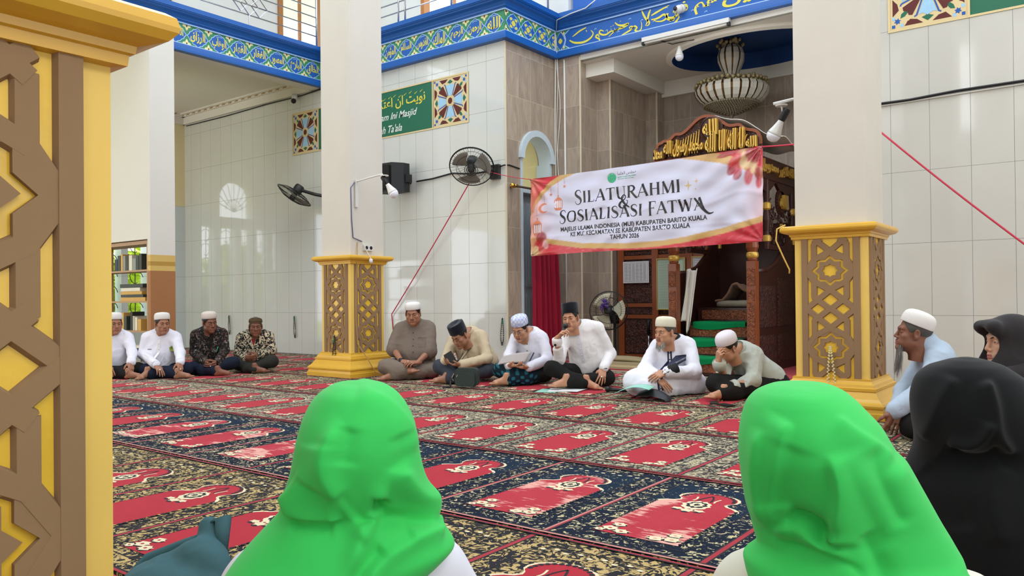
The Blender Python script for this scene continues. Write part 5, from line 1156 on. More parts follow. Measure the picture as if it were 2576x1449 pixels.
# ================================================================== PRAYER BEADS
m_bead = M('dark bead', '#231a18', .3, var=.2); m_beadg = M('green bead tassel', '#1f8a55', .6, var=.1)
def beads(name, label, hook, L, tilt, green=True, nrm=(0, -1, 0), col=None):
    t = thing(name, label, 'prayer beads', hook, 'prayer beads hung from hooks'); h = Vector(hook); nv = Vector(nrm)
    sd = nv.cross(Vector((0, 0, 1))); b = MB()
    for k in range(2):
        for i in range(44):
            f = i/44; a = 2*PI*f; w = .028+.012*k
            p = h+sd*(w*math.sin(a)*(.25+.75*(1-math.cos(a))/2)+tilt*(1-math.cos(a))/2)-Vector((0, 0, (L-.03*k)*(1-math.cos(a))/2))+nv*.012
            b.sphere(p, .0075, 6)
    o = b.build('bead_string', col or m_bead, t, True); o['kind'] = 'stuff'
    b = MB(); b.tube([h-nv*.01, h+nv*.02], .006, 6); b.build('hook', m_bulb, t)
    if green: b = MB(); b.tube([h+nv*.018-Vector((0, 0, .03)), h+nv*.018-Vector((0, 0, .09))], [.008, .004], 6); b.build('tassel', m_beadg, t)
beads('prayer_beads', 'dark prayer beads on the tiled wall behind the two patterned shirts', (-13.43, 8.585, .66), .36, -.02)
beads('prayer_beads', 'dark prayer beads on the tiled wall just left of the gold pillar', (-11.43, 8.585, .66), .38, -.02)
beads('prayer_beads', 'dark prayer beads at the tile edge beside the man with the book', (-6.78, 8.585, .66), .38, .01)
beads('prayer_beads', 'black prayer beads hanging on the gold pillar star', (-7.56, 6.27, .50), .34, .01)
beads('prayer_beads', 'pale cream bead strings hanging on the white pillar pedestal star', (-1.75, 6.27, .53), .42, -.01, False, (0, -1, 0), M('cream bead', '#d8cf9a', .4, var=.05))
# ================================================================== FLOOR MATS AND SMALL THINGS
m_mat = M('beige rug backing', '#a79877', .95, var=.12, scale=30, spec=.1, bump=.2, bscale=200)
b = MB(); b.sheet(40, 8, lambda u, v: (-5.75+1.0*u+.0*v, 9.15+.30*v, .08+.075*math.sin(PI*u)**.6*(1-.3*v)*math.sin(PI*(.12+.8*v)))); o = b.build('folded_carpet', m_mat, None, True); o.modifiers.new('t', 'SOLIDIFY').thickness = .03
tag(o, 'folded beige carpet edge lying behind the speaking man', 'carpet')
b = MB(); b.box(-6.0, -4.6, 8.9, 9.35, .0, .025, 0); b.box(-5.95, -4.65, 8.93, 9.33, .025, .045, 1); b.box(-5.9, -4.7, 8.96, 9.3, .045, .075, 0)
tag(b.build('carpet_stack', [m_mat, M('cream backing', '#c9b48c', .9, var=.08)]), 'flat stack of beige carpets between the front row and the mihrab', 'carpets')
t = thing('microphone_stand', 'short black microphone stand in front of the carved screen', 'microphone stand', (-5.32, 10.1, 0))
b = MB(); b.tube([(-5.32, 10.1, .02), (-5.32, 10.1, .42)], .014, 8); b.lathe([(.12, 0), (.12, .02), (.02, .04)], (-5.32, 10.1, 0), 18); b.build('pole', m_steel, t, True)
b = MB(); b.tube([(-5.32, 10.1, .40), (-5.32, 10.09, .50), (-5.30, 10.07, .60)], [.03, .024, .03], 8); b.build('clip', m_black, t, True)
def slab(b, c, ang, w, l, h, z, mi=0, tilt=0):
    a = Vector((math.cos(ang), math.sin(ang), 0)); d = Vector((-math.sin(ang), math.cos(ang), 0)); b.obox(Vector((*c, z+h/2)), a*w/2, d*l/2+Vector((0, 0, tilt)), Vector((0, 0, h/2)), mi)
b = MB(); slab(b, (-4.42, 6.50), .5, .21, .30, .004, .006, 0); slab(b, (-4.30, 6.55), .2, .21, .29, .004, .011, 0); tag(b.build('papers', m_paper), 'white papers lying on the carpet before the speaking man', 'papers')
b = MB(); slab(b, (-4.50, 6.42), .35, .20, .28, .003, .002, 0); tag(b.build('folder', M('mint folder', '#8fc7b4', .5, var=.03)), 'mint green folder under the white papers on the carpet', 'folder')
b = MB(); slab(b, (-2.76, 6.42), .4, .075, .16, .009, .006, 0); tag(b.build('phone', m_black), 'black phone under the hand of the man in the grey green jacket', 'phone')
b = MB(); slab(b, (-2.62, 6.34), 1.0, .075, .15, .010, .006, 0); tag(b.build('phone', m_black), 'black phone on the carpet right of the jacket man hand', 'phone')
b = MB(); slab(b, (-6.72, 6.40), .2, .08, .16, .012, .006, 0); tag(b.build('phone', m_black), 'dark phone on the carpet beside the grey robe foot', 'phone')
b = MB(); slab(b, (-6.86, 6.46), .9, .10, .15, .022, .006, 0); tag(b.build('wallet', M('dark green leather', '#27322a', .5, var=.1)), 'dark green wallet at the foot of the gold pillar', 'wallet')
# microphone on the carpet
t = thing('microphone', 'black microphone lying on the carpet left of the mint folder', 'microphone', (-3.86, 6.66, .02))
b = MB(); b.tube([(-3.93, 6.64, .03), (-3.86, 6.65, .03), (-3.68, 6.66, .025)], [.016, .018, .013], 10); b.build('handle', m_black, t, True)
b = MB(); b.sphere((-3.95, 6.64, .032), .028, 12); b.build('head', m_wire, t, True)
# black pouch and mint booklet
b = MB(); b.sheet(24, 12, lambda u, v: (-3.50+.36*u+.02*math.sin(v*6), 6.28+.20*v+.02*math.sin(u*5), .012+.085*math.sin(PI*u)**.5*math.sin(PI*min(max(v, .04), .96))**.5)); o = b.build('pouch', M('black nylon', '#17181b', .5, var=.1), None, True); tag(o, 'black pouch on the carpet under the mint booklet', 'bag')
b = MB(); b.sheet(16, 6, lambda u, v: (-3.64+.36*u-.05*v, 6.22+.21*v, .050+.075*math.sin(PI*min(1, u*.72))+.006*v)); o = b.build('booklet', M('mint booklet paper', '#8fcbb8', .5, var=.03), None, True); o.modifiers.new('t', 'SOLIDIFY').thickness = .004; tag(o, 'mint green booklet curved over a black pouch before the white robe', 'booklet')
# shoulder bag
t = thing('shoulder_bag', 'small dark green zipped shoulder bag on the carpet before the beige shirt', 'bag', (-5.36, 6.16, 0))
bag_m = M('dark green canvas', '#2b3632', .6, var=.08, bump=.1, bscale=200)
def rbox(b, c, ang, w, d, h, r, mi=0):
    a = Vector((math.cos(ang), math.sin(ang), 0)); e = Vector((-math.sin(ang), math.cos(ang), 0)); pts = []
    for (sx, sz) in ((1, 1), (-1, 1), (-1, -1), (1, -1)):
        for k in range(5): q = {(1, 1): 0, (-1, 1): 1, (-1, -1): 2, (1, -1): 3}[(sx, sz)]*PI/2+k*PI/8; pts.append((sx*(w/2-r)+r*math.cos(q), sz*(h/2-r)+r*math.sin(q)))
    b.prism(pts, lambda u, v, dd: Vector(c)+a*u+Vector((0, 0, v))+e*dd, -d/2, d/2, mi)
b = MB(); rbox(b, (-5.36, 6.18, .115), .45, .245, .085, .19, .045); b.build('body', bag_m, t)
b = MB(); rbox(b, (-5.345, 6.128, .095), .45, .21, .03, .14, .035); b.build('front_pocket', bag_m, t)
b = MB(); b.tube([(-5.42, 6.08, .148), (-5.28, 6.147, .152)], .004, 5); b.tube([(-5.41, 6.085, .148), (-5.41, 6.07, .12)], .004, 5); b.build('zip', m_steel, t)
b = MB(); b.tube([(-5.47, 6.11, .14), (-5.50, 6.08, .07), (-5.48, 6.05, .012), (-5.56, 6.03, .012), (-5.52, 6.10, .012)], .011, 6); b.build('strap', m_black, t)
b = MB(); b.tube([(-5.472, 6.105, .15), (-5.49, 6.09, .11), (-5.47, 6.09, .08)], .006, 5); b.build('clip', m_steel, t)
# ================================================================== BOOKCASE AND GARDEN
t = thing('bookcase', 'open wooden bookcase behind the nearest pillar in the left wing', 'bookcase', (-11.3, 5.7, 0))
b = MB()
b.box(-10.70, -10.61, 5.56, 5.86, 0, 1.79); b.box(-12.35, -12.28, 5.56, 5.86, 0, 1.79); b.box(-12.3, -10.7, 5.56, 5.86, 1.74, 1.79); b.build('frame', M('light brown wood', '#a67f52', .45, var=.1, scale=20), t)
for z in (.06, .50, .92, 1.36): b = MB(); b.box(-12.28, -10.70, 5.58, 5.84, z, z+.025); b.build('shelf', M('light brown wood', '#a67f52'), t)
rb = random.Random(9); bc = ['#33382f', '#d8d2bf', '#4b3a2a', '#c79a4a', '#2a3440', '#8b8f86', '#1f2321', '#b9b3a0']
kinds = ['dark green', 'cream', 'brown', 'ochre', 'navy', 'grey', 'black', 'pale grey']
cnt = 0
for zi, z in enumerate((.085, .525, .945, 1.385)):
    if zi in (1, 3):
        x = -11.75
        for k in range(8):
            w = .05+.05*rb.random(); h = .16+.12*rb.random(); ci = rb.randrange(8)
            b = MB(); b.box(x, x+w, 5.62, 5.80, z, z+h); tag(b.build('book', M('book %d' % ci, bc[ci], .6)), '%s book, number %s from the left on the %s shelf of the bookcase' % (kinds[ci], ['one', 'two', 'three', 'four', 'five', 'six', 'seven', 'eight'][k], 'top' if zi == 3 else 'second'), 'book', 'books in the bookcase'); x += w+.012
            if k in (3,): x += .10
    else:
        zz = z
        for k in range(5):
            h = .035+.02*rb.random(); ci = rb.randrange(8)
            b = MB(); b.box(-11.55+.05*rb.random(), -11.0+.2*rb.random(), 5.6, 5.82, zz, zz+h); tag(b.build('book', M('book %d' % ci, bc[ci], .6)), '%s book lying %s in the pile on the %s shelf of the bookcase' % (kinds[ci], ['lowest', 'second', 'third', 'fourth', 'topmost'][k], 'bottom' if zi == 0 else 'third'), 'book', 'books in the bookcase'); zz += h+.002
struct(boxes('ground_outside', M('sunny grass ground', '#b9c95a', .9, var=.25, scale=3), (-32, -15.3, -8, 20, -.3, -.1)))
def bush(name, label, c, r, h, col, seed):
    r_ = np.random.default_rng(seed); n = 900; d = r_.normal(size=(n, 3)); d /= np.linalg.norm(d, axis=1)[:, None]; k = r_.uniform(.75, 1.05, n)
    p = d*k[:, None]*np.array([r, r, h/2])+np.array([c[0], c[1], h/2-.1]); b = MB()
    for q, a in zip(p, r_.uniform(0, 6.28, n)):
        s = .16; u = Vector((math.cos(a), math.sin(a), .3))*s; w = Vector((-math.sin(a), math.cos(a), .6))*s*.5; q = Vector(q)
        b.add([q-u, q+w, q+u, q-w], [(0, 1, 2, 3)])
    b.sphere((c[0], c[1], h/2-.1), 1.0, 14, 0, (r*.8, r*.8, h/2*.8))
    return tag(b.build(name, M('leaf '+col, col, .6, var=.3, scale=2)), label, 'bush', 'bushes outside the left windows')
bush('bush', 'bright yellow green bush seen outside through the bookcase', (-18.5, 9.3), 1.0, 2.3, '#bcd04a', 1)
bush('bush', 'mid green bush outside the left windows, reflected in the tiles', (-18.2, 7.2), 1.0, 2.0, '#7fae45', 2)
bush('bush', 'yellowish bush outside beyond the end wall windows', (-18.6, 5.2), 1.1, 2.5, '#c8d465', 3)

# ================================================================== FIGURES: distance-field modelling, meshed with surface nets
class Field:
    def __init__(s, lo, hi, h):
        s.lo = np.array(lo, np.float32); s.h = h; s.n = np.ceil((np.array(hi)-np.array(lo))/h).astype(int)+1
        s.d = np.full(s.n, 9.0, np.float32); s.ax = [s.lo[i]+h*np.arange(s.n[i], dtype=np.float32) for i in range(3)]
    def sl(s, lo, hi):
        a = np.clip(np.floor((np.array(lo)-s.lo)/s.h).astype(int), 0, s.n); b = np.clip(np.ceil((np.array(hi)-s.lo)/s.h).astype(int)+1, 0, s.n)
        if np.any(b <= a): return None
        S = tuple(slice(a[i], b[i]) for i in range(3))
        return S, s.ax[0][S[0]][:, None, None], s.ax[1][S[1]][None, :, None], s.ax[2][S[2]][None, None, :]
    def put(s, S, v, k, sub=False):
        d = s.d[S]
        if sub:
            v = -v
            if k > 0: h = np.maximum(k-np.abs(d-v), 0)/k; s.d[S] = np.maximum(d, v)+h*h*k*0.25
            else: s.d[S] = np.maximum(d, v)
        else:
            if k > 0: h = np.maximum(k-np.abs(d-v), 0)/k; s.d[S] = np.minimum(d, v)-h*h*k*0.25
            else: s.d[S] = np.minimum(d, v)
    def cap(s, a, b, ra, rb=None, k=0.02, sub=False):
        a = np.array(a, np.float32); b = np.array(b, np.float32); rb = ra if rb is None else rb; m = max(ra, rb)+k+2*s.h
        q = s.sl(np.minimum(a, b)-m, np.maximum(a, b)+m)
        if q is None: return s
        S, X, Y, Z = q; ba = b-a; L = float(ba@ba)+1e-12
        px, py, pz = X-a[0], Y-a[1], Z-a[2]
        t = np.clip((px*ba[0]+py*ba[1]+pz*ba[2])/L, 0, 1)
        v = np.sqrt((px-t*ba[0])**2+(py-t*ba[1])**2+(pz-t*ba[2])**2)-(ra+(rb-ra)*t)
        s.put(S, v, k, sub); return s
    def chain(s, pts, rs, k=0.02):
        for i in range(len(pts)-1): s.cap(pts[i], pts[i+1], rs[i], rs[i+1], k)
        return s
    def ell(s, c, r, k=0.02, R=None, sub=False):
        """ellipsoid; R = 3x3 whose rows are its axes"""
        c = np.array(c, np.float32); r = np.array(r, np.float32); m = (float(r.max()) if R is not None else r)+k+2*s.h
        q = s.sl(c-m, c+m)
        if q is None: return s
        S, X, Y, Z = q; x, y, z = X-c[0], Y-c[1], Z-c[2]
        if R is not None: x, y, z = [R[i][0]*x+R[i][1]*y+R[i][2]*z for i in range(3)]
        k0 = np.sqrt((x/r[0])**2+(y/r[1])**2+(z/r[2])**2); k1 = np.sqrt((x/r[0]**2)**2+(y/r[1]**2)**2+(z/r[2]**2)**2)+1e-9
        s.put(S, k0*(k0-1)/k1, k, sub); return s
    def plane(s, p, n):
        """keep the side where (x-p).n < 0"""
        n = np.array(n, np.float32); v = (s.ax[0]-p[0])[:, None, None]*n[0]+(s.ax[1]-p[1])[None, :, None]*n[1]+(s.ax[2]-p[2])[None, None, :]*n[2]
        s.d = np.maximum(s.d, v.astype(np.float32)); return s
    def mesh(s):
        d = s.d; ins = d < 0
        nx, ny, nz = d.shape
        c = [ins[i:nx-1+i, j:ny-1+j, k:nz-1+k] for i in (0, 1) for j in (0, 1) for k in (0, 1)]
        tot = sum(x.astype(np.int8) for x in c); act = (tot > 0) & (tot < 8)
        idx = np.argwhere(act)
        if not len(idx): return np.zeros((0, 3)), np.zeros((0, 4), int)
        num = -np.ones(act.shape, np.int32); num[act] = np.arange(len(idx))
        acc = np.zeros((len(idx), 3)); cnt = np.zeros(len(idx))
        cor = np.array([(i, j, k) for i in (0, 1) for j in (0, 1) for k in (0, 1)])
        val = np.stack([d[idx[:, 0]+o[0], idx[:, 1]+o[1], idx[:, 2]+o[2]] for o in cor], 1)
        for a in range(8):
            for ax in range(3):
                if cor[a][ax] == 0:
                    o = cor[a].copy(); o[ax] = 1; b = o[0]*4+o[1]*2+o[2]
                    va, vb = val[:, a], val[:, b]; m = (va < 0) != (vb < 0)
                    t = np.where(m, va/(va-vb+1e-12), 0); p = cor[a][None, :]+t[:, None]*(o-cor[a])[None, :]
                    acc[m] += p[m]; cnt[m] += 1
        V = s.lo[None, :]+(idx+acc/cnt[:, None])*s.h
        F = []
        for ax in range(3):
            u, w = (ax+1) % 3, (ax+2) % 3
            sl0 = [slice(None)]*3; sl1 = [slice(None)]*3; sl0[ax] = slice(0, -1); sl1[ax] = slice(1, None)
            i0, i1 = ins[tuple(sl0)], ins[tuple(sl1)]; e = np.argwhere(i0 != i1)
            ok = (e[:, u] > 0) & (e[:, w] > 0) & (e[:, u] < d.shape[u]-1) & (e[:, w] < d.shape[w]-1); e = e[ok]
            fl = i0[e[:, 0], e[:, 1], e[:, 2]]
            def g(du, dw):
                q = e.copy(); q[:, u] -= du; q[:, w] -= dw; return num[q[:, 0], q[:, 1], q[:, 2]]
            f = np.stack([g(1, 1), g(0, 1), g(0, 0), g(1, 0)], 1); f[~fl] = f[~fl][:, ::-1]; F.append(f)
        return V, np.concatenate(F)
def vnoise(P, f, seed=0):
    """smooth value noise in -1..1"""
    p = P*f; i = np.floor(p).astype(np.int64); t = p-i; t = t*t*(3-2*t); out = 0
    for dx in (0, 1):
        for dy in (0, 1):
            for dz in (0, 1):
                h = ((i[:, 0]+dx)*73856093 ^ (i[:, 1]+dy)*19349663 ^ (i[:, 2]+dz)*83492791 ^ seed*2654435761) & 0xffffff
                h = (h*(h*15731+789221)+1376312589) & 0xffffff
                w = (t[:, 0] if dx else 1-t[:, 0])*(t[:, 1] if dy else 1-t[:, 1])*(t[:, 2] if dz else 1-t[:, 2]); out = out+w*(h/0x7fffff-1)
    return out
def relax(V, F, it=2, lam=0.5):
    n = len(V); E = np.concatenate([F[:, [0, 1]], F[:, [1, 2]], F[:, [2, 3]], F[:, [3, 0]]]); E = np.concatenate([E, E[:, ::-1]])
    deg = np.bincount(E[:, 0], minlength=n)[:, None]
    for _ in range(it):
        S = np.stack([np.bincount(E[:, 0], V[E[:, 1], k], minlength=n) for k in range(3)], 1); V = V+lam*(S/np.maximum(deg, 1)-V)
    return V
def vnormals(V, F):
    a = np.cross(V[F[:, 2]]-V[F[:, 0]], V[F[:, 3]]-V[F[:, 1]]); N = np.zeros_like(V)
    for k in range(4):
        for c in range(3): N[:, c] += np.bincount(F[:, k], a[:, c], minlength=len(V))
    return N/(np.linalg.norm(N, axis=1)[:, None]+1e-12)
def wrinkle(V, F, amp, f=14, seed=1, stretch=(1, 1, 1)):
    N = vnormals(V, F); P = V*np.array(stretch)
    q = P+0.035*np.stack([vnoise(P, 9, seed+5), vnoise(P, 9, seed+6), vnoise(P, 9, seed+7)], 1)
    w = (1-2*np.abs(vnoise(q, f, seed)))*0.6+0.55*vnoise(P, f*0.45, seed+1)+0.25*(1-2*np.abs(vnoise(q, f*2.1, seed+2)))
    return V+N*(amp*w)[:, None]
def qmesh(name, V, F, mats, parent, mi=None, attr=None):
    me = bpy.data.meshes.new(name); me.vertices.add(len(V)); me.vertices.foreach_set('co', np.asarray(V, np.float32).ravel())
    n = len(F); me.loops.add(4*n); me.loops.foreach_set('vertex_index', np.asarray(F, np.int32).ravel()); me.polygons.add(n)
    me.polygons.foreach_set('loop_start', np.arange(0, 4*n, 4, dtype=np.int32)); me.update(calc_edges=True)
    if mi is not None: me.polygons.foreach_set('material_index', np.asarray(mi, np.int32))
    me.validate()
    return link(name, me, mats, parent, True)
def nrm(v): v = np.array(v, float); return v/(np.linalg.norm(v)+1e-12)
def frame_from(fw, up):
    f = nrm(fw); r = nrm(np.cross(f, up)); u = np.cross(r, f); return np.stack([r, f, u], 1)     # columns: right, forward, up
# ---- head ---------------------------------------------------------------
def head_mesh(w=1.0, full=0.0, jaw=0.0, nose=1.0, h=0.0034):
    f = Field((-.105, -.125, -.175), (.105, .135, .14), h)
    f.ell((0, -.012, .035), (.074*w, .093, .082), 0); f.ell((0, .020, -.040), (.060*w+.006*full, .066, .078), .03)
    f.cap((-.046*w, .0, -.068), (0, .068, -.098), .020+.008*full, .020, .03); f.cap((.046*w, .0, -.068), (0, .068, -.098), .020+.008*full, .020, .03)
    for s in (-1, 1):
        f.ell((s*.044*w, .058, -.022), (.020+.004*full, .018, .016), .025); f.ell((s*.044*w, .045, -.062), (.018+.008*full, .022, .024), .03)
    f.cap((-.038, .072, .026), (0, .082, .024), .011, .011, .018); f.cap((.038, .072, .026), (0, .082, .024), .011, .011, .018)
    for s in (-1, 1): f.ell((s*.031, .090, .004), (.019, .015, .0115), .012, sub=True)
    for s in (-1, 1):
        f.ell((s*.031, .0695, .005), (.0165, .0135, .0125), .004); f.ell((s*.0315, .0875, .0035), (.0125, .010, .0042), .002, sub=True)
    f.cap((0, .083, .014), (0, .106*nose+.0, -.028), .0075, .0115, .010)
    for s in (-1, 1): f.ell((s*.0145*nose, .091, -.034), (.0095, .011, .008), .007); f.ell((s*.008, .099, -.041), (.0042, .005, .003), .003, sub=True)
    f.ell((0, .074, -.062), (.032, .022, .022), .018)
    f.cap((-.021, .086, -.0615), (0, .0955, -.0565), .0050, .0060, .006); f.cap((.021, .086, -.0615), (0, .0955, -.0565), .0050, .0060, .006)
    f.cap((-.018, .086, -.0695), (0, .0945, -.0715), .0055, .0068, .006); f.cap((.018, .086, -.0695), (0, .0945, -.0715), .0055, .0068, .006)
    f.cap((-.024, .092, -.0655), (0, .1035, -.0640), .0020, .0024, .003, sub=True); f.cap((.024, .092, -.0655), (0, .1035, -.0640), .0020, .0024, .003, sub=True)
    f.ell((0, .080, -.100), (.020, .015, .014+.004*jaw), .016)
    for s in (-1, 1):
        R = np.array([[math.cos(.35*s), -math.sin(.35*s), 0], [math.sin(.35*s), math.cos(.35*s), 0], [0, 0, 1]])
        f.ell((s*.079*w, -.008, -.002), (.0085, .020, .032), .008, R); f.ell((s*.086*w, -.006, .002), (.005, .011, .019), .005, R, sub=True); f.ell((s*.078*w, .0, -.030), (.007, .008, .010), .006)
    f.cap((0, -.022, -.05), (0, -.045, -.20), .054, .058, .03)
    V, F = f.mesh(); return V, F
def to_world(V, M3, c, sc=1.0): return (V*sc)@M3.T+np.array(c)
# ---- hand ---------------------------------------------------------------
def hand_mesh(side, curl=0.35, spread=0.1, thumb=0.4, h=0.0036, curls=None):
    """+Y along the fingers, +Z back of the hand, thumb toward +X*side"""
    f = Field((-.09, -.05, -.11), (.09, .21, .05), h); s = side
    kn = [(s*.030, .088), (s*.010, .094), (s*-.010, .090), (s*-.029, .080)]; ln = [(.040, .025, .020), (.045, .028, .021), (.041, .026, .020), (.032, .020, .018)]
    f.cap((0, -.03, 0), (0, .01, 0), .025, .026, .015)
    for x, y in kn: f.cap((x*.6, .005, 0), (x, y, 0), .016, .0115, .012)
    f.ell((s*.028, .035, -.010), (.020, .032, .016), .015); f.ell((0, .05, -.004), (.032, .04, .013), .012)
    for i, ((x, y), L) in enumerate(zip(kn, ln)):
        p = np.array([x, y, 0.0]); a = 0; c = curls[i] if curls else curl*(1+.12*i); sp = spread*(1.5-i)*s
        r = (.0092, .0082, .0074, .0062) if i < 3 else (.0080, .0072, .0064, .0055)
        for j, l in enumerate(L):
            a += c*(0.9 if j == 0 else 1.0); q = p+np.array([math.sin(sp)*math.cos(a)*l, math.cos(sp)*math.cos(a)*l, -math.sin(a)*l])
            f.cap(p, q, r[j], r[j+1], .004); p = q
    p = np.array([s*.026, .018, -.008])
    for l, ax, az, ra, rb in ((.036, .75, -.25, .0150, .0120), (.030, .55-.5*thumb, -.35-.5*thumb, .0115, .0095), (.024, .35-.7*thumb, -.35-.5*thumb, .0095, .0075)):
        d = nrm((s*ax, 1.0-.35*abs(ax), az)); q = p+d*l; f.cap(p, q, ra, rb, .008); p = q
    return f.mesh()
def foot_mesh(h=0.005):
    """+Y toward the toes, +Z up, sole at z = 0"""
    f = Field((-.07, -.09, -.02), (.07, .20, .13), h)
    f.cap((0, -.03, .03), (0, -.02, .10), .032, .034, .02); f.cap((0, -.035, .028), (.0, .10, .022), .030, .024, .02); f.cap((0, .0, .06), (.0, .10, .025), .03, .022, .03); f.cap((-.025, .10, .018), (.025, .11, .020), .018, .020, .015)
    for i, x in enumerate((.030, .012, -.004, -.019, -.032)): f.cap((x*.9, .11, .018), (x, .155-.010*i, .013), .0125-.0012*i, .0120-.0014*i, .004)
    f.plane((0, 0, 0.0), (0, 0, -1)); return f.mesh()
_CACHE = {}
def cached(key, fn):
    if key not in _CACHE: _CACHE[key] = fn()
    return _CACHE[key]
def skin_mat(name, c):
    if name in MATS: return MATS[name]
    t = NT(name); p = t.obj(); c = lin(c); f = t.noise(p, 28, 4, .6); col = t.mix(f, tuple(v*.82 for v in c), tuple(min(1, v*1.16) for v in c))
    t.base(col); t.rough(.48, .45); t.b.inputs['Subsurface Weight'].default_value = .06; t.b.inputs['Subsurface Radius'].default_value = (.01, .004, .002)
    t.bump(t.noise(p, 260, 3, .6), .12, .002); MATS[name] = t.m; return t.m
m_hair = M('black hair', '#17130f', .55, var=.2, scale=80, spec=.4); m_hairg = M('greying hair', '#4b4843', .6, var=.35, scale=120)
m_eyew = M('eye white', '#cfc8bd', .25, var=0); m_iris = M('dark iris', '#1c120c', .15, var=0, spec=.6); m_lip = {}
def merge(parts):
    Vs = []; Fs = []; Ms = []; b = 0
    for V, F, m in parts:
        Vs.append(V); Fs.append(F+b); Ms.append(np.full(len(F), m) if np.isscalar(m) else m); b += len(V)
    return np.concatenate(Vs), np.concatenate(Fs), np.concatenate(Ms)
def arm_frame(wr, tip, palm):
    y = nrm(np.array(tip)-np.array(wr)); z = -nrm(palm); x = nrm(np.cross(y, z)); z = np.cross(x, y); return np.stack([x, y, z], 1)
def torso_field(P, f, inf=0.0, k=.05, arms=True, sleeve=None, flare=0.0):
    """torso and arms of figure P added to field f, inflated by inf"""
    sR, sL, N, pel = [np.array(P[k_]) for k_ in ('shR', 'shL', 'neck', 'pel')]
    ax = nrm(sL-sR); spine = nrm(N-pel); fw = nrm(np.cross(ax, spine)) if True else None
    fwd = np.array(P['fwd']); 
    if fw@fwd < 0: fw = -fw
    spine = np.cross(fw, ax); spine = spine if spine@(N-pel) > 0 else -spine
    R = np.stack([ax, fw, spine]); sw = np.linalg.norm(sL-sR); fat = P.get('fat', 0); mid = (sR+sL)/2
    L = np.linalg.norm(mid-pel)
    ch = mid+(pel-mid)*.34+fw*.008; be = mid+(pel-mid)*.70+fw*(.02+.03*fat)
    f.ell(ch, (sw*.50+inf, .112+inf+.02*fat, .20+inf), k, R); f.ell(be, (sw*.46+inf+.03*fat, .120+inf+.05*fat, .19+inf), .09, R); f.ell(pel+(mid-pel)*.06, (sw*.50+inf+.02*fat+flare, .130+inf+flare, .14+inf), .09, R)
    f.cap(sR*.86+sL*.14, sL*.86+sR*.14, .056+inf, .056+inf, .06); f.cap(mid+(N-mid)*.5-fw*.01, N+spine*.02, .064+inf*.8, .054+inf*.7, .06)
    f.ell(mid-fw*.035+(N-mid)*.2, (sw*.40+inf, .07+inf, .09+inf), .06, R)
    if arms:
        for s_ in 'RL':
            sh, el, wr = [np.array(P[q+s_]) for q in ('sh', 'el', 'wr')]
            ua, fa = P.get('ua', .047)+inf, P.get('fa', .036)+inf
            if sleeve == 'short':
                e2 = sh+(el-sh)*.98; f.cap(sh, e2, ua+.012, ua+.020, .045)
            else:
                wr2 = wr if sleeve is None else wr-(wr-el)*.06
                f.cap(sh, el, ua+.006, ua-.004, .045); f.cap(el, wr2, ua-.006, (.028 if sleeve is None else .036)+inf, .03)
    return R, mid
def legs_field(P, f, inf=0.0, k=.045, full=False, widen=0.0):
    pel = np.array(P['pel']); ax = nrm(np.array(P['shL'])-np.array(P['shR']))
    for s_, sg in (('R', -1), ('L', 1)):
        hip = pel+ax*sg*.085+np.array([0, 0, -.02]); kn, an = np.array(P['kn'+s_]), np.array(P['an'+s_])
        f.cap(hip, kn, .082+inf+widen, .060+inf+widen*.7, k); f.cap(kn, an if full else kn+(an-kn)*.90, .058+inf+widen*.6, (.036 if full else .050)+inf+widen*.4, k)
    f.ell(pel+np.array([0, 0, -.02]), (.17+inf, .15+inf, .11+inf), .07)
def bounds(P, keys, m): a = np.array([P[k] for k in keys if k in P]); return a.min(0)-m, a.max(0)+m
def cap_mesh(prof, w, l, n=40, crease=0.0):
    b = MB(); b.lathe(prof, n=n, sx=w, sy=l)
    V = np.array(b.v)
    if crease: V[:, 2] -= crease*np.exp(-(V[:, 0]/.018)**2)*(V[:, 2] > prof[-1][1]*.9)*1.0
    return V, b.f
CAPS = {'kopiah': [(.97, .0), (1.0, .004), (1.015, .03), (1.0, .050), (.965, .064), (.88, .076), (.66, .085), (.35, .089), (0.0, .090)],
        'tall': [(.97, .0), (1.0, .004), (1.0, .04), (.96, .062), (.88, .08), (.74, .096), (.5, .108), (.25, .113), (0.0, .114)],
        'songkok': [(.98, 0), (1.0, .003), (1.0, .05), (.985, .085), (.965, .098), (.93, .105), (.7, .104), (.4, .098), (0, .094)],
        'round': [(.985, 0), (1.0, .004), (1.0, .025), (.98, .042), (.92, .058), (.80, .070), (.6, .079), (.3, .084), (0, .085)]}
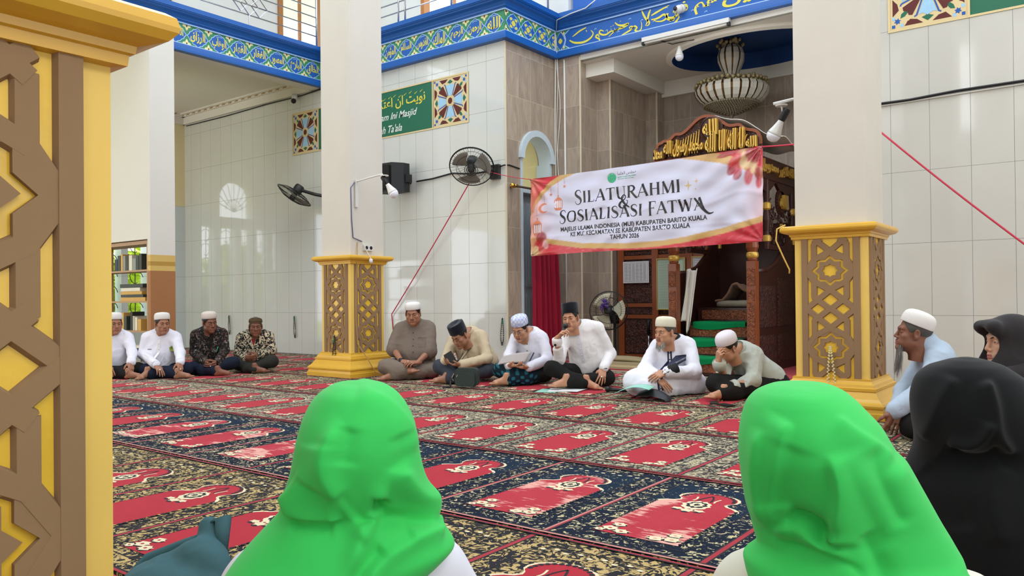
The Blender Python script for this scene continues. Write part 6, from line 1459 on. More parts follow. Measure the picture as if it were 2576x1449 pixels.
def person(name_label, P, mats):
    """builds one seated man from joint positions P; mats: skin, shirt, trousers, cap ..."""
    o = thing('person', name_label, 'person', tuple(P['pel'][:2])+(0,))
    hm = np.array(P['hM']).reshape(3, 3).T if np.ndim(P['hM']) == 1 else np.array(P['hM']); hc = np.array(P['head']); hs = P.get('hs', 1.04)
    skin = mats['skin']; key = P.get('face', (1.0, 0.0, 0.0, 1.0))
    hV, hF = cached(('head', key), lambda: head_mesh(*key)); 
    lipm = M('lips', '#8a5146', .45, var=.1)
    cen = hV[hF].mean(1); lip = (np.abs(cen[:, 0]) < .023) & (cen[:, 1] > .085) & (cen[:, 2] > -.078) & (cen[:, 2] < -.053)
    parts = [(to_world(hV, hm, hc, hs), hF, lip.astype(int))]
    # trunk, limbs as one field
    keys = ('head', 'neck', 'shR', 'shL', 'elR', 'elL', 'wrR', 'wrL', 'pel', 'knR', 'knL', 'anR', 'anL'); lo, hi = bounds(P, keys, .22); lo[2] = max(lo[2], -.03)
    f = Field(lo, hi, .013); torso_field(P, f, -.012, .05); legs_field(P, f, -.014, .04, True); nb = np.array(P['neck']); f.cap(hc+hm@np.array([0, -.03, -.06])*hs, nb, .050, .056, .02)
    for s_ in 'RL':
        el, wr = np.array(P['el'+s_]), np.array(P['wr'+s_]); f.cap(el, wr, .040 if P.get('bare') else .032, .027, .02)
    f.plane((0, 0, .004), (0, 0, -1)); V, F = f.mesh(); parts.append((relax(V, F, 1), F, 0))
    for s_, sd in (('R', 1), ('L', -1)):
        H = P.get('hand'+s_)
        if not H: continue
        pr = {k_: v for k_, v in H.items() if k_ in ('curl', 'spread', 'thumb', 'curls')}
        # thumb side: right hand palm down, fingers forward -> thumb toward -X (its left)
        hv, hf = cached(('hand', sd, repr(pr)), lambda: hand_mesh(-sd, **pr)); Mh = arm_frame(P['wr'+s_], H['tip'], H['palm']); parts.append((to_world(hv, Mh, P['wr'+s_], H.get('sc', 1.0)), hf, 0))
    for s_, sd in (('R', 1), ('L', -1)):
        if 'toe'+s_ not in P: continue
        fv, ff = cached('foot', foot_mesh); an, toe = np.array(P['an'+s_]), np.array(P['toe'+s_]); y = nrm(toe-an); up = np.array(P.get('footup'+s_, (0, 0, 1.0))); x = nrm(np.cross(y, up)); z = np.cross(x, y)
        v = fv.copy(); v[:, 0] *= -sd; Mf = np.stack([x, y, z], 1); W_ = to_world(v, Mf, an-Mf@np.array([0, 0, .045])); W_[:, 2] += max(0, .004-W_[:, 2].min()); parts.append((W_, ff if sd < 0 else ff[:, ::-1], 0))
    V, F, Mi = merge(parts); qmesh('body', V, F, [skin, lipm], o, Mi)
    # eyes, brows
    gaze = np.array(P.get('gaze', (0, 1, -.15)))
    for s in (-1, 1):
        b = MB(); c = np.array([s*.031, .0705, .0045]); b.sphere(tuple(c), .0122, 14); n0 = len(b.f)
        g = nrm(gaze)
        Vb = np.array(b.v); mi = []
        for fa in b.f: d = nrm(Vb[list(fa)].mean(0)-c)@g; mi.append(1 if d > .86 else 0)
        b.v = [tuple(q) for q in to_world(Vb, hm, hc, hs)]; b.mi = mi; b.build('eye', [m_eyew, m_iris], o, True)
        b = MB(); pts = [to_world(np.array([[s*x, y, z]]), hm, hc, hs)[0] for x, y, z in ((.014, .0905, .0215), (.028, .0865, .0265), (.040, .077, .026), (.049, .066, .020))]
        b.tube(pts, [.0030, .0042, .0038, .0015], 6); b.build('eyebrow', mats.get('hairm', m_hair), o, True)
    # hair below the cap
    hl = P.get('hairlen', .0)
    def hairf():
        f = Field((-.10, -.125, -.09), (.10, .10, .14), .0045); f.ell((0, -.014, .037), (.0785*key[0], .0965, .083), 0); f.plane((0, .030, 0), (0, .95, -.55)); f.plane((0, 0, -.045-hl), (0, -.35, -1))
        for s in (-1, 1): f.ell((s*.085*key[0], .004, -.008), (.02, .022, .030), .006, sub=True)
        return f.mesh()
    hv, hf = cached(('hair', key, hl), hairf); qmesh('hair', to_world(hv, hm, hc, hs), hf, mats.get('hairm', m_hair), o)
    # cap
    C = P.get('cap')
    if C:
        cv, cf = cap_mesh(CAPS[C['type']], .0855*key[0]*C.get('w', 1), .1030*C.get('l', 1), crease=C.get('crease', 0)); cv = cv.copy(); cv[:, 2] *= C.get('h', 1)
        t = C.get('tilt', .12); Rt = np.array([[1, 0, 0], [0, math.cos(t), -math.sin(t)], [0, math.sin(t), math.cos(t)]]); cv = cv@Rt.T+np.array([0, -.010+C.get('dy', 0), .050+C.get('dz', 0)])
        b = MB(); b.v = [tuple(q) for q in to_world(cv, hm, hc, hs)]; b.f = list(cf); b.mi = [0]*len(cf); co = b.build('cap', mats['cap'], o, True)
        if C.get('mod'): C['mod'](co)
    # shirt
    sl = P.get('sleeve', 'long'); lo, hi = bounds(P, ('neck', 'shR', 'shL', 'elR', 'elL', 'wrR', 'wrL', 'pel'), .25); lo[2] = max(lo[2], -.02)
    f = Field(lo, hi, .0105); R, mid = torso_field(P, f, P.get('loose', .014), .05, True, sl, P.get('flare', .02))
    if P.get('robe'):
        legs_field(P, f, .02, .10, True, .02)
        kR, kL, aR, aL = [np.array(P[q]) for q in ('knR', 'knL', 'anR', 'anL')]; f.cap((kR+aR)/2, (kL+aL)/2, .07, .07, .12); f.cap(kR, kL, .055, .055, .12)
    nkc = np.array(P['neck'])+R[2]*.045; f.plane(nkc, R[2]*1.0+R[1]*.22)
    if not P.get('robe'):
        q = np.array(P['pel'])+R[2]*(-.10+P.get('hem', 0)); 
    f.plane((0, 0, .008), (0, 0, -1)); V, F = f.mesh(); V = relax(V, F, 1); V = wrinkle(V, F, P.get('wr_amp', .007), P.get('wr_f', 15), P.get('seed', 1), (1, 1, .75))
    V[:, 2] = np.maximum(V[:, 2], .006); sh = qmesh('shirt' if not P.get('robe') else 'robe', V, F, mats['shirt'], o)
    # collar
    cb = MB(); nax = nrm(nrm(hc-np.array(P['neck'])-hm[:, 1]*.02)*.55+R[2]*.45); nkw = np.array(P['neck'])+nax*.012; n = 28; ring = []
    for lv, (rr, dz) in enumerate(((.088, -.004), (.083, .024), (.074, .056), (.069, .056), (.066, .0))):
        for j in range(n):
            a = 2*PI*j/n; op = max(0, math.cos(a)); ring.append(nkw+R[0]*rr*math.sin(a)*1.02+R[1]*rr*1.08*math.cos(a)+nax*(dz*(1-.40*op)-.026*op+.016)-R[1]*.002)
    cb.v = [tuple(q) for q in ring]; cb.f = [(i*n+j, i*n+(j+1) % n, (i+1)*n+(j+1) % n, (i+1)*n+j) for i in range(4) for j in range(n)]; cb.mi = [0]*len(cb.f)
    if P.get('collar', True): cb.build('collar', mats.get('collar', mats['shirt']), sh, True)
    # trousers
    if not P.get('robe'):
        lo, hi = bounds(P, ('pel', 'knR', 'knL', 'anR', 'anL'), .24); lo[2] = max(lo[2], -.02); f = Field(lo, hi, .0105); legs_field(P, f, P.get('baggy', .010), .05, False, P.get('widen', .0)); 
        if P.get('drape'): f.cap(np.array(P['knR'])*.6+np.array(P['anR'])*.4, np.array(P['knL'])*.6+np.array(P['anL'])*.4, .05, .05, .14); f.cap(np.array(P['pel'])+R[1]*.12-np.array([0, 0, .08]), (np.array(P['knR'])+np.array(P['knL']))/2, .05, .05, .12)
        f.plane((0, 0, .006), (0, 0, -1)); V, F = f.mesh(); V = relax(V, F, 2); V = wrinkle(V, F, P.get('pr_amp', .008), 11, P.get('seed', 1)+40); V[:, 2] = np.maximum(V[:, 2], .004)
        mi = None
        if 'trousers2' in mats: c = V[F].mean(1); mi = (((c-np.array(P['split'][0]))@np.array(P['split'][1])) > 0).astype(int)
        qmesh('trousers', V, F, [mats['trousers']]+([mats['trousers2']] if 'trousers2' in mats else []), o, mi)
    for s_ in 'RL':      # cuffs
        if sl == 'long':
            b = MB(); el, wr = Vector(P['el'+s_]), Vector(P['wr'+s_]); d = (wr-el).normalized(); r0 = .036+P.get('loose', .014)
            b.tube([wr-d*.065, wr-d*.045, wr-d*.012, wr-d*.006, wr-d*.012], [r0+.002, r0+.003, r0+.001, r0-.004, r0-.012], 18, cap=False); b.build('cuff', mats.get('cuff', mats['shirt']), sh, True)
    bpy.context.view_layer.update()
    bv = BVHTree.FromObject(sh, bpy.context.evaluated_depsgraph_get()); 
    off = Vector(o.location)
    def on(x, z, lift=.003):
        """point on the shirt front: x along the shoulders, z along the spine from the neck (metres)"""
        p = Vector(nkw+R[0]*x+R[2]*z+R[1]*.6); hit = bv.ray_cast(p-Vector(sh.matrix_world.translation), Vector(-R[1]))
        q = hit[0] if hit[0] is not None else Vector(nkw+R[0]*x+R[2]*z+R[1]*.15)
        return q+Vector(sh.matrix_world.translation)+Vector(R[1])*lift
    P['_R'] = R
    return o, sh, on, hm, hc, hs
def placket(sh, on, z0, z1, mat, w=.014, x=0.0, name='placket', buttons=0, bmat=None, n=14, lift=.003):
    b = MB()
    for i in range(n):
        za, zb = z0+(z1-z0)*i/n, z0+(z1-z0)*(i+1)/n
        b.add([on(x-w, za, lift), on(x+w, za, lift), on(x+w, zb, lift), on(x-w, zb, lift)], [(0, 1, 2, 3)])
    b.build(name, mat, sh, True)
    for k in range(buttons):
        b = MB(); b.sphere(on(x, z0+(z1-z0)*(k+.6)/buttons, .004), .0062, 8); b.build('button', bmat, sh, True)
def patch(sh, on, pts, mat, name, lift=.004):
    b = MB(); c = np.mean(pts, 0); n = len(pts); ring = [on(x, z, lift) for x, z in pts]; b.add([on(c[0], c[1], lift)]+ring, [(0, 1+i, 1+(i+1) % n) for i in range(n)]); return b.build(name, mat, sh, True)
def rim(sh, on, pts, r, mat, name):
    b = MB(); b.tube([on(x, z, .003) for x, z in pts], r, 5); return b.build(name, mat, sh, True)
def glasses(o, hm, hc, hs, mat):
    b = MB(); T = lambda x, y, z: to_world(np.array([[x, y, z]]), hm, hc, hs)[0]
    for s in (-1, 1):
        b.tube([T(s*(.033+.023*math.cos(a)), .098-.006*abs(math.cos(a)), .000+.016*math.sin(a)) for a in np.linspace(0, 2*PI, 20, endpoint=False)], .0019, 6, closed=True)
        b.tube([T(s*.056, .092, .006), T(s*.074, .06, .008), T(s*.082, .0, .006), T(s*.080, -.02, -.008)], .0018, 5)
    b.tube([T(-.010, .099, .004), T(0, .101, .006), T(.010, .099, .004)], .0018, 5); b.build('glasses_frame', mat, o, True)
def beard_strands(o, hm, hc, hs, mats, n, L, seed, wid=.02, z0=-.105, name='beard', spread=.5, fwd=.25):
    r = np.random.default_rng(seed); b = MB()
    for i in range(n):
        u = r.uniform(-1, 1); p = np.array([u*wid, .070+.012*(1-u*u)+r.uniform(-.012, .01), z0+r.uniform(-.008, .012)+.012*abs(u)]); l = L*r.uniform(.55, 1.0)*(1-.35*abs(u))
        d = np.array([u*.18*spread+r.normal(0, .06), fwd+r.normal(0, .05), -1.0]); q = [p+d*l*t+np.array([math.sin(t*5+i)*.004, 0, 0]) for t in (0, .35, .7, 1)]
        b.tube([to_world(x[None], hm, hc, hs)[0] for x in q], [.0016, .0015, .0011, .0004], 4, mi=i % len(mats), cap=False)
    return b.build(name, mats, o, True)
def stubble(o, hm, hc, hs, mat, kind='goatee'):
    f = Field((-.06, .02, -.14), (.06, .13, -.03), .0036)
    f.ell((0, .071, -.103), (.024, .026, .021), .006)
    if kind == 'full': f.cap((-.05, .02, -.085), (0, .072, -.108), .020, .019, .01); f.cap((.05, .02, -.085), (0, .072, -.108), .020, .019, .01)
    f.plane((0, 0, -.084), (0, 0, 1)); V, F = f.mesh(); V = V+vnormals(V, F)*(vnoise(V, 160, 3)*.0015)[:, None]; return qmesh('beard', to_world(V, hm, hc, hs), F, mat, o)
def moustache(o, hm, hc, hs, mat, t=.0035):
    b = MB()
    for s in (-1, 1): b.tube([to_world(np.array([[s*x, y, z]]), hm, hc, hs)[0] for x, y, z in ((.002, .0985, -.0485), (.014, .0955, -.050), (.026, .085, -.058))], [t, t, t*.4], 6)
    b.build('moustache', mat, o, True)
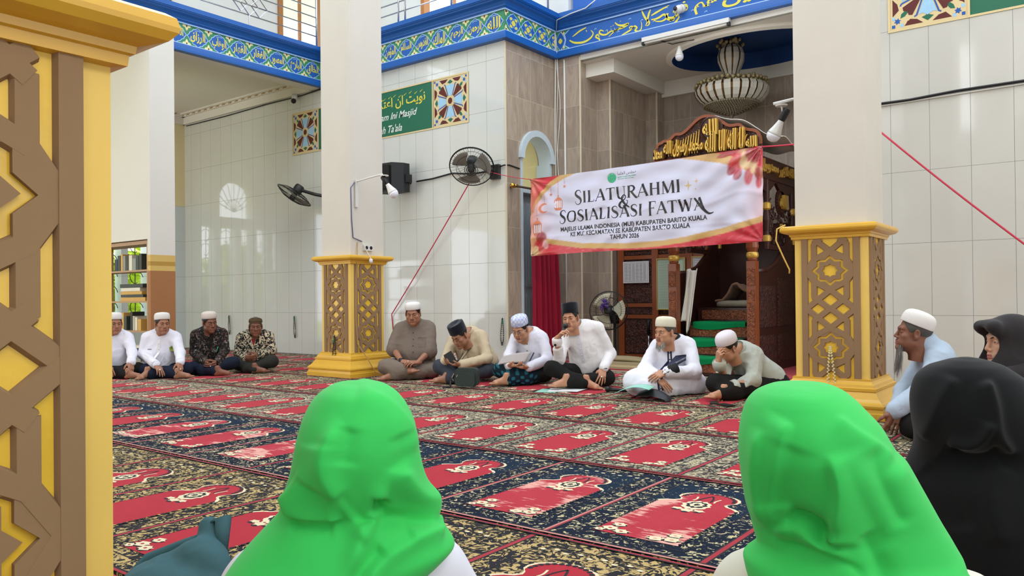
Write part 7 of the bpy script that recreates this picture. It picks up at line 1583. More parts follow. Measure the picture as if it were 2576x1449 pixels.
PEOPLE = {'white_left': {'head': [-9.441, 5.1, 0.653], 'neck': [-9.527, 5.136, 0.528], 'shR': [-9.644, 5.009, 0.482], 'shL': [-9.407, 5.254, 0.48], 'elR': [-9.656, 4.963, 0.278], 'elL': [-9.24, 5.22, 0.285], 'wrR': [-9.185, 4.886, 0.164], 'wrL': [-9.015, 5.092, 0.185], 'pel': [-9.634, 5.172, 0.082], 'knR': [-9.443, 4.889, 0.09], 'knL': [-9.115, 5.23, 0.102], 'anR': [-8.969, 5.053, 0.05], 'anL': [-9.258, 4.805, 0.05], 'toeR': [-8.852, 5.206, 0.056], 'toeL': [-9.222, 4.707, 0.035], 'hM': [[-0.1801, 0.9799, 0.0857], [-0.9836, -0.1795, -0.0157], [0.0, -0.0872, 0.9962]], 'fwd': [0.918, -0.397, 0.0], 'handR': {'palm': [-0.67, 0.021, -0.4], 'curl': 0.25, 'tip': [-8.97, 4.876, 0.018]}, 'handL': {'palm': [-0.766, -0.155, -0.3], 'curl': 0.35, 'tip': [-8.918, 5.042, 0.058]}, 'cap': {'type': 'kopiah', 'tilt': 0.16}, 'fat': 0.4, 'seed': 3}, 'batik': {'head': [-9.222, 5.61, 0.657], 'neck': [-9.296, 5.655, 0.546], 'shR': [-9.438, 5.545, 0.496], 'shL': [-9.207, 5.787, 0.504], 'elR': [-9.455, 5.535, 0.284], 'elL': [-9.126, 5.763, 0.298], 'wrR': [-9.069, 5.455, 0.153], 'wrL': [-8.948, 5.548, 0.155], 'pel': [-9.419, 5.716, 0.077], 'knR': [-9.259, 5.41, 0.09], 'knL': [-8.898, 5.738, 0.148], 'anR': [-8.839, 5.506, 0.05], 'anL': [-9.084, 5.369, 0.05], 'toeR': [-8.719, 5.649, 0.059], 'hM': [[-0.1217, 0.9788, 0.1645], [-0.9902, -0.1083, -0.0884], [-0.0687, -0.1736, 0.9824]], 'fwd': [0.918, -0.396, 0.0], 'handR': {'palm': [-0.115, 0.772, 0.3], 'curl': 0.5, 'tip': [-8.879, 5.45, 0.096]}, 'handL': {'palm': [-0.739, -0.253, 0.2], 'curl': 0.5, 'tip': [-8.952, 5.419, 0.099]}, 'cap': {'type': 'kopiah', 'tilt': 0.15}, 'seed': 5, 'gaze': [0.35, 1, -0.1]}, 'floral': {'head': [-9.015, 6.148, 0.592], 'neck': [-9.092, 6.192, 0.485], 'shR': [-9.28, 6.11, 0.436], 'shL': [-8.991, 6.333, 0.454], 'elR': [-9.27, 6.057, 0.233], 'elL': [-8.916, 6.329, 0.255], 'wrR': [-8.93, 5.94, 0.179], 'wrL': [-8.788, 6.024, 0.226], 'pel': [-9.178, 6.255, 0.118], 'knR': [-9.036, 5.922, 0.112], 'knL': [-8.704, 6.178, 0.142], 'anR': [-8.72, 5.952, 0.057], 'anL': [-8.906, 5.884, 0.05], 'toeR': [-8.57, 6.092, 0.061], 'hM': [[-0.5343, 0.8371, 0.1176], [-0.8453, -0.5291, -0.0744], [0.0, -0.1392, 0.9903]], 'fwd': [0.826, -0.563, 0.0], 'handR': {'palm': [-0.131, 0.695, 0.3], 'curl': 0.5, 'tip': [-8.746, 5.956, 0.169]}, 'handL': {'palm': [-0.751, -0.214, 0.2], 'curl': 0.5, 'tip': [-8.816, 5.902, 0.186]}, 'cap': {'type': 'round', 'tilt': 0.12, 'h': 0.72}, 'seed': 8, 'face': (0.98, -0.1, 0.2, 1.1)}, 'edge': {'head': [-9.912, 4.737, 0.659], 'neck': [-9.998, 4.773, 0.534], 'shR': [-10.115, 4.646, 0.488], 'shL': [-9.878, 4.891, 0.486], 'elR': [-10.127, 4.6, 0.284], 'elL': [-9.711, 4.857, 0.291], 'wrR': [-9.656, 4.523, 0.17], 'wrL': [-9.486, 4.729, 0.191], 'pel': [-10.105, 4.809, 0.088], 'knR': [-9.914, 4.526, 0.096], 'knL': [-9.586, 4.867, 0.108], 'anR': [-9.44, 4.69, 0.056], 'anL': [-9.729, 4.442, 0.056], 'toeR': [-9.323, 4.843, 0.062], 'toeL': [-9.693, 4.344, 0.041], 'hM': [[-0.1801, 0.9799, 0.0857], [-0.9836, -0.1795, -0.0157], [0.0, -0.0872, 0.9962]], 'fwd': [0.918, -0.397, 0.0], 'handR': {'palm': [-0.67, 0.021, -0.4], 'curl': 0.25, 'tip': [-9.441, 4.513, 0.024]}, 'handL': {'palm': [-0.766, -0.155, -0.3], 'curl': 0.35, 'tip': [-9.389, 4.679, 0.064]}, 'cap': {'type': 'kopiah', 'tilt': 0.16}, 'fat': 0.4, 'seed': 3}, 'grey': {'head': [-6.57, 6.617, 0.758], 'neck': [-6.63, 6.698, 0.636], 'shR': [-6.793, 6.636, 0.569], 'shL': [-6.516, 6.812, 0.585], 'elR': [-6.811, 6.536, 0.335], 'elL': [-6.415, 6.715, 0.311], 'wrR': [-6.541, 6.392, 0.216], 'wrL': [-6.372, 6.485, 0.203], 'pel': [-6.675, 6.769, 0.167], 'knR': [-6.75, 6.333, 0.151], 'knL': [-6.342, 6.698, 0.099], 'anR': [-6.452, 6.386, 0.11], 'anL': [-6.602, 6.296, 0.05], 'toeR': [-6.294, 6.393, 0.15], 'toeL': [-6.681, 6.21, 0.045], 'hM': [[-0.8463, 0.5255, 0.0869], [-0.5302, -0.8157, -0.2314], [-0.0508, -0.2419, 0.969]], 'fwd': [0.653, -0.757, 0.0], 'handR': {'palm': [-0.14, 0.283, -0.9], 'curl': 0.3, 'tip': [-6.341, 6.394, 0.203]}, 'handL': {'palm': [-0.353, 0.072, -0.9], 'curl': 0.4, 'tip': [-6.394, 6.329, 0.213]}, 'cap': {'type': 'kopiah', 'tilt': 0.14, 'h': 0.95}, 'fat': 1.0, 'seed': 11, 'face': (1.05, 1.0, 0, 1.05), 'sleeve': 'short', 'bare': 1, 'ua': 0.056, 'fa': 0.043, 'loose': 0.02, 'drape': 1, 'widen': 0.012, 'hs': 1.03, 'gaze': [-0.2, 1, -0.4], 'wr_amp': 0.006}, 'beige': {'head': [-5.795, 6.56, 0.518], 'neck': [-5.84, 6.777, 0.541], 'shR': [-6.052, 6.741, 0.45], 'shL': [-5.709, 6.829, 0.504], 'elR': [-5.986, 6.566, 0.293], 'elL': [-5.566, 6.764, 0.262], 'wrR': [-5.837, 6.354, 0.235], 'wrL': [-5.66, 6.415, 0.21], 'pel': [-5.806, 6.934, 0.166], 'knR': [-5.903, 6.353, 0.187], 'knL': [-5.568, 6.764, 0.122], 'anR': [-5.703, 6.408, 0.071], 'anL': [-5.798, 6.309, 0.058], 'toeL': [-5.829, 6.248, 0.066], 'hM': [[-0.9961, 0.0511, -0.0726], [-0.0046, -0.8465, -0.5324], [-0.0886, -0.5299, 0.8434]], 'fwd': [0.333, -0.943, 0.0], 'handR': {'palm': [0.657, 0.314, 0.4], 'curl': 0.55, 'tip': [-5.731, 6.334, 0.276]}, 'handL': {'palm': [-0.225, -0.199, 0.9], 'curl': 0.45, 'tip': [-5.769, 6.28, 0.219]}, 'cap': {'type': 'songkok', 'tilt': 0.06, 'l': 1.02, 'crease': 0.006, 'h': 0.95}, 'fat': 0.5, 'seed': 13, 'face': (1.02, 0.5, 0, 1.0)}, 'sarong': {'head': [-5.15, 6.829, 0.593], 'neck': [-5.158, 7.012, 0.539], 'shR': [-5.305, 6.951, 0.484], 'shL': [-5.028, 7.063, 0.481], 'elR': [-5.273, 6.775, 0.304], 'elL': [-4.915, 7.001, 0.261], 'wrR': [-5.102, 6.554, 0.214], 'wrL': [-4.942, 6.678, 0.196], 'pel': [-5.178, 7.127, 0.139], 'knR': [-5.236, 6.578, 0.161], 'knL': [-4.928, 6.966, 0.104], 'anR': [-4.961, 6.715, 0.05], 'anL': [-5.112, 6.497, 0.065], 'toeL': [-5.195, 6.408, 0.064], 'hM': [[-0.9876, 0.1422, 0.0663], [-0.1568, -0.8951, -0.4174], [0.0, -0.4226, 0.9063]], 'fwd': [0.391, -0.92, 0.0], 'handR': {'palm': [0.16, 0.12, 0.9], 'curl': 0.3, 'tip': [-4.982, 6.57, 0.218]}, 'handL': {'palm': [-0.099, -0.2, 0.9], 'curl': 0.22, 'tip': [-5.085, 6.492, 0.207]}, 'cap': {'type': 'kopiah', 'tilt': 0.1, 'h': 1.15}, 'seed': 17, 'face': (1.0, 0.3, 0, 1.0), 'drape': 1}, 'speaker': {'head': [-4.494, 6.828, 0.715], 'neck': [-4.495, 6.955, 0.603], 'shR': [-4.618, 6.936, 0.54], 'shL': [-4.31, 7.06, 0.61], 'elR': [-4.539, 6.671, 0.293], 'elL': [-4.227, 7.164, 0.333], 'wrR': [-4.465, 6.524, 0.518], 'wrL': [-4.156, 6.904, 0.199], 'pel': [-4.448, 7.122, 0.156], 'knR': [-4.554, 6.56, 0.211], 'knL': [-4.162, 6.989, 0.101], 'anR': [-4.219, 6.693, 0.054], 'anL': [-4.384, 6.54, 0.086], 'toeL': [-4.464, 6.454, 0.081], 'toeR': [-4.107, 6.729, 0.035], 'hM': [[-0.9702, 0.2296, -0.0777], [-0.219, -0.9677, -0.1253], [-0.104, -0.1045, 0.9891]], 'fwd': [0.331, -0.944, 0.0], 'handR': {'palm': [0.681, 0.329, -0.3], 'curl': 0.75, 'tip': [-4.357, 6.531, 0.639]}, 'handL': {'palm': [-0.552, 0.475, -0.3], 'curl': 0.2, 'spread': 0.16, 'tip': [-4.122, 6.793, 0.047]}, 'cap': {'type': 'songkok', 'tilt': 0.14, 'h': 1.0, 'crease': 0.005}, 'seed': 19, 'face': (0.96, -0.1, 0.2, 1.05)}, 'robe': {'head': [-3.438, 6.861, 0.585], 'neck': [-3.44, 7.036, 0.492], 'shR': [-3.6, 6.99, 0.429], 'shL': [-3.279, 7.035, 0.459], 'elR': [-3.603, 6.762, 0.243], 'elL': [-3.149, 6.884, 0.222], 'wrR': [-3.374, 6.56, 0.18], 'wrL': [-3.3, 6.592, 0.233], 'pel': [-3.478, 7.112, 0.085], 'knR': [-3.602, 6.574, 0.127], 'knL': [-3.215, 6.999, 0.09], 'anR': [-3.327, 6.673, 0.05], 'anL': [-3.476, 6.533, 0.05], 'hM': [[-0.9642, -0.2647, -0.0185], [0.2653, -0.9618, -0.0673], [0.0, -0.0698, 0.9976]], 'fwd': [0.08, -0.997, 0.0], 'handR': {'palm': [-0.403, 0.357, -0.6], 'curl': 0.2, 'tip': [-3.258, 6.574, 0.086]}, 'handL': {'palm': [-0.09, 0.626, -0.5], 'curl': 0.3, 'tip': [-3.41, 6.456, 0.176]}, 'cap': {'type': 'kopiah', 'tilt': 0.14, 'h': 1.1}, 'fat': 0.6, 'seed': 23, 'face': (1.0, 0.6, 0, 1.0), 'robe': 1, 'loose': 0.018, 'gaze': [0.1, 1, -0.05]}, 'jacket': {'head': [-2.841, 6.918, 0.452], 'neck': [-2.805, 7.122, 0.421], 'shR': [-2.929, 7.129, 0.333], 'shL': [-2.676, 7.147, 0.377], 'elR': [-2.88, 6.89, 0.213], 'elL': [-2.618, 6.966, 0.168], 'wrR': [-2.842, 6.716, 0.333], 'wrL': [-2.737, 6.723, 0.111], 'pel': [-2.641, 7.403, 0.107], 'knR': [-2.864, 6.701, 0.143], 'knL': [-2.671, 6.914, 0.09], 'anR': [-2.7, 6.752, 0.05], 'anL': [-2.773, 6.62, 0.068], 'toeL': [-2.837, 6.52, 0.074], 'hM': [[-0.9005, -0.4243, -0.0953], [0.4242, -0.809, -0.4068], [0.0955, -0.4067, 0.9085]], 'fwd': [-0.168, -0.986, 0.0], 'handR': {'palm': [0.403, 0.598, 0.1], 'curl': 0.9, 'tip': [-2.819, 6.682, 0.463]}, 'handL': {'palm': [-0.32, 0.517, -0.6], 'curl': 0.25, 'tip': [-2.788, 6.559, -0.001]}, 'cap': {'type': 'tall', 'tilt': 0.02, 'h': 0.92}, 'fat': 0.4, 'seed': 29, 'face': (1.0, 0.3, 0, 1.0), 'loose': 0.024, 'baggy': 0.016}, 'blue': {'head': [-1.07, 5.743, 0.668], 'neck': [-1.005, 5.819, 0.56], 'shR': [-1.043, 5.993, 0.476], 'shL': [-0.91, 5.691, 0.501], 'elR': [-1.151, 5.836, 0.267], 'elL': [-0.996, 5.551, 0.305], 'wrR': [-1.154, 5.683, 0.164], 'wrL': [-1.14, 5.441, 0.18], 'pel': [-0.822, 6.002, 0.125], 'knR': [-1.078, 5.893, 0.104], 'knL': [-1.038, 5.495, 0.09], 'anR': [-0.901, 5.816, 0.05], 'anL': [-0.877, 5.519, 0.05], 'toeR': [-1.123, 5.329, 0.039], 'hM': [[-0.3126, -0.9428, 0.1156], [0.9484, -0.3165, -0.0164], [0.052, 0.1045, 0.9932]], 'fwd': [-0.902, -0.431, 0.0], 'handR': {'palm': [-0.332, 0.142, -0.9], 'curl': 0.3, 'tip': [-1.197, 5.626, 0.041]}, 'handL': {'palm': [-0.375, -0.172, -0.8], 'curl': 0.3, 'tip': [-1.179, 5.412, 0.054]}, 'cap': {'type': 'round', 'tilt': 0.3, 'h': 1.15}, 'seed': 31, 'face': (0.95, -0.2, 0.2, 0.97), 'loose': 0.018}, 'hijab': {'green_left': {'c': [-1.0416, 0.9143], 'r': [0.6597, 0.7515], 'f': [-0.7515, 0.6597], 'rings': [[-0.0022, 0.7797, 0.0182, 0.02, 0.0], [-0.0012, 0.7756, 0.0427, 0.055, 0.0], [-0.001, 0.7625, 0.065, 0.085, 0.0], [-0.0005, 0.7453, 0.0815, 0.1, 0.0], [-0.0007, 0.7178, 0.0953, 0.112, -0.005], [-0.0017, 0.6834, 0.1036, 0.116, -0.01], [-0.0026, 0.649, 0.1091, 0.114, -0.012], [-0.0029, 0.6146, 0.1173, 0.108, -0.008], [-0.0029, 0.5802, 0.1287, 0.098, 0.0], [-0.0013, 0.565, 0.1311, 0.094, 0.0], [-0.0072, 0.5492, 0.1404, 0.102, -0.004], [-0.0124, 0.5252, 0.1593, 0.112, -0.008], [-0.0171, 0.4964, 0.1803, 0.122, -0.012], [-0.0287, 0.4827, 0.1823, 0.13, -0.012], [-0.0661, 0.4439, 0.1665, 0.14, -0.012], [-0.0857, 0.3677, 0.1239, 0.13, -0.0], [-0.0861, 0.3127, 0.0963, 0.12, 0.02]], 'D': 1.36, 'folds': [([(-0.0191, 0.7226), (-0.0393, 0.7035), (-0.0481, 0.674), (-0.0466, 0.6421), (-0.029, 0.6078), (-0.0069, 0.5735), (0.0013, 0.5461), (-0.0086, 0.5121), (-0.0345, 0.4782)], 0.015, 0.017, 0.015), ([(-0.0322, 0.6215), (-0.0168, 0.5963), (0.0008, 0.5711), (0.0063, 0.5552)], 0.01, 0.01, -0.008), ([(-0.0158, 0.7192), (-0.0204, 0.6942), (-0.0263, 0.6601)], 0.018, 0.014, -0.006), ([(0.033, 0.6027), (0.0278, 0.5913), (0.0254, 0.5766)], 0.012, 0.008, -0.02), ([(0.0469, 0.6071), (0.0291, 0.6072), (0.0209, 0.5914), (0.0224, 0.5618), (0.0129, 0.5437), (0.0039, 0.5302)], 0.007, 0.016, 0.009), ([(-0.1239, 0.5986), (-0.1139, 0.5916), (-0.1029, 0.5745), (-0.0762, 0.5674), (-0.0494, 0.5694), (-0.0225, 0.5771)], 0.035, 0.006, 0.015), ([(-0.1074, 0.5677), (-0.0763, 0.5601), (-0.0405, 0.5625)], 0.01, 0.016, -0.006), ([(0.0232, 0.5709), (0.0711, 0.5625), (0.1112, 0.5484), (0.1423, 0.5333)], 0.008, 0.014, -0.009), ([(0.0607, 0.6547), (0.0783, 0.6227), (0.1004, 0.5929), (0.1292, 0.5698), (0.1491, 0.5469)], 0.014, 0.02, 0.012), ([(0.0123, 0.4732), (0.0237, 0.4981), (0.0596, 0.5182), (0.1043, 0.5291), (0.1467, 0.5298)], 0.01, 0.014, 0.011), ([(0.0373, 0.5253), (0.0081, 0.5051), (-0.0167, 0.478)], 0.012, 0.012, -0.009), ([(0.0776, 0.5385), (0.1111, 0.5382), (0.1422, 0.5287)], 0.01, 0.012, 0.007), ([(-0.003, 0.7759), (0.0348, 0.7596), (0.0658, 0.7343), (0.0879, 0.6999), (0.0943, 0.6635)], 0.007, 0.03, 0.005), ([(-0.0757, 0.6242), (-0.0643, 0.656), (-0.064, 0.6924)], 0.02, 0.03, 0.006), ([(0.0656, 0.7024), (0.0698, 0.6728), (0.0628, 0.641)], 0.02, 0.016, -0.005)]}, 'green_right': {'c': [-0.4018, 1.3317], 'r': [0.9574, 0.2888], 'f': [-0.2888, 0.9574], 'rings': [[-0.0171, 0.7759, 0.0197, 0.02, 0.0], [-0.0186, 0.7727, 0.0477, 0.055, 0.0], [-0.0194, 0.7621, 0.0701, 0.085, 0.0], [-0.0162, 0.7457, 0.0888, 0.102, 0.0], [-0.0061, 0.7127, 0.1092, 0.118, -0.005], [0.0005, 0.6797, 0.1187, 0.124, -0.01], [0.0091, 0.6533, 0.1263, 0.124, -0.012], [0.0186, 0.6203, 0.1316, 0.118, -0.01], [0.0295, 0.5873, 0.1371, 0.112, -0.006], [0.0411, 0.5543, 0.1421, 0.108, -0.0], [0.053, 0.5213, 0.1473, 0.106, 0.0], [0.0596, 0.5067, 0.1493, 0.106, 0.0], [0.0509, 0.4983, 0.1651, 0.112, -0.006], [0.059, 0.4817, 0.1713, 0.122, -0.012], [0.0731, 0.4559, 0.1789, 0.142, -0.014], [0.0766, 0.3829, 0.1611, 0.14, -0.01], [0.0729, 0.3303, 0.1381, 0.13, 0.0]], 'D': 1.3, 'folds': [([(-0.0307, 0.7282), (-0.0421, 0.7023), (-0.0517, 0.6612), (-0.0592, 0.6266), (-0.0617, 0.5919), (-0.0581, 0.5572)], 0.006, 0.028, 0.011), ([(-0.027, 0.6957), (-0.0355, 0.6611), (-0.0441, 0.6221), (-0.0465, 0.5874)], 0.03, 0.03, -0.006), ([(-0.0714, 0.7113), (-0.079, 0.6702), (-0.0801, 0.6268), (-0.0729, 0.5834), (-0.0633, 0.5421)], 0.007, 0.016, 0.008), ([(0.0215, 0.6865), (0.032, 0.6343), (0.0295, 0.5953), (0.0261, 0.565), (0.0248, 0.5412)], 0.035, 0.007, 0.016), ([(-0.0406, 0.5744), (-0.0163, 0.573), (0.0058, 0.563), (0.0189, 0.5499)], 0.016, 0.012, -0.024), ([(-0.0603, 0.5388), (-0.0449, 0.5571), (-0.0306, 0.5645), (-0.0145, 0.56), (-0.0004, 0.5458), (0.0156, 0.5337), (0.0279, 0.5433)], 0.006, 0.016, 0.013), ([(0.0302, 0.7362), (0.0603, 0.7121), (0.0865, 0.6944), (0.1165, 0.667)], 0.007, 0.016, 0.006), ([(0.0844, 0.6923), (0.0961, 0.651), (0.1158, 0.6074), (0.1336, 0.5725)], 0.01, 0.016, -0.008), ([(0.0417, 0.6776), (0.0613, 0.6253), (0.0851, 0.5774), (0.1049, 0.5381)], 0.022, 0.03, -0.007), ([(-0.0574, 0.5312), (-0.0128, 0.5318), (0.0236, 0.526), (0.0478, 0.5149), (0.078, 0.495)], 0.007, 0.012, -0.01), ([(0.0279, 0.539), (0.0478, 0.5106), (0.0738, 0.4864)], 0.012, 0.018, 0.01), ([(0.1145, 0.6681), (0.1503, 0.6114), (0.1901, 0.5459), (0.2238, 0.4892)], 0.014, 0.02, 0.007), ([(0.0687, 0.5624), (0.0904, 0.5188), (0.1022, 0.4861)], 0.018, 0.01, -0.01)]}, 'black_front': {'c': [-0.2678, 2.1293], 'r': [0.9922, 0.1248], 'f': [-0.1248, 0.9922], 'rings': [[-0.0159, 0.771, 0.0164, 0.02, 0.0], [-0.0163, 0.7663, 0.0393, 0.05, 0.0], [-0.0177, 0.7523, 0.08, 0.08, 0.0], [-0.0132, 0.7288, 0.1119, 0.1, 0.0], [-0.0036, 0.6866, 0.1357, 0.118, 0.0], [0.0087, 0.6396, 0.147, 0.124, -0.006], [0.0194, 0.5927, 0.1507, 0.122, -0.01], [0.0231, 0.5646, 0.1554, 0.118, -0.006], [0.0248, 0.5365, 0.1671, 0.116, 0.0], [0.0296, 0.5037, 0.1844, 0.122, -0.004], [0.0394, 0.4755, 0.1961, 0.13, -0.008], [0.0657, 0.4237, 0.2069, 0.14, -0.012], [0.0907, 0.3579, 0.205, 0.15, -0.014], [0.129, 0.2554, 0.1872, 0.16, -0.014], [0.1428, 0.0671, 0.1872, 0.17, -0.01]], 'D': 1.85, 'folds': [([(0.0206, 0.7317), (0.0369, 0.6746), (0.0456, 0.6131), (0.0696, 0.5667)], 0.01, 0.018, 0.015), ([(-0.0342, 0.7324), (-0.0594, 0.6844), (-0.0828, 0.6233), (-0.1023, 0.5797)], 0.01, 0.022, 0.01), ([(-0.0646, 0.5727), (-0.0345, 0.5561), (-0.0043, 0.5531), (0.026, 0.5629), (0.0529, 0.5954)], 0.012, 0.03, -0.02), ([(-0.0587, 0.5858), (-0.0153, 0.5809), (0.0152, 0.6003), (0.0327, 0.6395)], 0.016, 0.008, 0.013), ([(-0.103, 0.5249), (-0.0581, 0.4827), (-0.0214, 0.3946)], 0.02, 0.03, -0.008), ([(0.0485, 0.5473), (0.025, 0.4818), (0.0463, 0.3719)], 0.03, 0.02, 0.01)]}, 'black_back': {'c': [-0.3625, 4.4551], 'r': [0.9967, 0.0811], 'f': [-0.0811, 0.9967], 'rings': [[0.0032, 0.8372, 0.0522, 0.02, 0.0], [0.011, 0.8239, 0.1186, 0.06, 0.0], [0.0067, 0.7954, 0.1613, 0.095, -0.0], [-0.0032, 0.7709, 0.1878, 0.115, -0.02], [0.0233, 0.7288, 0.1632, 0.118, 0.0], [0.0415, 0.6527, 0.148, 0.118, 0.02], [0.056, 0.6051, 0.1376, 0.11, 0.03], [0.0716, 0.5765, 0.1376, 0.105, 0.03], [0.0828, 0.5194, 0.1992, 0.13, 0.0], [0.0657, 0.4247, 0.2751, 0.16, 0.0], [0.0474, 0.2352, 0.332, 0.19, 0.0], [0.0506, -0.1443, 0.3605, 0.21, 0.0]], 'D': 3.75, 'folds': []}}, 'face11': {'head': [-0.415, 4.404, 0.692], 'hM': [[-0.5791, -0.8148, -0.0285], [0.8153, -0.5787, -0.0202], [0.0, -0.0349, 0.9994]], 'fwd': [0.094, -0.996, 0.0]}, 'shirts': {'left': [[-1.291, 0.84, 0.45], [-0.968, 1.051, 0.441], [-1.104, 0.946, 0.515], [-1.119, 0.975, 0.228]], 'right': [[-0.532, 1.337, 0.436], [-0.214, 1.607, 0.425], [-0.41, 1.431, 0.504], [-0.385, 1.477, 0.243]]}}

# ================================================================== THE SEATED MEN
sk_a = skin_mat('skin warm brown', '#a57458'); sk_b = skin_mat('skin dark brown', '#7d4f3a'); sk_c = skin_mat('skin tan', '#b88566'); sk_d = skin_mat('skin medium', '#9a6a50'); sk_w = skin_mat('skin light', '#c99b7f')
m_wshirt = M('white cotton', '#dcdae4', .8, var=.03, scale=8, spec=.2); m_wshirt2 = M('white linen', '#e2dedd', .8, var=.03, scale=8, spec=.2); m_wrobe = M('white robe cotton', '#e0dfe8', .75, var=.03, scale=8, spec=.25)
m_grey = M('taupe grey fabric', '#776a5f', .85, var=.08, scale=60, spec=.15); m_beige = M('beige cotton', '#c0ae90', .85, var=.04, scale=10, spec=.15); m_jacket = M('grey green jacket cloth', '#b5b9ae', .7, var=.04, scale=10, spec=.25); m_sky = M('pale blue cotton', '#a7b6c6', .8, var=.05, scale=8, spec=.2)
m_navy = M('navy trousers', '#1a2030', .85, var=.12, scale=20, spec=.15); m_blk = M('black trousers', '#1d1c1b', .85, var=.10, scale=20, spec=.15); m_jean = M('charcoal jeans', '#3b4048', .85, var=.18, scale=25, spec=.15); m_olive = M('dark olive trousers', '#24241f', .85, var=.1)
m_wcap = M('white knitted cap', '#dcd8d3', .9, var=.04, scale=60, spec=.1, bump=.35, bscale=260); m_ccap = M('cream knitted cap', '#ddd8c2', .9, var=.05, scale=60, spec=.1, bump=.5, bscale=160); m_scap = M('white satin cap', '#dcd6dd', .6, var=.02, spec=.3); m_song = M('black velvet cap', '#14161d', .9, var=.15, spec=.1, sheen=.25)
def pattern_mat(name, base, cols, sc, thr, detail=1.5, dist=1.2):
    t = NT(name); p = t.obj(); col = base if isinstance(base, tuple) else lin(base); c = None
    prev = (*col,)
    cur = None
    for i, (cc, th) in enumerate(zip(cols, thr)):
        mp = t.n('ShaderNodeMapping'); mp.inputs['Location'].default_value = (3.7*i, 1.3*i, 5.1*i); t.l(p, mp.inputs[0])
        f = t.noise(mp.outputs[0], sc*(1+.25*i), detail, .5, dist); m = t.ramp(f, [(th, (0, 0, 0)), (th+.025, (1, 1, 1))])
        cur = t.mix(m, cur if cur is not None else prev, lin(cc))
    t.base(cur); t.rough(.8, .2); return t.m
m_batik = pattern_mat('dark figured batik', '#1b1817', ['#5a4a42', '#8a857c', '#6d3a30'], 26, (.57, .63, .66))
m_floral = pattern_mat('cream floral on black', '#1a1b1c', ['#cbb99a', '#7e8c78', '#b59a8a'], 22, (.515, .62, .64), 1.0, 1.6)
t_ = NT('striped knitted cap cloth'); q_ = t_.sep(t_.pos()); st_ = t_.math('SINE', t_.math('MULTIPLY', q_['Z'], 420.0)); t_.base(t_.mix(t_.ramp(st_, [(.45, (0, 0, 0)), (.6, (1, 1, 1))]), lin('#2a211b'), lin('#8a7350'))); t_.rough(.9, .1); m_stripecap = t_.m
def checks(name, c1, c2, sc):
    t = NT(name); ch_ = t.n('ShaderNodeTexChecker'); ch_.inputs['Scale'].default_value = sc; ch_.inputs['Color1'].default_value = (*lin(c1), 1); ch_.inputs['Color2'].default_value = (*lin(c2), 1); t.l(t.obj(), ch_.inputs[0]); t.base(ch_.outputs[0]); t.rough(.7, .2); return t.m
m_checkcap = checks('blue and white checked cap cloth', '#a9b3dc', '#d2d6e2', 38)
t_ = NT('teal plaid sarong cloth'); q_ = t_.sep(t_.obj()); a_ = t_.math('SINE', t_.math('MULTIPLY', t_.math('ADD', q_['X'], q_['Z']), 95.0)); b_ = t_.math('SINE', t_.math('MULTIPLY', t_.math('SUBTRACT', q_['Y'], q_['Z']), 85.0)); t_.base(t_.mix(t_.ramp(t_.math('ADD', a_, b_), [(.3, (0, 0, 0)), (.9, (1, 1, 1))]), lin('#12222c'), lin('#24606c'))); t_.rough(.85, .15); m_sarong = t_.m
m_bdark = M('dark button', '#2a2422', .4, var=0); m_bwh = M('pearl button', '#cfcac2', .3, var=0); m_ring = M('silver ring', '#d9d6cf', .15, metal=1.0, var=0); m_navyband = M('navy ribbon trim', '#181c3a', .6, var=.05); m_blackc = M('black collar cloth', '#1d1d1f', .8, var=.1)
def ring_on(o, P, s_, k=.55):
    wr, tip = Vector(P['wr'+s_]), Vector(P['hand'+s_]['tip']); p = wr+(tip-wr).normalized()*.105; b = MB(); b.sphere(p+Vector(P['fwd'])*.012+Vector((0, 0, .008)), .011, 8); b.build('ring', m_ring, o, True)
# -- left group
P = PEOPLE['white_left']; o, sh, on, hm, hc, hs = person('man in a white cap and white uniform shirt with a green chest badge', P, dict(skin=sk_d, shirt=m_wshirt, trousers=m_navy, cap=m_wcap))
placket(sh, on, -.06, -.40, m_wshirt2, .015, 0, 'placket', 5, m_bwh)
patch(sh, on, [(.115, -.16), (.15, -.135), (.185, -.16), (.175, -.20), (.125, -.20)], M('green badge cloth', '#8f9a3a', .6, var=.1), 'chest_badge', .006); patch(sh, on, [(.132, -.165), (.15, -.152), (.168, -.165), (.16, -.188), (.138, -.188)], M('badge green centre', '#5d8a3c', .6), 'badge_centre', .009)
for x0 in (-.155, .07): rim(sh, on, [(x0, -.215), (x0+.09, -.215), (x0+.09, -.31), (x0+.045, -.325), (x0, -.31), (x0, -.215)], .0022, m_wshirt2, 'pocket_seam')
patch(sh, on, [(-.135, -.17), (-.085, -.165), (-.085, -.172), (-.135, -.177)], m_navyband, 'name_strip', .005)
b = MB(); sR_, eR_ = Vector(P['shR']), Vector(P['elR']); c_ = sR_.lerp(eR_, .35)+Vector(P['fwd'])*.062+Vector(P['_R'][0])*-.022
Mx = Matrix.Translation(c_) @ basis(Vector(P['fwd'])*.8-Vector(P['_R'][0])*.5); b.lathe([(.032, 0), (.032, .004), (0, .005)], mat=Mx, n=20); b.build('sleeve_badge', M('red badge', '#b3272b', .5), sh)
b = MB(); b.lathe([(.0, .0055), (.029, .0055), (.029, .0056)], mat=Mx, n=20); b.v = [v for v in b.v]; b.build('badge_border', M('white badge ring', '#d8d4cc', .5), sh); ring_on(o, P, 'R'); ring_on(o, P, 'L')
P = PEOPLE['batik']; o, sh, on, hm, hc, hs = person('man in a white cap and dark batik shirt with a green pen, eyes turned sideways', P, dict(skin=sk_b, shirt=m_batik, trousers=m_navy, cap=M('off white embroidered cap', '#cfc4ba', .9, var=.1, scale=60, bump=.4, bscale=200)))
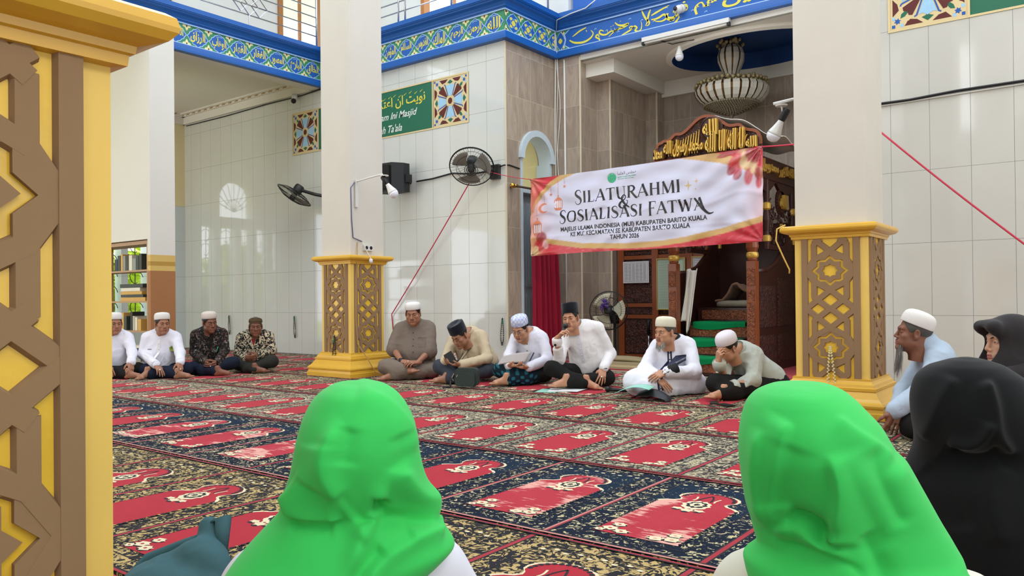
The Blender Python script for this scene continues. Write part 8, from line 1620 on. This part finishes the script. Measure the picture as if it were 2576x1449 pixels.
b = MB(); b.tube([on(.085, -.27, .012), on(.11, -.19, .012)], [.005, .006], 6); b.build('pen', M('green pen', '#3fae8a', .4), sh, True); placket(sh, on, -.07, -.34, m_batik, .012); moustache(o, hm, hc, hs, m_hair, .0028); ring_on(o, P, 'L')
P = PEOPLE['floral']; o, sh, on, hm, hc, hs = person('older man in a striped round cap and cream floral shirt nearest the gold pillar', P, dict(skin=sk_b, shirt=m_floral, trousers=m_olive, cap=m_stripecap, hairm=m_hairg))
patch(sh, on, [(-.03, -.045), (.03, -.045), (.0, -.13)], M('red undershirt', '#8f2226', .8), 'undershirt', .006)
P = PEOPLE['edge']; person('man almost hidden behind the nearest pillar, only white sleeve and black knee showing', P, dict(skin=sk_d, shirt=m_wshirt, trousers=m_blk, cap=m_wcap))
# -- front row
P = PEOPLE['grey']; o, sh, on, hm, hc, hs = person('heavy man in a taupe grey shirt and white cap beside the gold pillar', P, dict(skin=sk_d, shirt=m_grey, trousers=m_grey, cap=m_wcap))
placket(sh, on, -.05, -.33, m_grey, .012, 0, 'placket', 4, m_bdark); stubble(o, hm, hc, hs, m_hair); moustache(o, hm, hc, hs, m_hair, .0022)
rim(sh, on, [(.06, -.15), (.15, -.15), (.15, -.25), (.06, -.25)], .002, m_grey, 'pocket_seam'); ring_on(o, P, 'R')
w_ = Vector(P['wrR']); d_ = (Vector(P['handR']['tip'])-w_).normalized(); b = MB(); b.tube([w_-d_*.02, w_+d_*.015], .038, 16); wt = b.build('watch', m_black, o, True)
P = PEOPLE['beige']; o, sh, on, hm, hc, hs = person('man in a beige shirt and navy velvet cap bent over his phone', P, dict(skin=sk_d, shirt=m_beige, trousers=m_jean, cap=M('navy velvet cap', '#10151f', .9, var=.15, spec=.1, sheen=.25)))
placket(sh, on, -.06, -.30, m_beige, .014)
for k in range(9):
    z = -.10-.018*k
    rim(sh, on, [(-.055, z-.02), (0, z-.045), (.05, z+.0)], .0028, M('dark stripe print', '#3a332b', .8), 'stripe_print')
b = MB(); c_ = Vector((-5.73, 6.33, .285)); b.obox(c_, Vector((.6, .45, .45))*.055, Vector((-.55, .80, -.2)).normalized()*.005, Vector((-.5, -.1, .75))*.075); tag(b.build('phone', m_black), 'black phone held up in the hands of the man in beige', 'phone')
P = PEOPLE['sarong']; P['split'] = ([-4.93, 6.9, 0], [-1.0, -.35, 0.0]); o, sh, on, hm, hc, hs = person('man with glasses and blue checked cap reading a booklet over a plaid sarong', P, dict(skin=sk_c, shirt=m_wshirt, trousers=m_blk, trousers2=m_sarong, cap=m_checkcap))
placket(sh, on, -.05, -.32, m_wshirt2, .014, 0, 'placket', 4, m_bdark); glasses(o, hm, hc, hs, m_steel); rim(sh, on, [(.06, -.20), (.15, -.20), (.15, -.30), (.06, -.30)], .002, m_wshirt2, 'pocket_seam'); b = MB(); b.tube([on(.075, -.215, .01), on(.075, -.18, .012)], .007, 6); b.build('pen', m_navyband, sh, True)
b = MB(); b.sheet(10, 6, lambda u, v: tuple(Vector((-5.19, 6.47, .225)).lerp(Vector((-4.95, 6.63, .245)), u)+Vector((.02, .07, .085))*v*(1+.3*u)+Vector((0, 0, .012*math.sin(PI*u))))); ob = b.build('booklet', M('grey booklet cover', '#a89f9c', .6, var=.05), None, True); ob.modifiers.new('t', 'SOLIDIFY').thickness = .006; tag(ob, 'grey open booklet held by the man with the checked cap', 'book')
P = PEOPLE['speaker']; o, sh, on, hm, hc, hs = person('man in a white shirt and black velvet cap speaking into a microphone', P, dict(skin=sk_c, shirt=m_wshirt2, trousers=m_blk, cap=m_song))
placket(sh, on, -.045, -.34, m_wshirt, .015, 0, 'placket', 5, m_bwh); rim(sh, on, [(.06, -.19), (.155, -.18), (.155, -.29), (.06, -.30)], .0022, m_wshirt, 'pocket_seam'); moustache(o, hm, hc, hs, m_hair, .0018); ring_on(o, P, 'L')
t = thing('microphone', 'black handheld microphone raised to the mouth of the speaking man', 'microphone', (-4.40, 6.50, .45)); mt, mb2 = Vector((-4.405, 6.60, .645)), Vector((-4.475, 6.50, .445))
b = MB(); b.tube([mt.lerp(mb2, .12), mt.lerp(mb2, .3), mb2], [.019, .017, .013], 12); b.build('handle', m_black, t, True); b = MB(); b.sphere(mt, .027, 14); b.build('head', m_wire, t, True)
P = PEOPLE['robe']; o, sh, on, hm, hc, hs = person('bearded man in a white robe with navy striped front, forearms crossed', P, dict(skin=sk_c, shirt=m_wrobe, trousers=m_wrobe, cap=m_ccap, collar=m_blackc, hairm=m_hairg))
placket(sh, on, -.05, -.34, m_navyband, .007, -.014, 'front_stripe'); placket(sh, on, -.05, -.34, m_navyband, .007, .014, 'front_stripe'); placket(sh, on, -.05, -.34, m_wrobe, .005, 0, 'placket', 5, m_bdark)
for z in (-.115, -.145): patch(sh, on, [(.055, z), (.165, z+.008), (.165, z-.010), (.055, z-.018)], m_navyband, 'pocket_stripe', .005)
beard_strands(o, hm, hc, hs, [M('grey beard', '#8d8880', .7, var=.3), M('white beard', '#b8b3aa', .7, var=.2)], 170, .085, 3, .045, -.10); moustache(o, hm, hc, hs, m_hairg, .002)
wl_, tl_ = Vector(P['wrL']), Vector(P['handL']['tip']); d_ = (tl_-wl_).normalized()
b = MB(); b.tube([wl_-d_*.115, wl_-d_*.02], [.052, .046], 18); b.build('cuff_band', m_blackc, sh, True)
for kk in (.045, .085): b = MB(); b.sphere(wl_-d_*kk+Vector(P['fwd'])*.05+Vector((0, 0, .006)), .007, 8); b.build('button', m_ring, sh, True)
b = MB(); b.tube([wl_-d_*.005, wl_+d_*.012], .034, 16); b.lathe([(.022, 0), (.022, .010), (0, .010)], mat=Matrix.Translation(wl_+Vector(P['fwd'])*.030) @ basis(Vector(P['fwd'])+Vector((0, 0, .3))), n=18); b.build('watch', m_ring, o, True)
P = PEOPLE['jacket']; o, sh, on, hm, hc, hs = person('stooping man with glasses, grey green jacket and white cap, hand at his face', P, dict(skin=sk_c, shirt=m_jacket, trousers=m_blk, cap=m_scap))
glasses(o, hm, hc, hs, m_black); rim(sh, on, [(.05, -.04), (.055, -.2), (.06, -.33)], .0028, m_navyband, 'navy_piping'); rim(sh, on, [(.10, -.05), (.105, -.19)], .0028, m_navyband, 'navy_piping')
patch(sh, on, [(.03+.022*math.cos(a), -.245+.022*math.sin(a)) for a in np.linspace(0, 2*PI, 18, endpoint=False)], M('green emblem', '#35a878', .5), 'chest_emblem', .006); patch(sh, on, [(.03+.013*math.cos(a), -.245+.013*math.sin(a)) for a in np.linspace(0, 2*PI, 14, endpoint=False)], m_wshirt, 'emblem_ring', .008); patch(sh, on, [(.0, -.285), (.06, -.285), (.06, -.291), (.0, -.291)], m_navyband, 'emblem_text', .006); ring_on(o, P, 'L')
P = PEOPLE['blue']; o, sh, on, hm, hc, hs = person('man in a pale blue shirt and white cap with a long thin grey beard', P, dict(skin=sk_b, shirt=m_sky, trousers=m_blk, cap=m_wcap, collar=m_sky, hairm=m_hairg))
beard_strands(o, hm, hc, hs, [M('dark grey beard', '#6b6761', .7, var=.3), M('grey beard', '#9a958c', .7)], 330, .21, 7, .045, -.10, 'beard', .9, -.05); moustache(o, hm, hc, hs, m_hairg, .0022)
# ================================================================== THE WOMEN IN HEADSCARVES
m_green = M('bright green scarf cloth', '#35c258', .75, var=.05, scale=5, spec=.25, sheen=.12, bump=.10, bscale=900, bdist=.001); m_bscarf = M('black scarf cloth', '#101113', .85, var=.12, scale=5, spec=.15, sheen=.10); m_bscarf2 = M('dark grey scarf cloth', '#2b2829', .85, var=.10, scale=5, spec=.15, sheen=.12)
def hijab_mesh(Hj, nth=240, sub=15):
    R_ = Hj['rings']; zs = np.array([r[1] for r in R_]); n = len(R_); zz = []
    zz = np.concatenate([zs[0]-np.linspace(0, 1, 14, endpoint=False)**2*.03, np.arange(zs[0]-.03, zs[-1], -.0042)])
    t = np.arange(n); zt = np.interp(-zz, -zs, t)
    def cr(col, x):
        v = np.array([r[col] for r in R_]); i = np.clip(np.floor(x).astype(int), 0, n-2); u = x-i
        p0, p1, p2, p3 = v[np.maximum(i-1, 0)], v[i], v[i+1], v[np.minimum(i+2, n-1)]
        return p1+u*((p2-p0)*.5)+u*u*(p0-2.5*p1+2*p2-.5*p3)+u**3*(-.5*p0+1.5*p1-1.5*p2+.5*p3)
    cx, hw, hd, dc = cr(0, zt), np.maximum(cr(2, zt), .004), np.maximum(cr(3, zt), .004), cr(4, zt)
    def smo(a):
        q = np.pad(a, 4, mode='edge'); k = np.exp(-np.linspace(-1.8, 1.8, 9)**2); k /= k.sum(); o_ = np.convolve(q, k, 'valid'); w_ = np.clip(np.arange(len(a))/22, 0, 1); return a*(1-w_)+o_*w_
    cx, hw, hd, dc = smo(cx), smo(hw), smo(hd), smo(dc)
    th = np.linspace(0, 2*PI, nth, endpoint=False)
    X = cx[:, None]+hw[:, None]*np.cos(th)[None]; Y = dc[:, None]+hd[:, None]*np.sin(th)[None]; Z = np.repeat(zz[:, None], nth, 1)
    m = len(zz); F = np.array([(i*nth+j, (i+1)*nth+j, (i+1)*nth+(j+1) % nth, i*nth+(j+1) % nth) for i in range(m-1) for j in range(nth)])
    V = np.stack([X.ravel(), Y.ravel(), Z.ravel()], 1); N = vnormals(V, F); N[:nth] = (0, 0, 1)
    front = (N[:, 1] < .25)
    def segd(pts):
        P_ = np.array(pts); Q = []
        for i in range(len(P_)-1):
            p0, p1, p2, p3 = P_[max(i-1, 0)], P_[i], P_[i+1], P_[min(i+2, len(P_)-1)]
            for u in np.linspace(0, 1, 5, endpoint=False): Q.append(.5*((2*p1)+(p2-p0)*u+(2*p0-5*p1+4*p2-p3)*u*u+(3*p1-p0-3*p2+p3)*u**3))
        Q.append(P_[-1]); Q = np.array(Q); best = np.full(len(V), 9.0); sg = np.zeros(len(V)); al = np.zeros(len(V))
        for k in range(len(Q)-1):
            a, b_ = Q[k], Q[k+1]; d = b_-a; L = d@d+1e-12; px, pz = V[:, 0]-a[0], V[:, 2]-a[1]; u = np.clip((px*d[0]+pz*d[1])/L, 0, 1)
            dx, dz = px-u*d[0], pz-u*d[1]; dist = np.hypot(dx, dz); c = d[0]*pz-d[1]*px; w = dist < best; best[w] = dist[w]; sg[w] = np.sign(c[w]); al[w] = (k+u[w])/(len(Q)-1)
        return best, sg, al
    disp = np.zeros(len(V))
    for pts, w1, w2, h in Hj['folds']:
        d, s, al = segd(pts); w = np.where(s < 0, w2, w1); fade = np.clip(np.minimum(al, 1-al)/.16, 0, 1); fade = fade*fade*(3-2*fade)
        disp += 1.15*h*np.exp(-(d/w)**1.7)*fade*front
    disp += .0022*vnoise(V, 9, 3)+.0016*vnoise(V*np.array([1, 1, .4]), 22, 4)
    V = V+N*disp[:, None]
    c = np.array([*Hj['c'], 0]); r = np.array([*Hj['r'], 0]); f = np.array([*Hj['f'], 0])
    W_ = c+V[:, :1]*r+V[:, 1:2]*f+np.array([0, 0, 1.0])*V[:, 2:3]
    return W_, F, nth, m
def hij_base(Hj, lab, mat, shirt, hand=None):
    c = np.array([*Hj['c'], 0]); r = np.array([*Hj['r'], 0]); f = np.array([*Hj['f'], 0]); L3 = lambda x, y, z: c+r*x+f*y+np.array([0, 0, z])
    R_ = Hj['rings']; i0 = 4; hx, hz = R_[i0][0], R_[i0][1]
    o = thing('person', lab, 'person', tuple(c+r*R_[-3][0]))
    V, F, nth, m = hijab_mesh(Hj); s_ = qmesh('headscarf', V, F, mat, o)
    # close the crown
    me = s_.data; bm = bmesh.new(); bm.from_mesh(me); bm.verts.ensure_lookup_table(); bm.faces.new([bm.verts[j] for j in range(nth)][::-1]); bmesh.ops.recalc_face_normals(bm, faces=bm.faces); bm.to_mesh(me); bm.free(); me.polygons.foreach_set('use_smooth', np.ones(len(me.polygons), bool))
    so = s_.modifiers.new('cloth', 'SOLIDIFY'); so.thickness = .003; so.offset = -1
    return o, s_, L3, hx, hz
def woman_body(o, L3, hx, hz, sx, shz, hw, skin, shirt, fwd, elbows, trousers=None, label=None):
    """slim torso, arms and folded legs under the scarf, as one body plus a blouse"""
    sR, sL = L3(sx+hw, .05, shz), L3(sx-hw, .05, shz)     # seen from behind: her right is the viewer's right
    P = dict(shR=sR, shL=sL, neck=L3((sx+hx)/2, .01, shz+.07), pel=L3(sx, .05, .11), fwd=fwd, elR=elbows[0], elL=elbows[1], wrR=L3(sx+.10, .30, .14), wrL=L3(sx-.10, .30, .14), knR=L3(sx+.24, .32, .11), knL=L3(sx-.24, .32, .11), anR=L3(sx-.10, .40, .07), anL=L3(sx+.10, .40, .07), ua=.042)
    lo, hi = bounds(P, ('shR', 'shL', 'neck', 'pel', 'elR', 'elL', 'wrR', 'wrL', 'knR', 'knL', 'anR', 'anL'), .28); lo[2] = -.02; hi[2] = max(hi[2], hz+.16)
    f = Field(lo, hi, .014); torso_field(P, f, -.015, .05); legs_field(P, f, -.012, .05, True); f.ell(L3(hx, .0, hz-.055), (.07, .07, .095), .02); f.cap(L3(hx, .0, hz-.08), P['neck'], .05, .055, .02); f.plane((0, 0, .004), (0, 0, -1)); V, F = f.mesh(); qmesh('body', relax(V, F, 1), F, skin, o)
    f = Field(lo, hi, .010); R, _m = torso_field(P, f, .012, .05); f.plane(np.array(P['neck']), (0, 0, 1)); f.plane((0, 0, .006), (0, 0, -1)); V, F = f.mesh(); V = wrinkle(relax(V, F, 3), F, .003, 12, 9); sh = qmesh('blouse', V, F, shirt, o)
    f = Field(lo, hi, .013); legs_field(P, f, .015, .08, True, .015); f.plane((0, 0, .006), (0, 0, -1)); V, F = f.mesh(); qmesh('skirt', wrinkle(relax(V, F, 2), F, .005, 9, 5), F, trousers or m_blk, o)
    return P
HJ = PEOPLE['hijab']; m_blouse = M('white school blouse', '#d9d8e4', .8, var=.02, spec=.2); m_blousec = M('cream blouse', '#dcd6c8', .8, var=.03, spec=.2)
for key, lab, bl in (('green_left', 'person in a green headscarf and white blouse, seen from behind left of the red niches', m_blouse), ('green_right', 'person in a green headscarf with a gold pin, seen from behind before the white pillar', m_blousec)):
    Hj = HJ[key]; o, sc_, L3, hx, hz = hij_base(Hj, lab, m_green, bl); fv = tuple(Hj['f'])+(0,)
    sx, shz = (-.022, .425) if key == 'green_left' else (.065, .405)
    woman_body(o, L3, hx, hz, sx, shz, .155 if key == 'green_left' else .175, sk_w, bl, fv, (L3(sx+.27, .06, .24), L3(sx-.27, .06, .24)))
    if key == 'green_right':
        b = MB(); Hc = np.array((-.285, 1.34, .66)
); b.sphere(tuple(Hc), .0045, 10); b.build('gold_pin', m_gl, sc_, True)
Hj = HJ['black_front']; o, sc_, L3, hx, hz = hij_base(Hj, 'person in a black headscarf seen from behind, right of the green scarf with gold pin', m_bscarf, m_blk); woman_body(o, L3, hx, hz, .12, .50, .17, sk_w, m_bscarf, tuple(Hj['f'])+(0,), (L3(.40, .08, .25), L3(-.12, .12, .25)))
# profile face under a dark scarf at the right edge
Pf = PEOPLE['face11']; Hj = HJ['black_back']; c = np.array([*Hj['c'], 0]); r = np.array([*Hj['r'], 0]); f_ = np.array([*Hj['f'], 0]); L3 = lambda x, y, z: c+r*x+f_*y+np.array([0, 0, z])
o = thing('person', 'person in a dark headscarf with her face in profile at the right picture edge', 'person', tuple(L3(.03, 0, 0)))
hm = np.array(Pf['hM']); hc = np.array(Pf['head']); hs = .98
hV, hF = head_mesh(.92, .2, 0, .95); cen = hV[hF].mean(1); lip = (np.abs(cen[:, 0]) < .023) & (cen[:, 1] > .085) & (cen[:, 2] > -.078) & (cen[:, 2] < -.053)
P = dict(shR=L3(-.10, -.16, .50), shL=L3(.16, .10, .50), neck=L3(.04, -.02, .60), pel=L3(.10, .05, .11), fwd=tuple(hm[:, 1]), elR=L3(-.18, -.25, .28), elL=L3(.22, .2, .28), wrR=L3(-.25, -.1, .15), wrL=L3(.0, .1, .15), knR=L3(-.25, -.25, .12), knL=L3(-.05, .30, .12), anR=L3(-.15, .1, .06), anL=L3(-.25, .05, .06), ua=.042)
lo, hi = bounds(P, ('shR', 'shL', 'neck', 'pel', 'elR', 'elL', 'wrR', 'wrL', 'knR', 'knL', 'anR', 'anL'), .28); lo[2] = -.02
fl = Field(lo, hi, .014); torso_field(P, fl, -.012, .05); legs_field(P, fl, -.012, .05, True); fl.cap(hc+hm@np.array([0, -.03, -.06]), P['neck'], .048, .055, .02); fl.plane((0, 0, .004), (0, 0, -1)); V, F = fl.mesh()
V, F, Mi = merge([(to_world(hV, hm, hc, hs), hF, lip.astype(int)), (relax(V, F, 1), F, 0)]); qmesh('body', V, F, [sk_w, M('lips rose', '#a2605a', .4)], o, Mi)
fl = Field(lo, hi, .012); torso_field(P, fl, .022, .06); fl.plane((0, 0, .006), (0, 0, -1)); V, F = fl.mesh(); qmesh('blouse', wrinkle(relax(V, F, 2), F, .004, 12, 9), F, m_bscarf2, o)
fl = Field(lo, hi, .014); legs_field(P, fl, .016, .08, True, .015); fl.plane((0, 0, .006), (0, 0, -1)); V, F = fl.mesh(); qmesh('skirt', relax(V, F, 2), F, m_blk, o)
for s in (-1, 1):
    b = MB(); cc = np.array([s*.031, .0705, .0045]); b.sphere(tuple(cc), .0122, 14); Vb = np.array(b.v); g = nrm((0, 1, -.1)); b.mi = [1 if nrm(Vb[list(fa)].mean(0)-cc)@g > .86 else 0 for fa in b.f]; b.v = [tuple(q) for q in to_world(Vb, hm, hc, hs)]; b.build('eye', [m_eyew, m_iris], o, True)
    b = MB(); b.tube([to_world(np.array([[s*x, y, z]]), hm, hc, hs)[0] for x, y, z in ((.014, .0905, .0215), (.028, .0865, .0265), (.042, .075, .025))], [.0025, .0036, .0012], 6); b.build('eyebrow', m_hair, o, True)
# scarf shell around the head with an open, peaked face edge
fl = Field((-.16, -.19, -.30), (.16, .20, .17), .005)
fl.ell((0, -.02, .03), (.098, .118, .104), 0); fl.ell((0, -.03, -.06), (.098, .115, .12), .04); fl.cap((-.055, .095, .075), (.055, .095, .075), .030, .030, .05); fl.cap((0, .03, -.14), (0, -.02, -.26), .11, .15, .08)
fl.ell((0, .115, -.02), (.064, .10, .098), .006, sub=True); fl.ell((0, .16, .00), (.075, .09, .085), .006, sub=True)
V, F = fl.mesh(); V = relax(V, F, 3); V = wrinkle(V, F, .004, 9, 21, (1, 1, .6)); qmesh('headscarf', to_world(V, hm, hc, 1.0), F, m_bscarf2, o)
# ================================================================== TEAL CLOTH BAG AT THE PICTURE EDGE
t = thing('cloth_bag', 'teal knotted cloth bag on the carpet left of the green headscarf', 'bag', (-2.33, 1.30, 0)); m_teal = M('teal cloth', '#3d5f66', .85, var=.14, scale=12, spec=.15, bump=.2, bscale=300)
f = Field((-2.62, 1.0, -.02), (-2.02, 1.62, .27), .008); f.ell((-2.33, 1.30, .045), (.19, .15, .075), 0); f.ell((-2.28, 1.36, .09), (.10, .07, .08), .03); f.cap((-2.30, 1.40, .10), (-2.36, 1.43, .19), .045, .030, .03); f.cap((-2.42, 1.26, .05), (-2.30, 1.36, .13), .05, .035, .03); f.plane((0, 0, .004), (0, 0, -1)); V, F = f.mesh(); V = wrinkle(relax(V, F, 2), F, .009, 9, 31); V[:, 2] = np.maximum(V[:, 2], .004); qmesh('body', V, F, m_teal, t)
b = MB(); b.tube([(-2.52, 1.22, .02), (-2.50, 1.30, .09), (-2.42, 1.38, .13), (-2.35, 1.42, .16)], [.016, .02, .02, .016], 8); b.tube([(-2.34, 1.44, .13), (-2.345, 1.44, .20), (-2.31, 1.45, .215), (-2.28, 1.42, .12)], [.022, .026, .026, .022], 8); b.build('strap', m_teal, t, True)
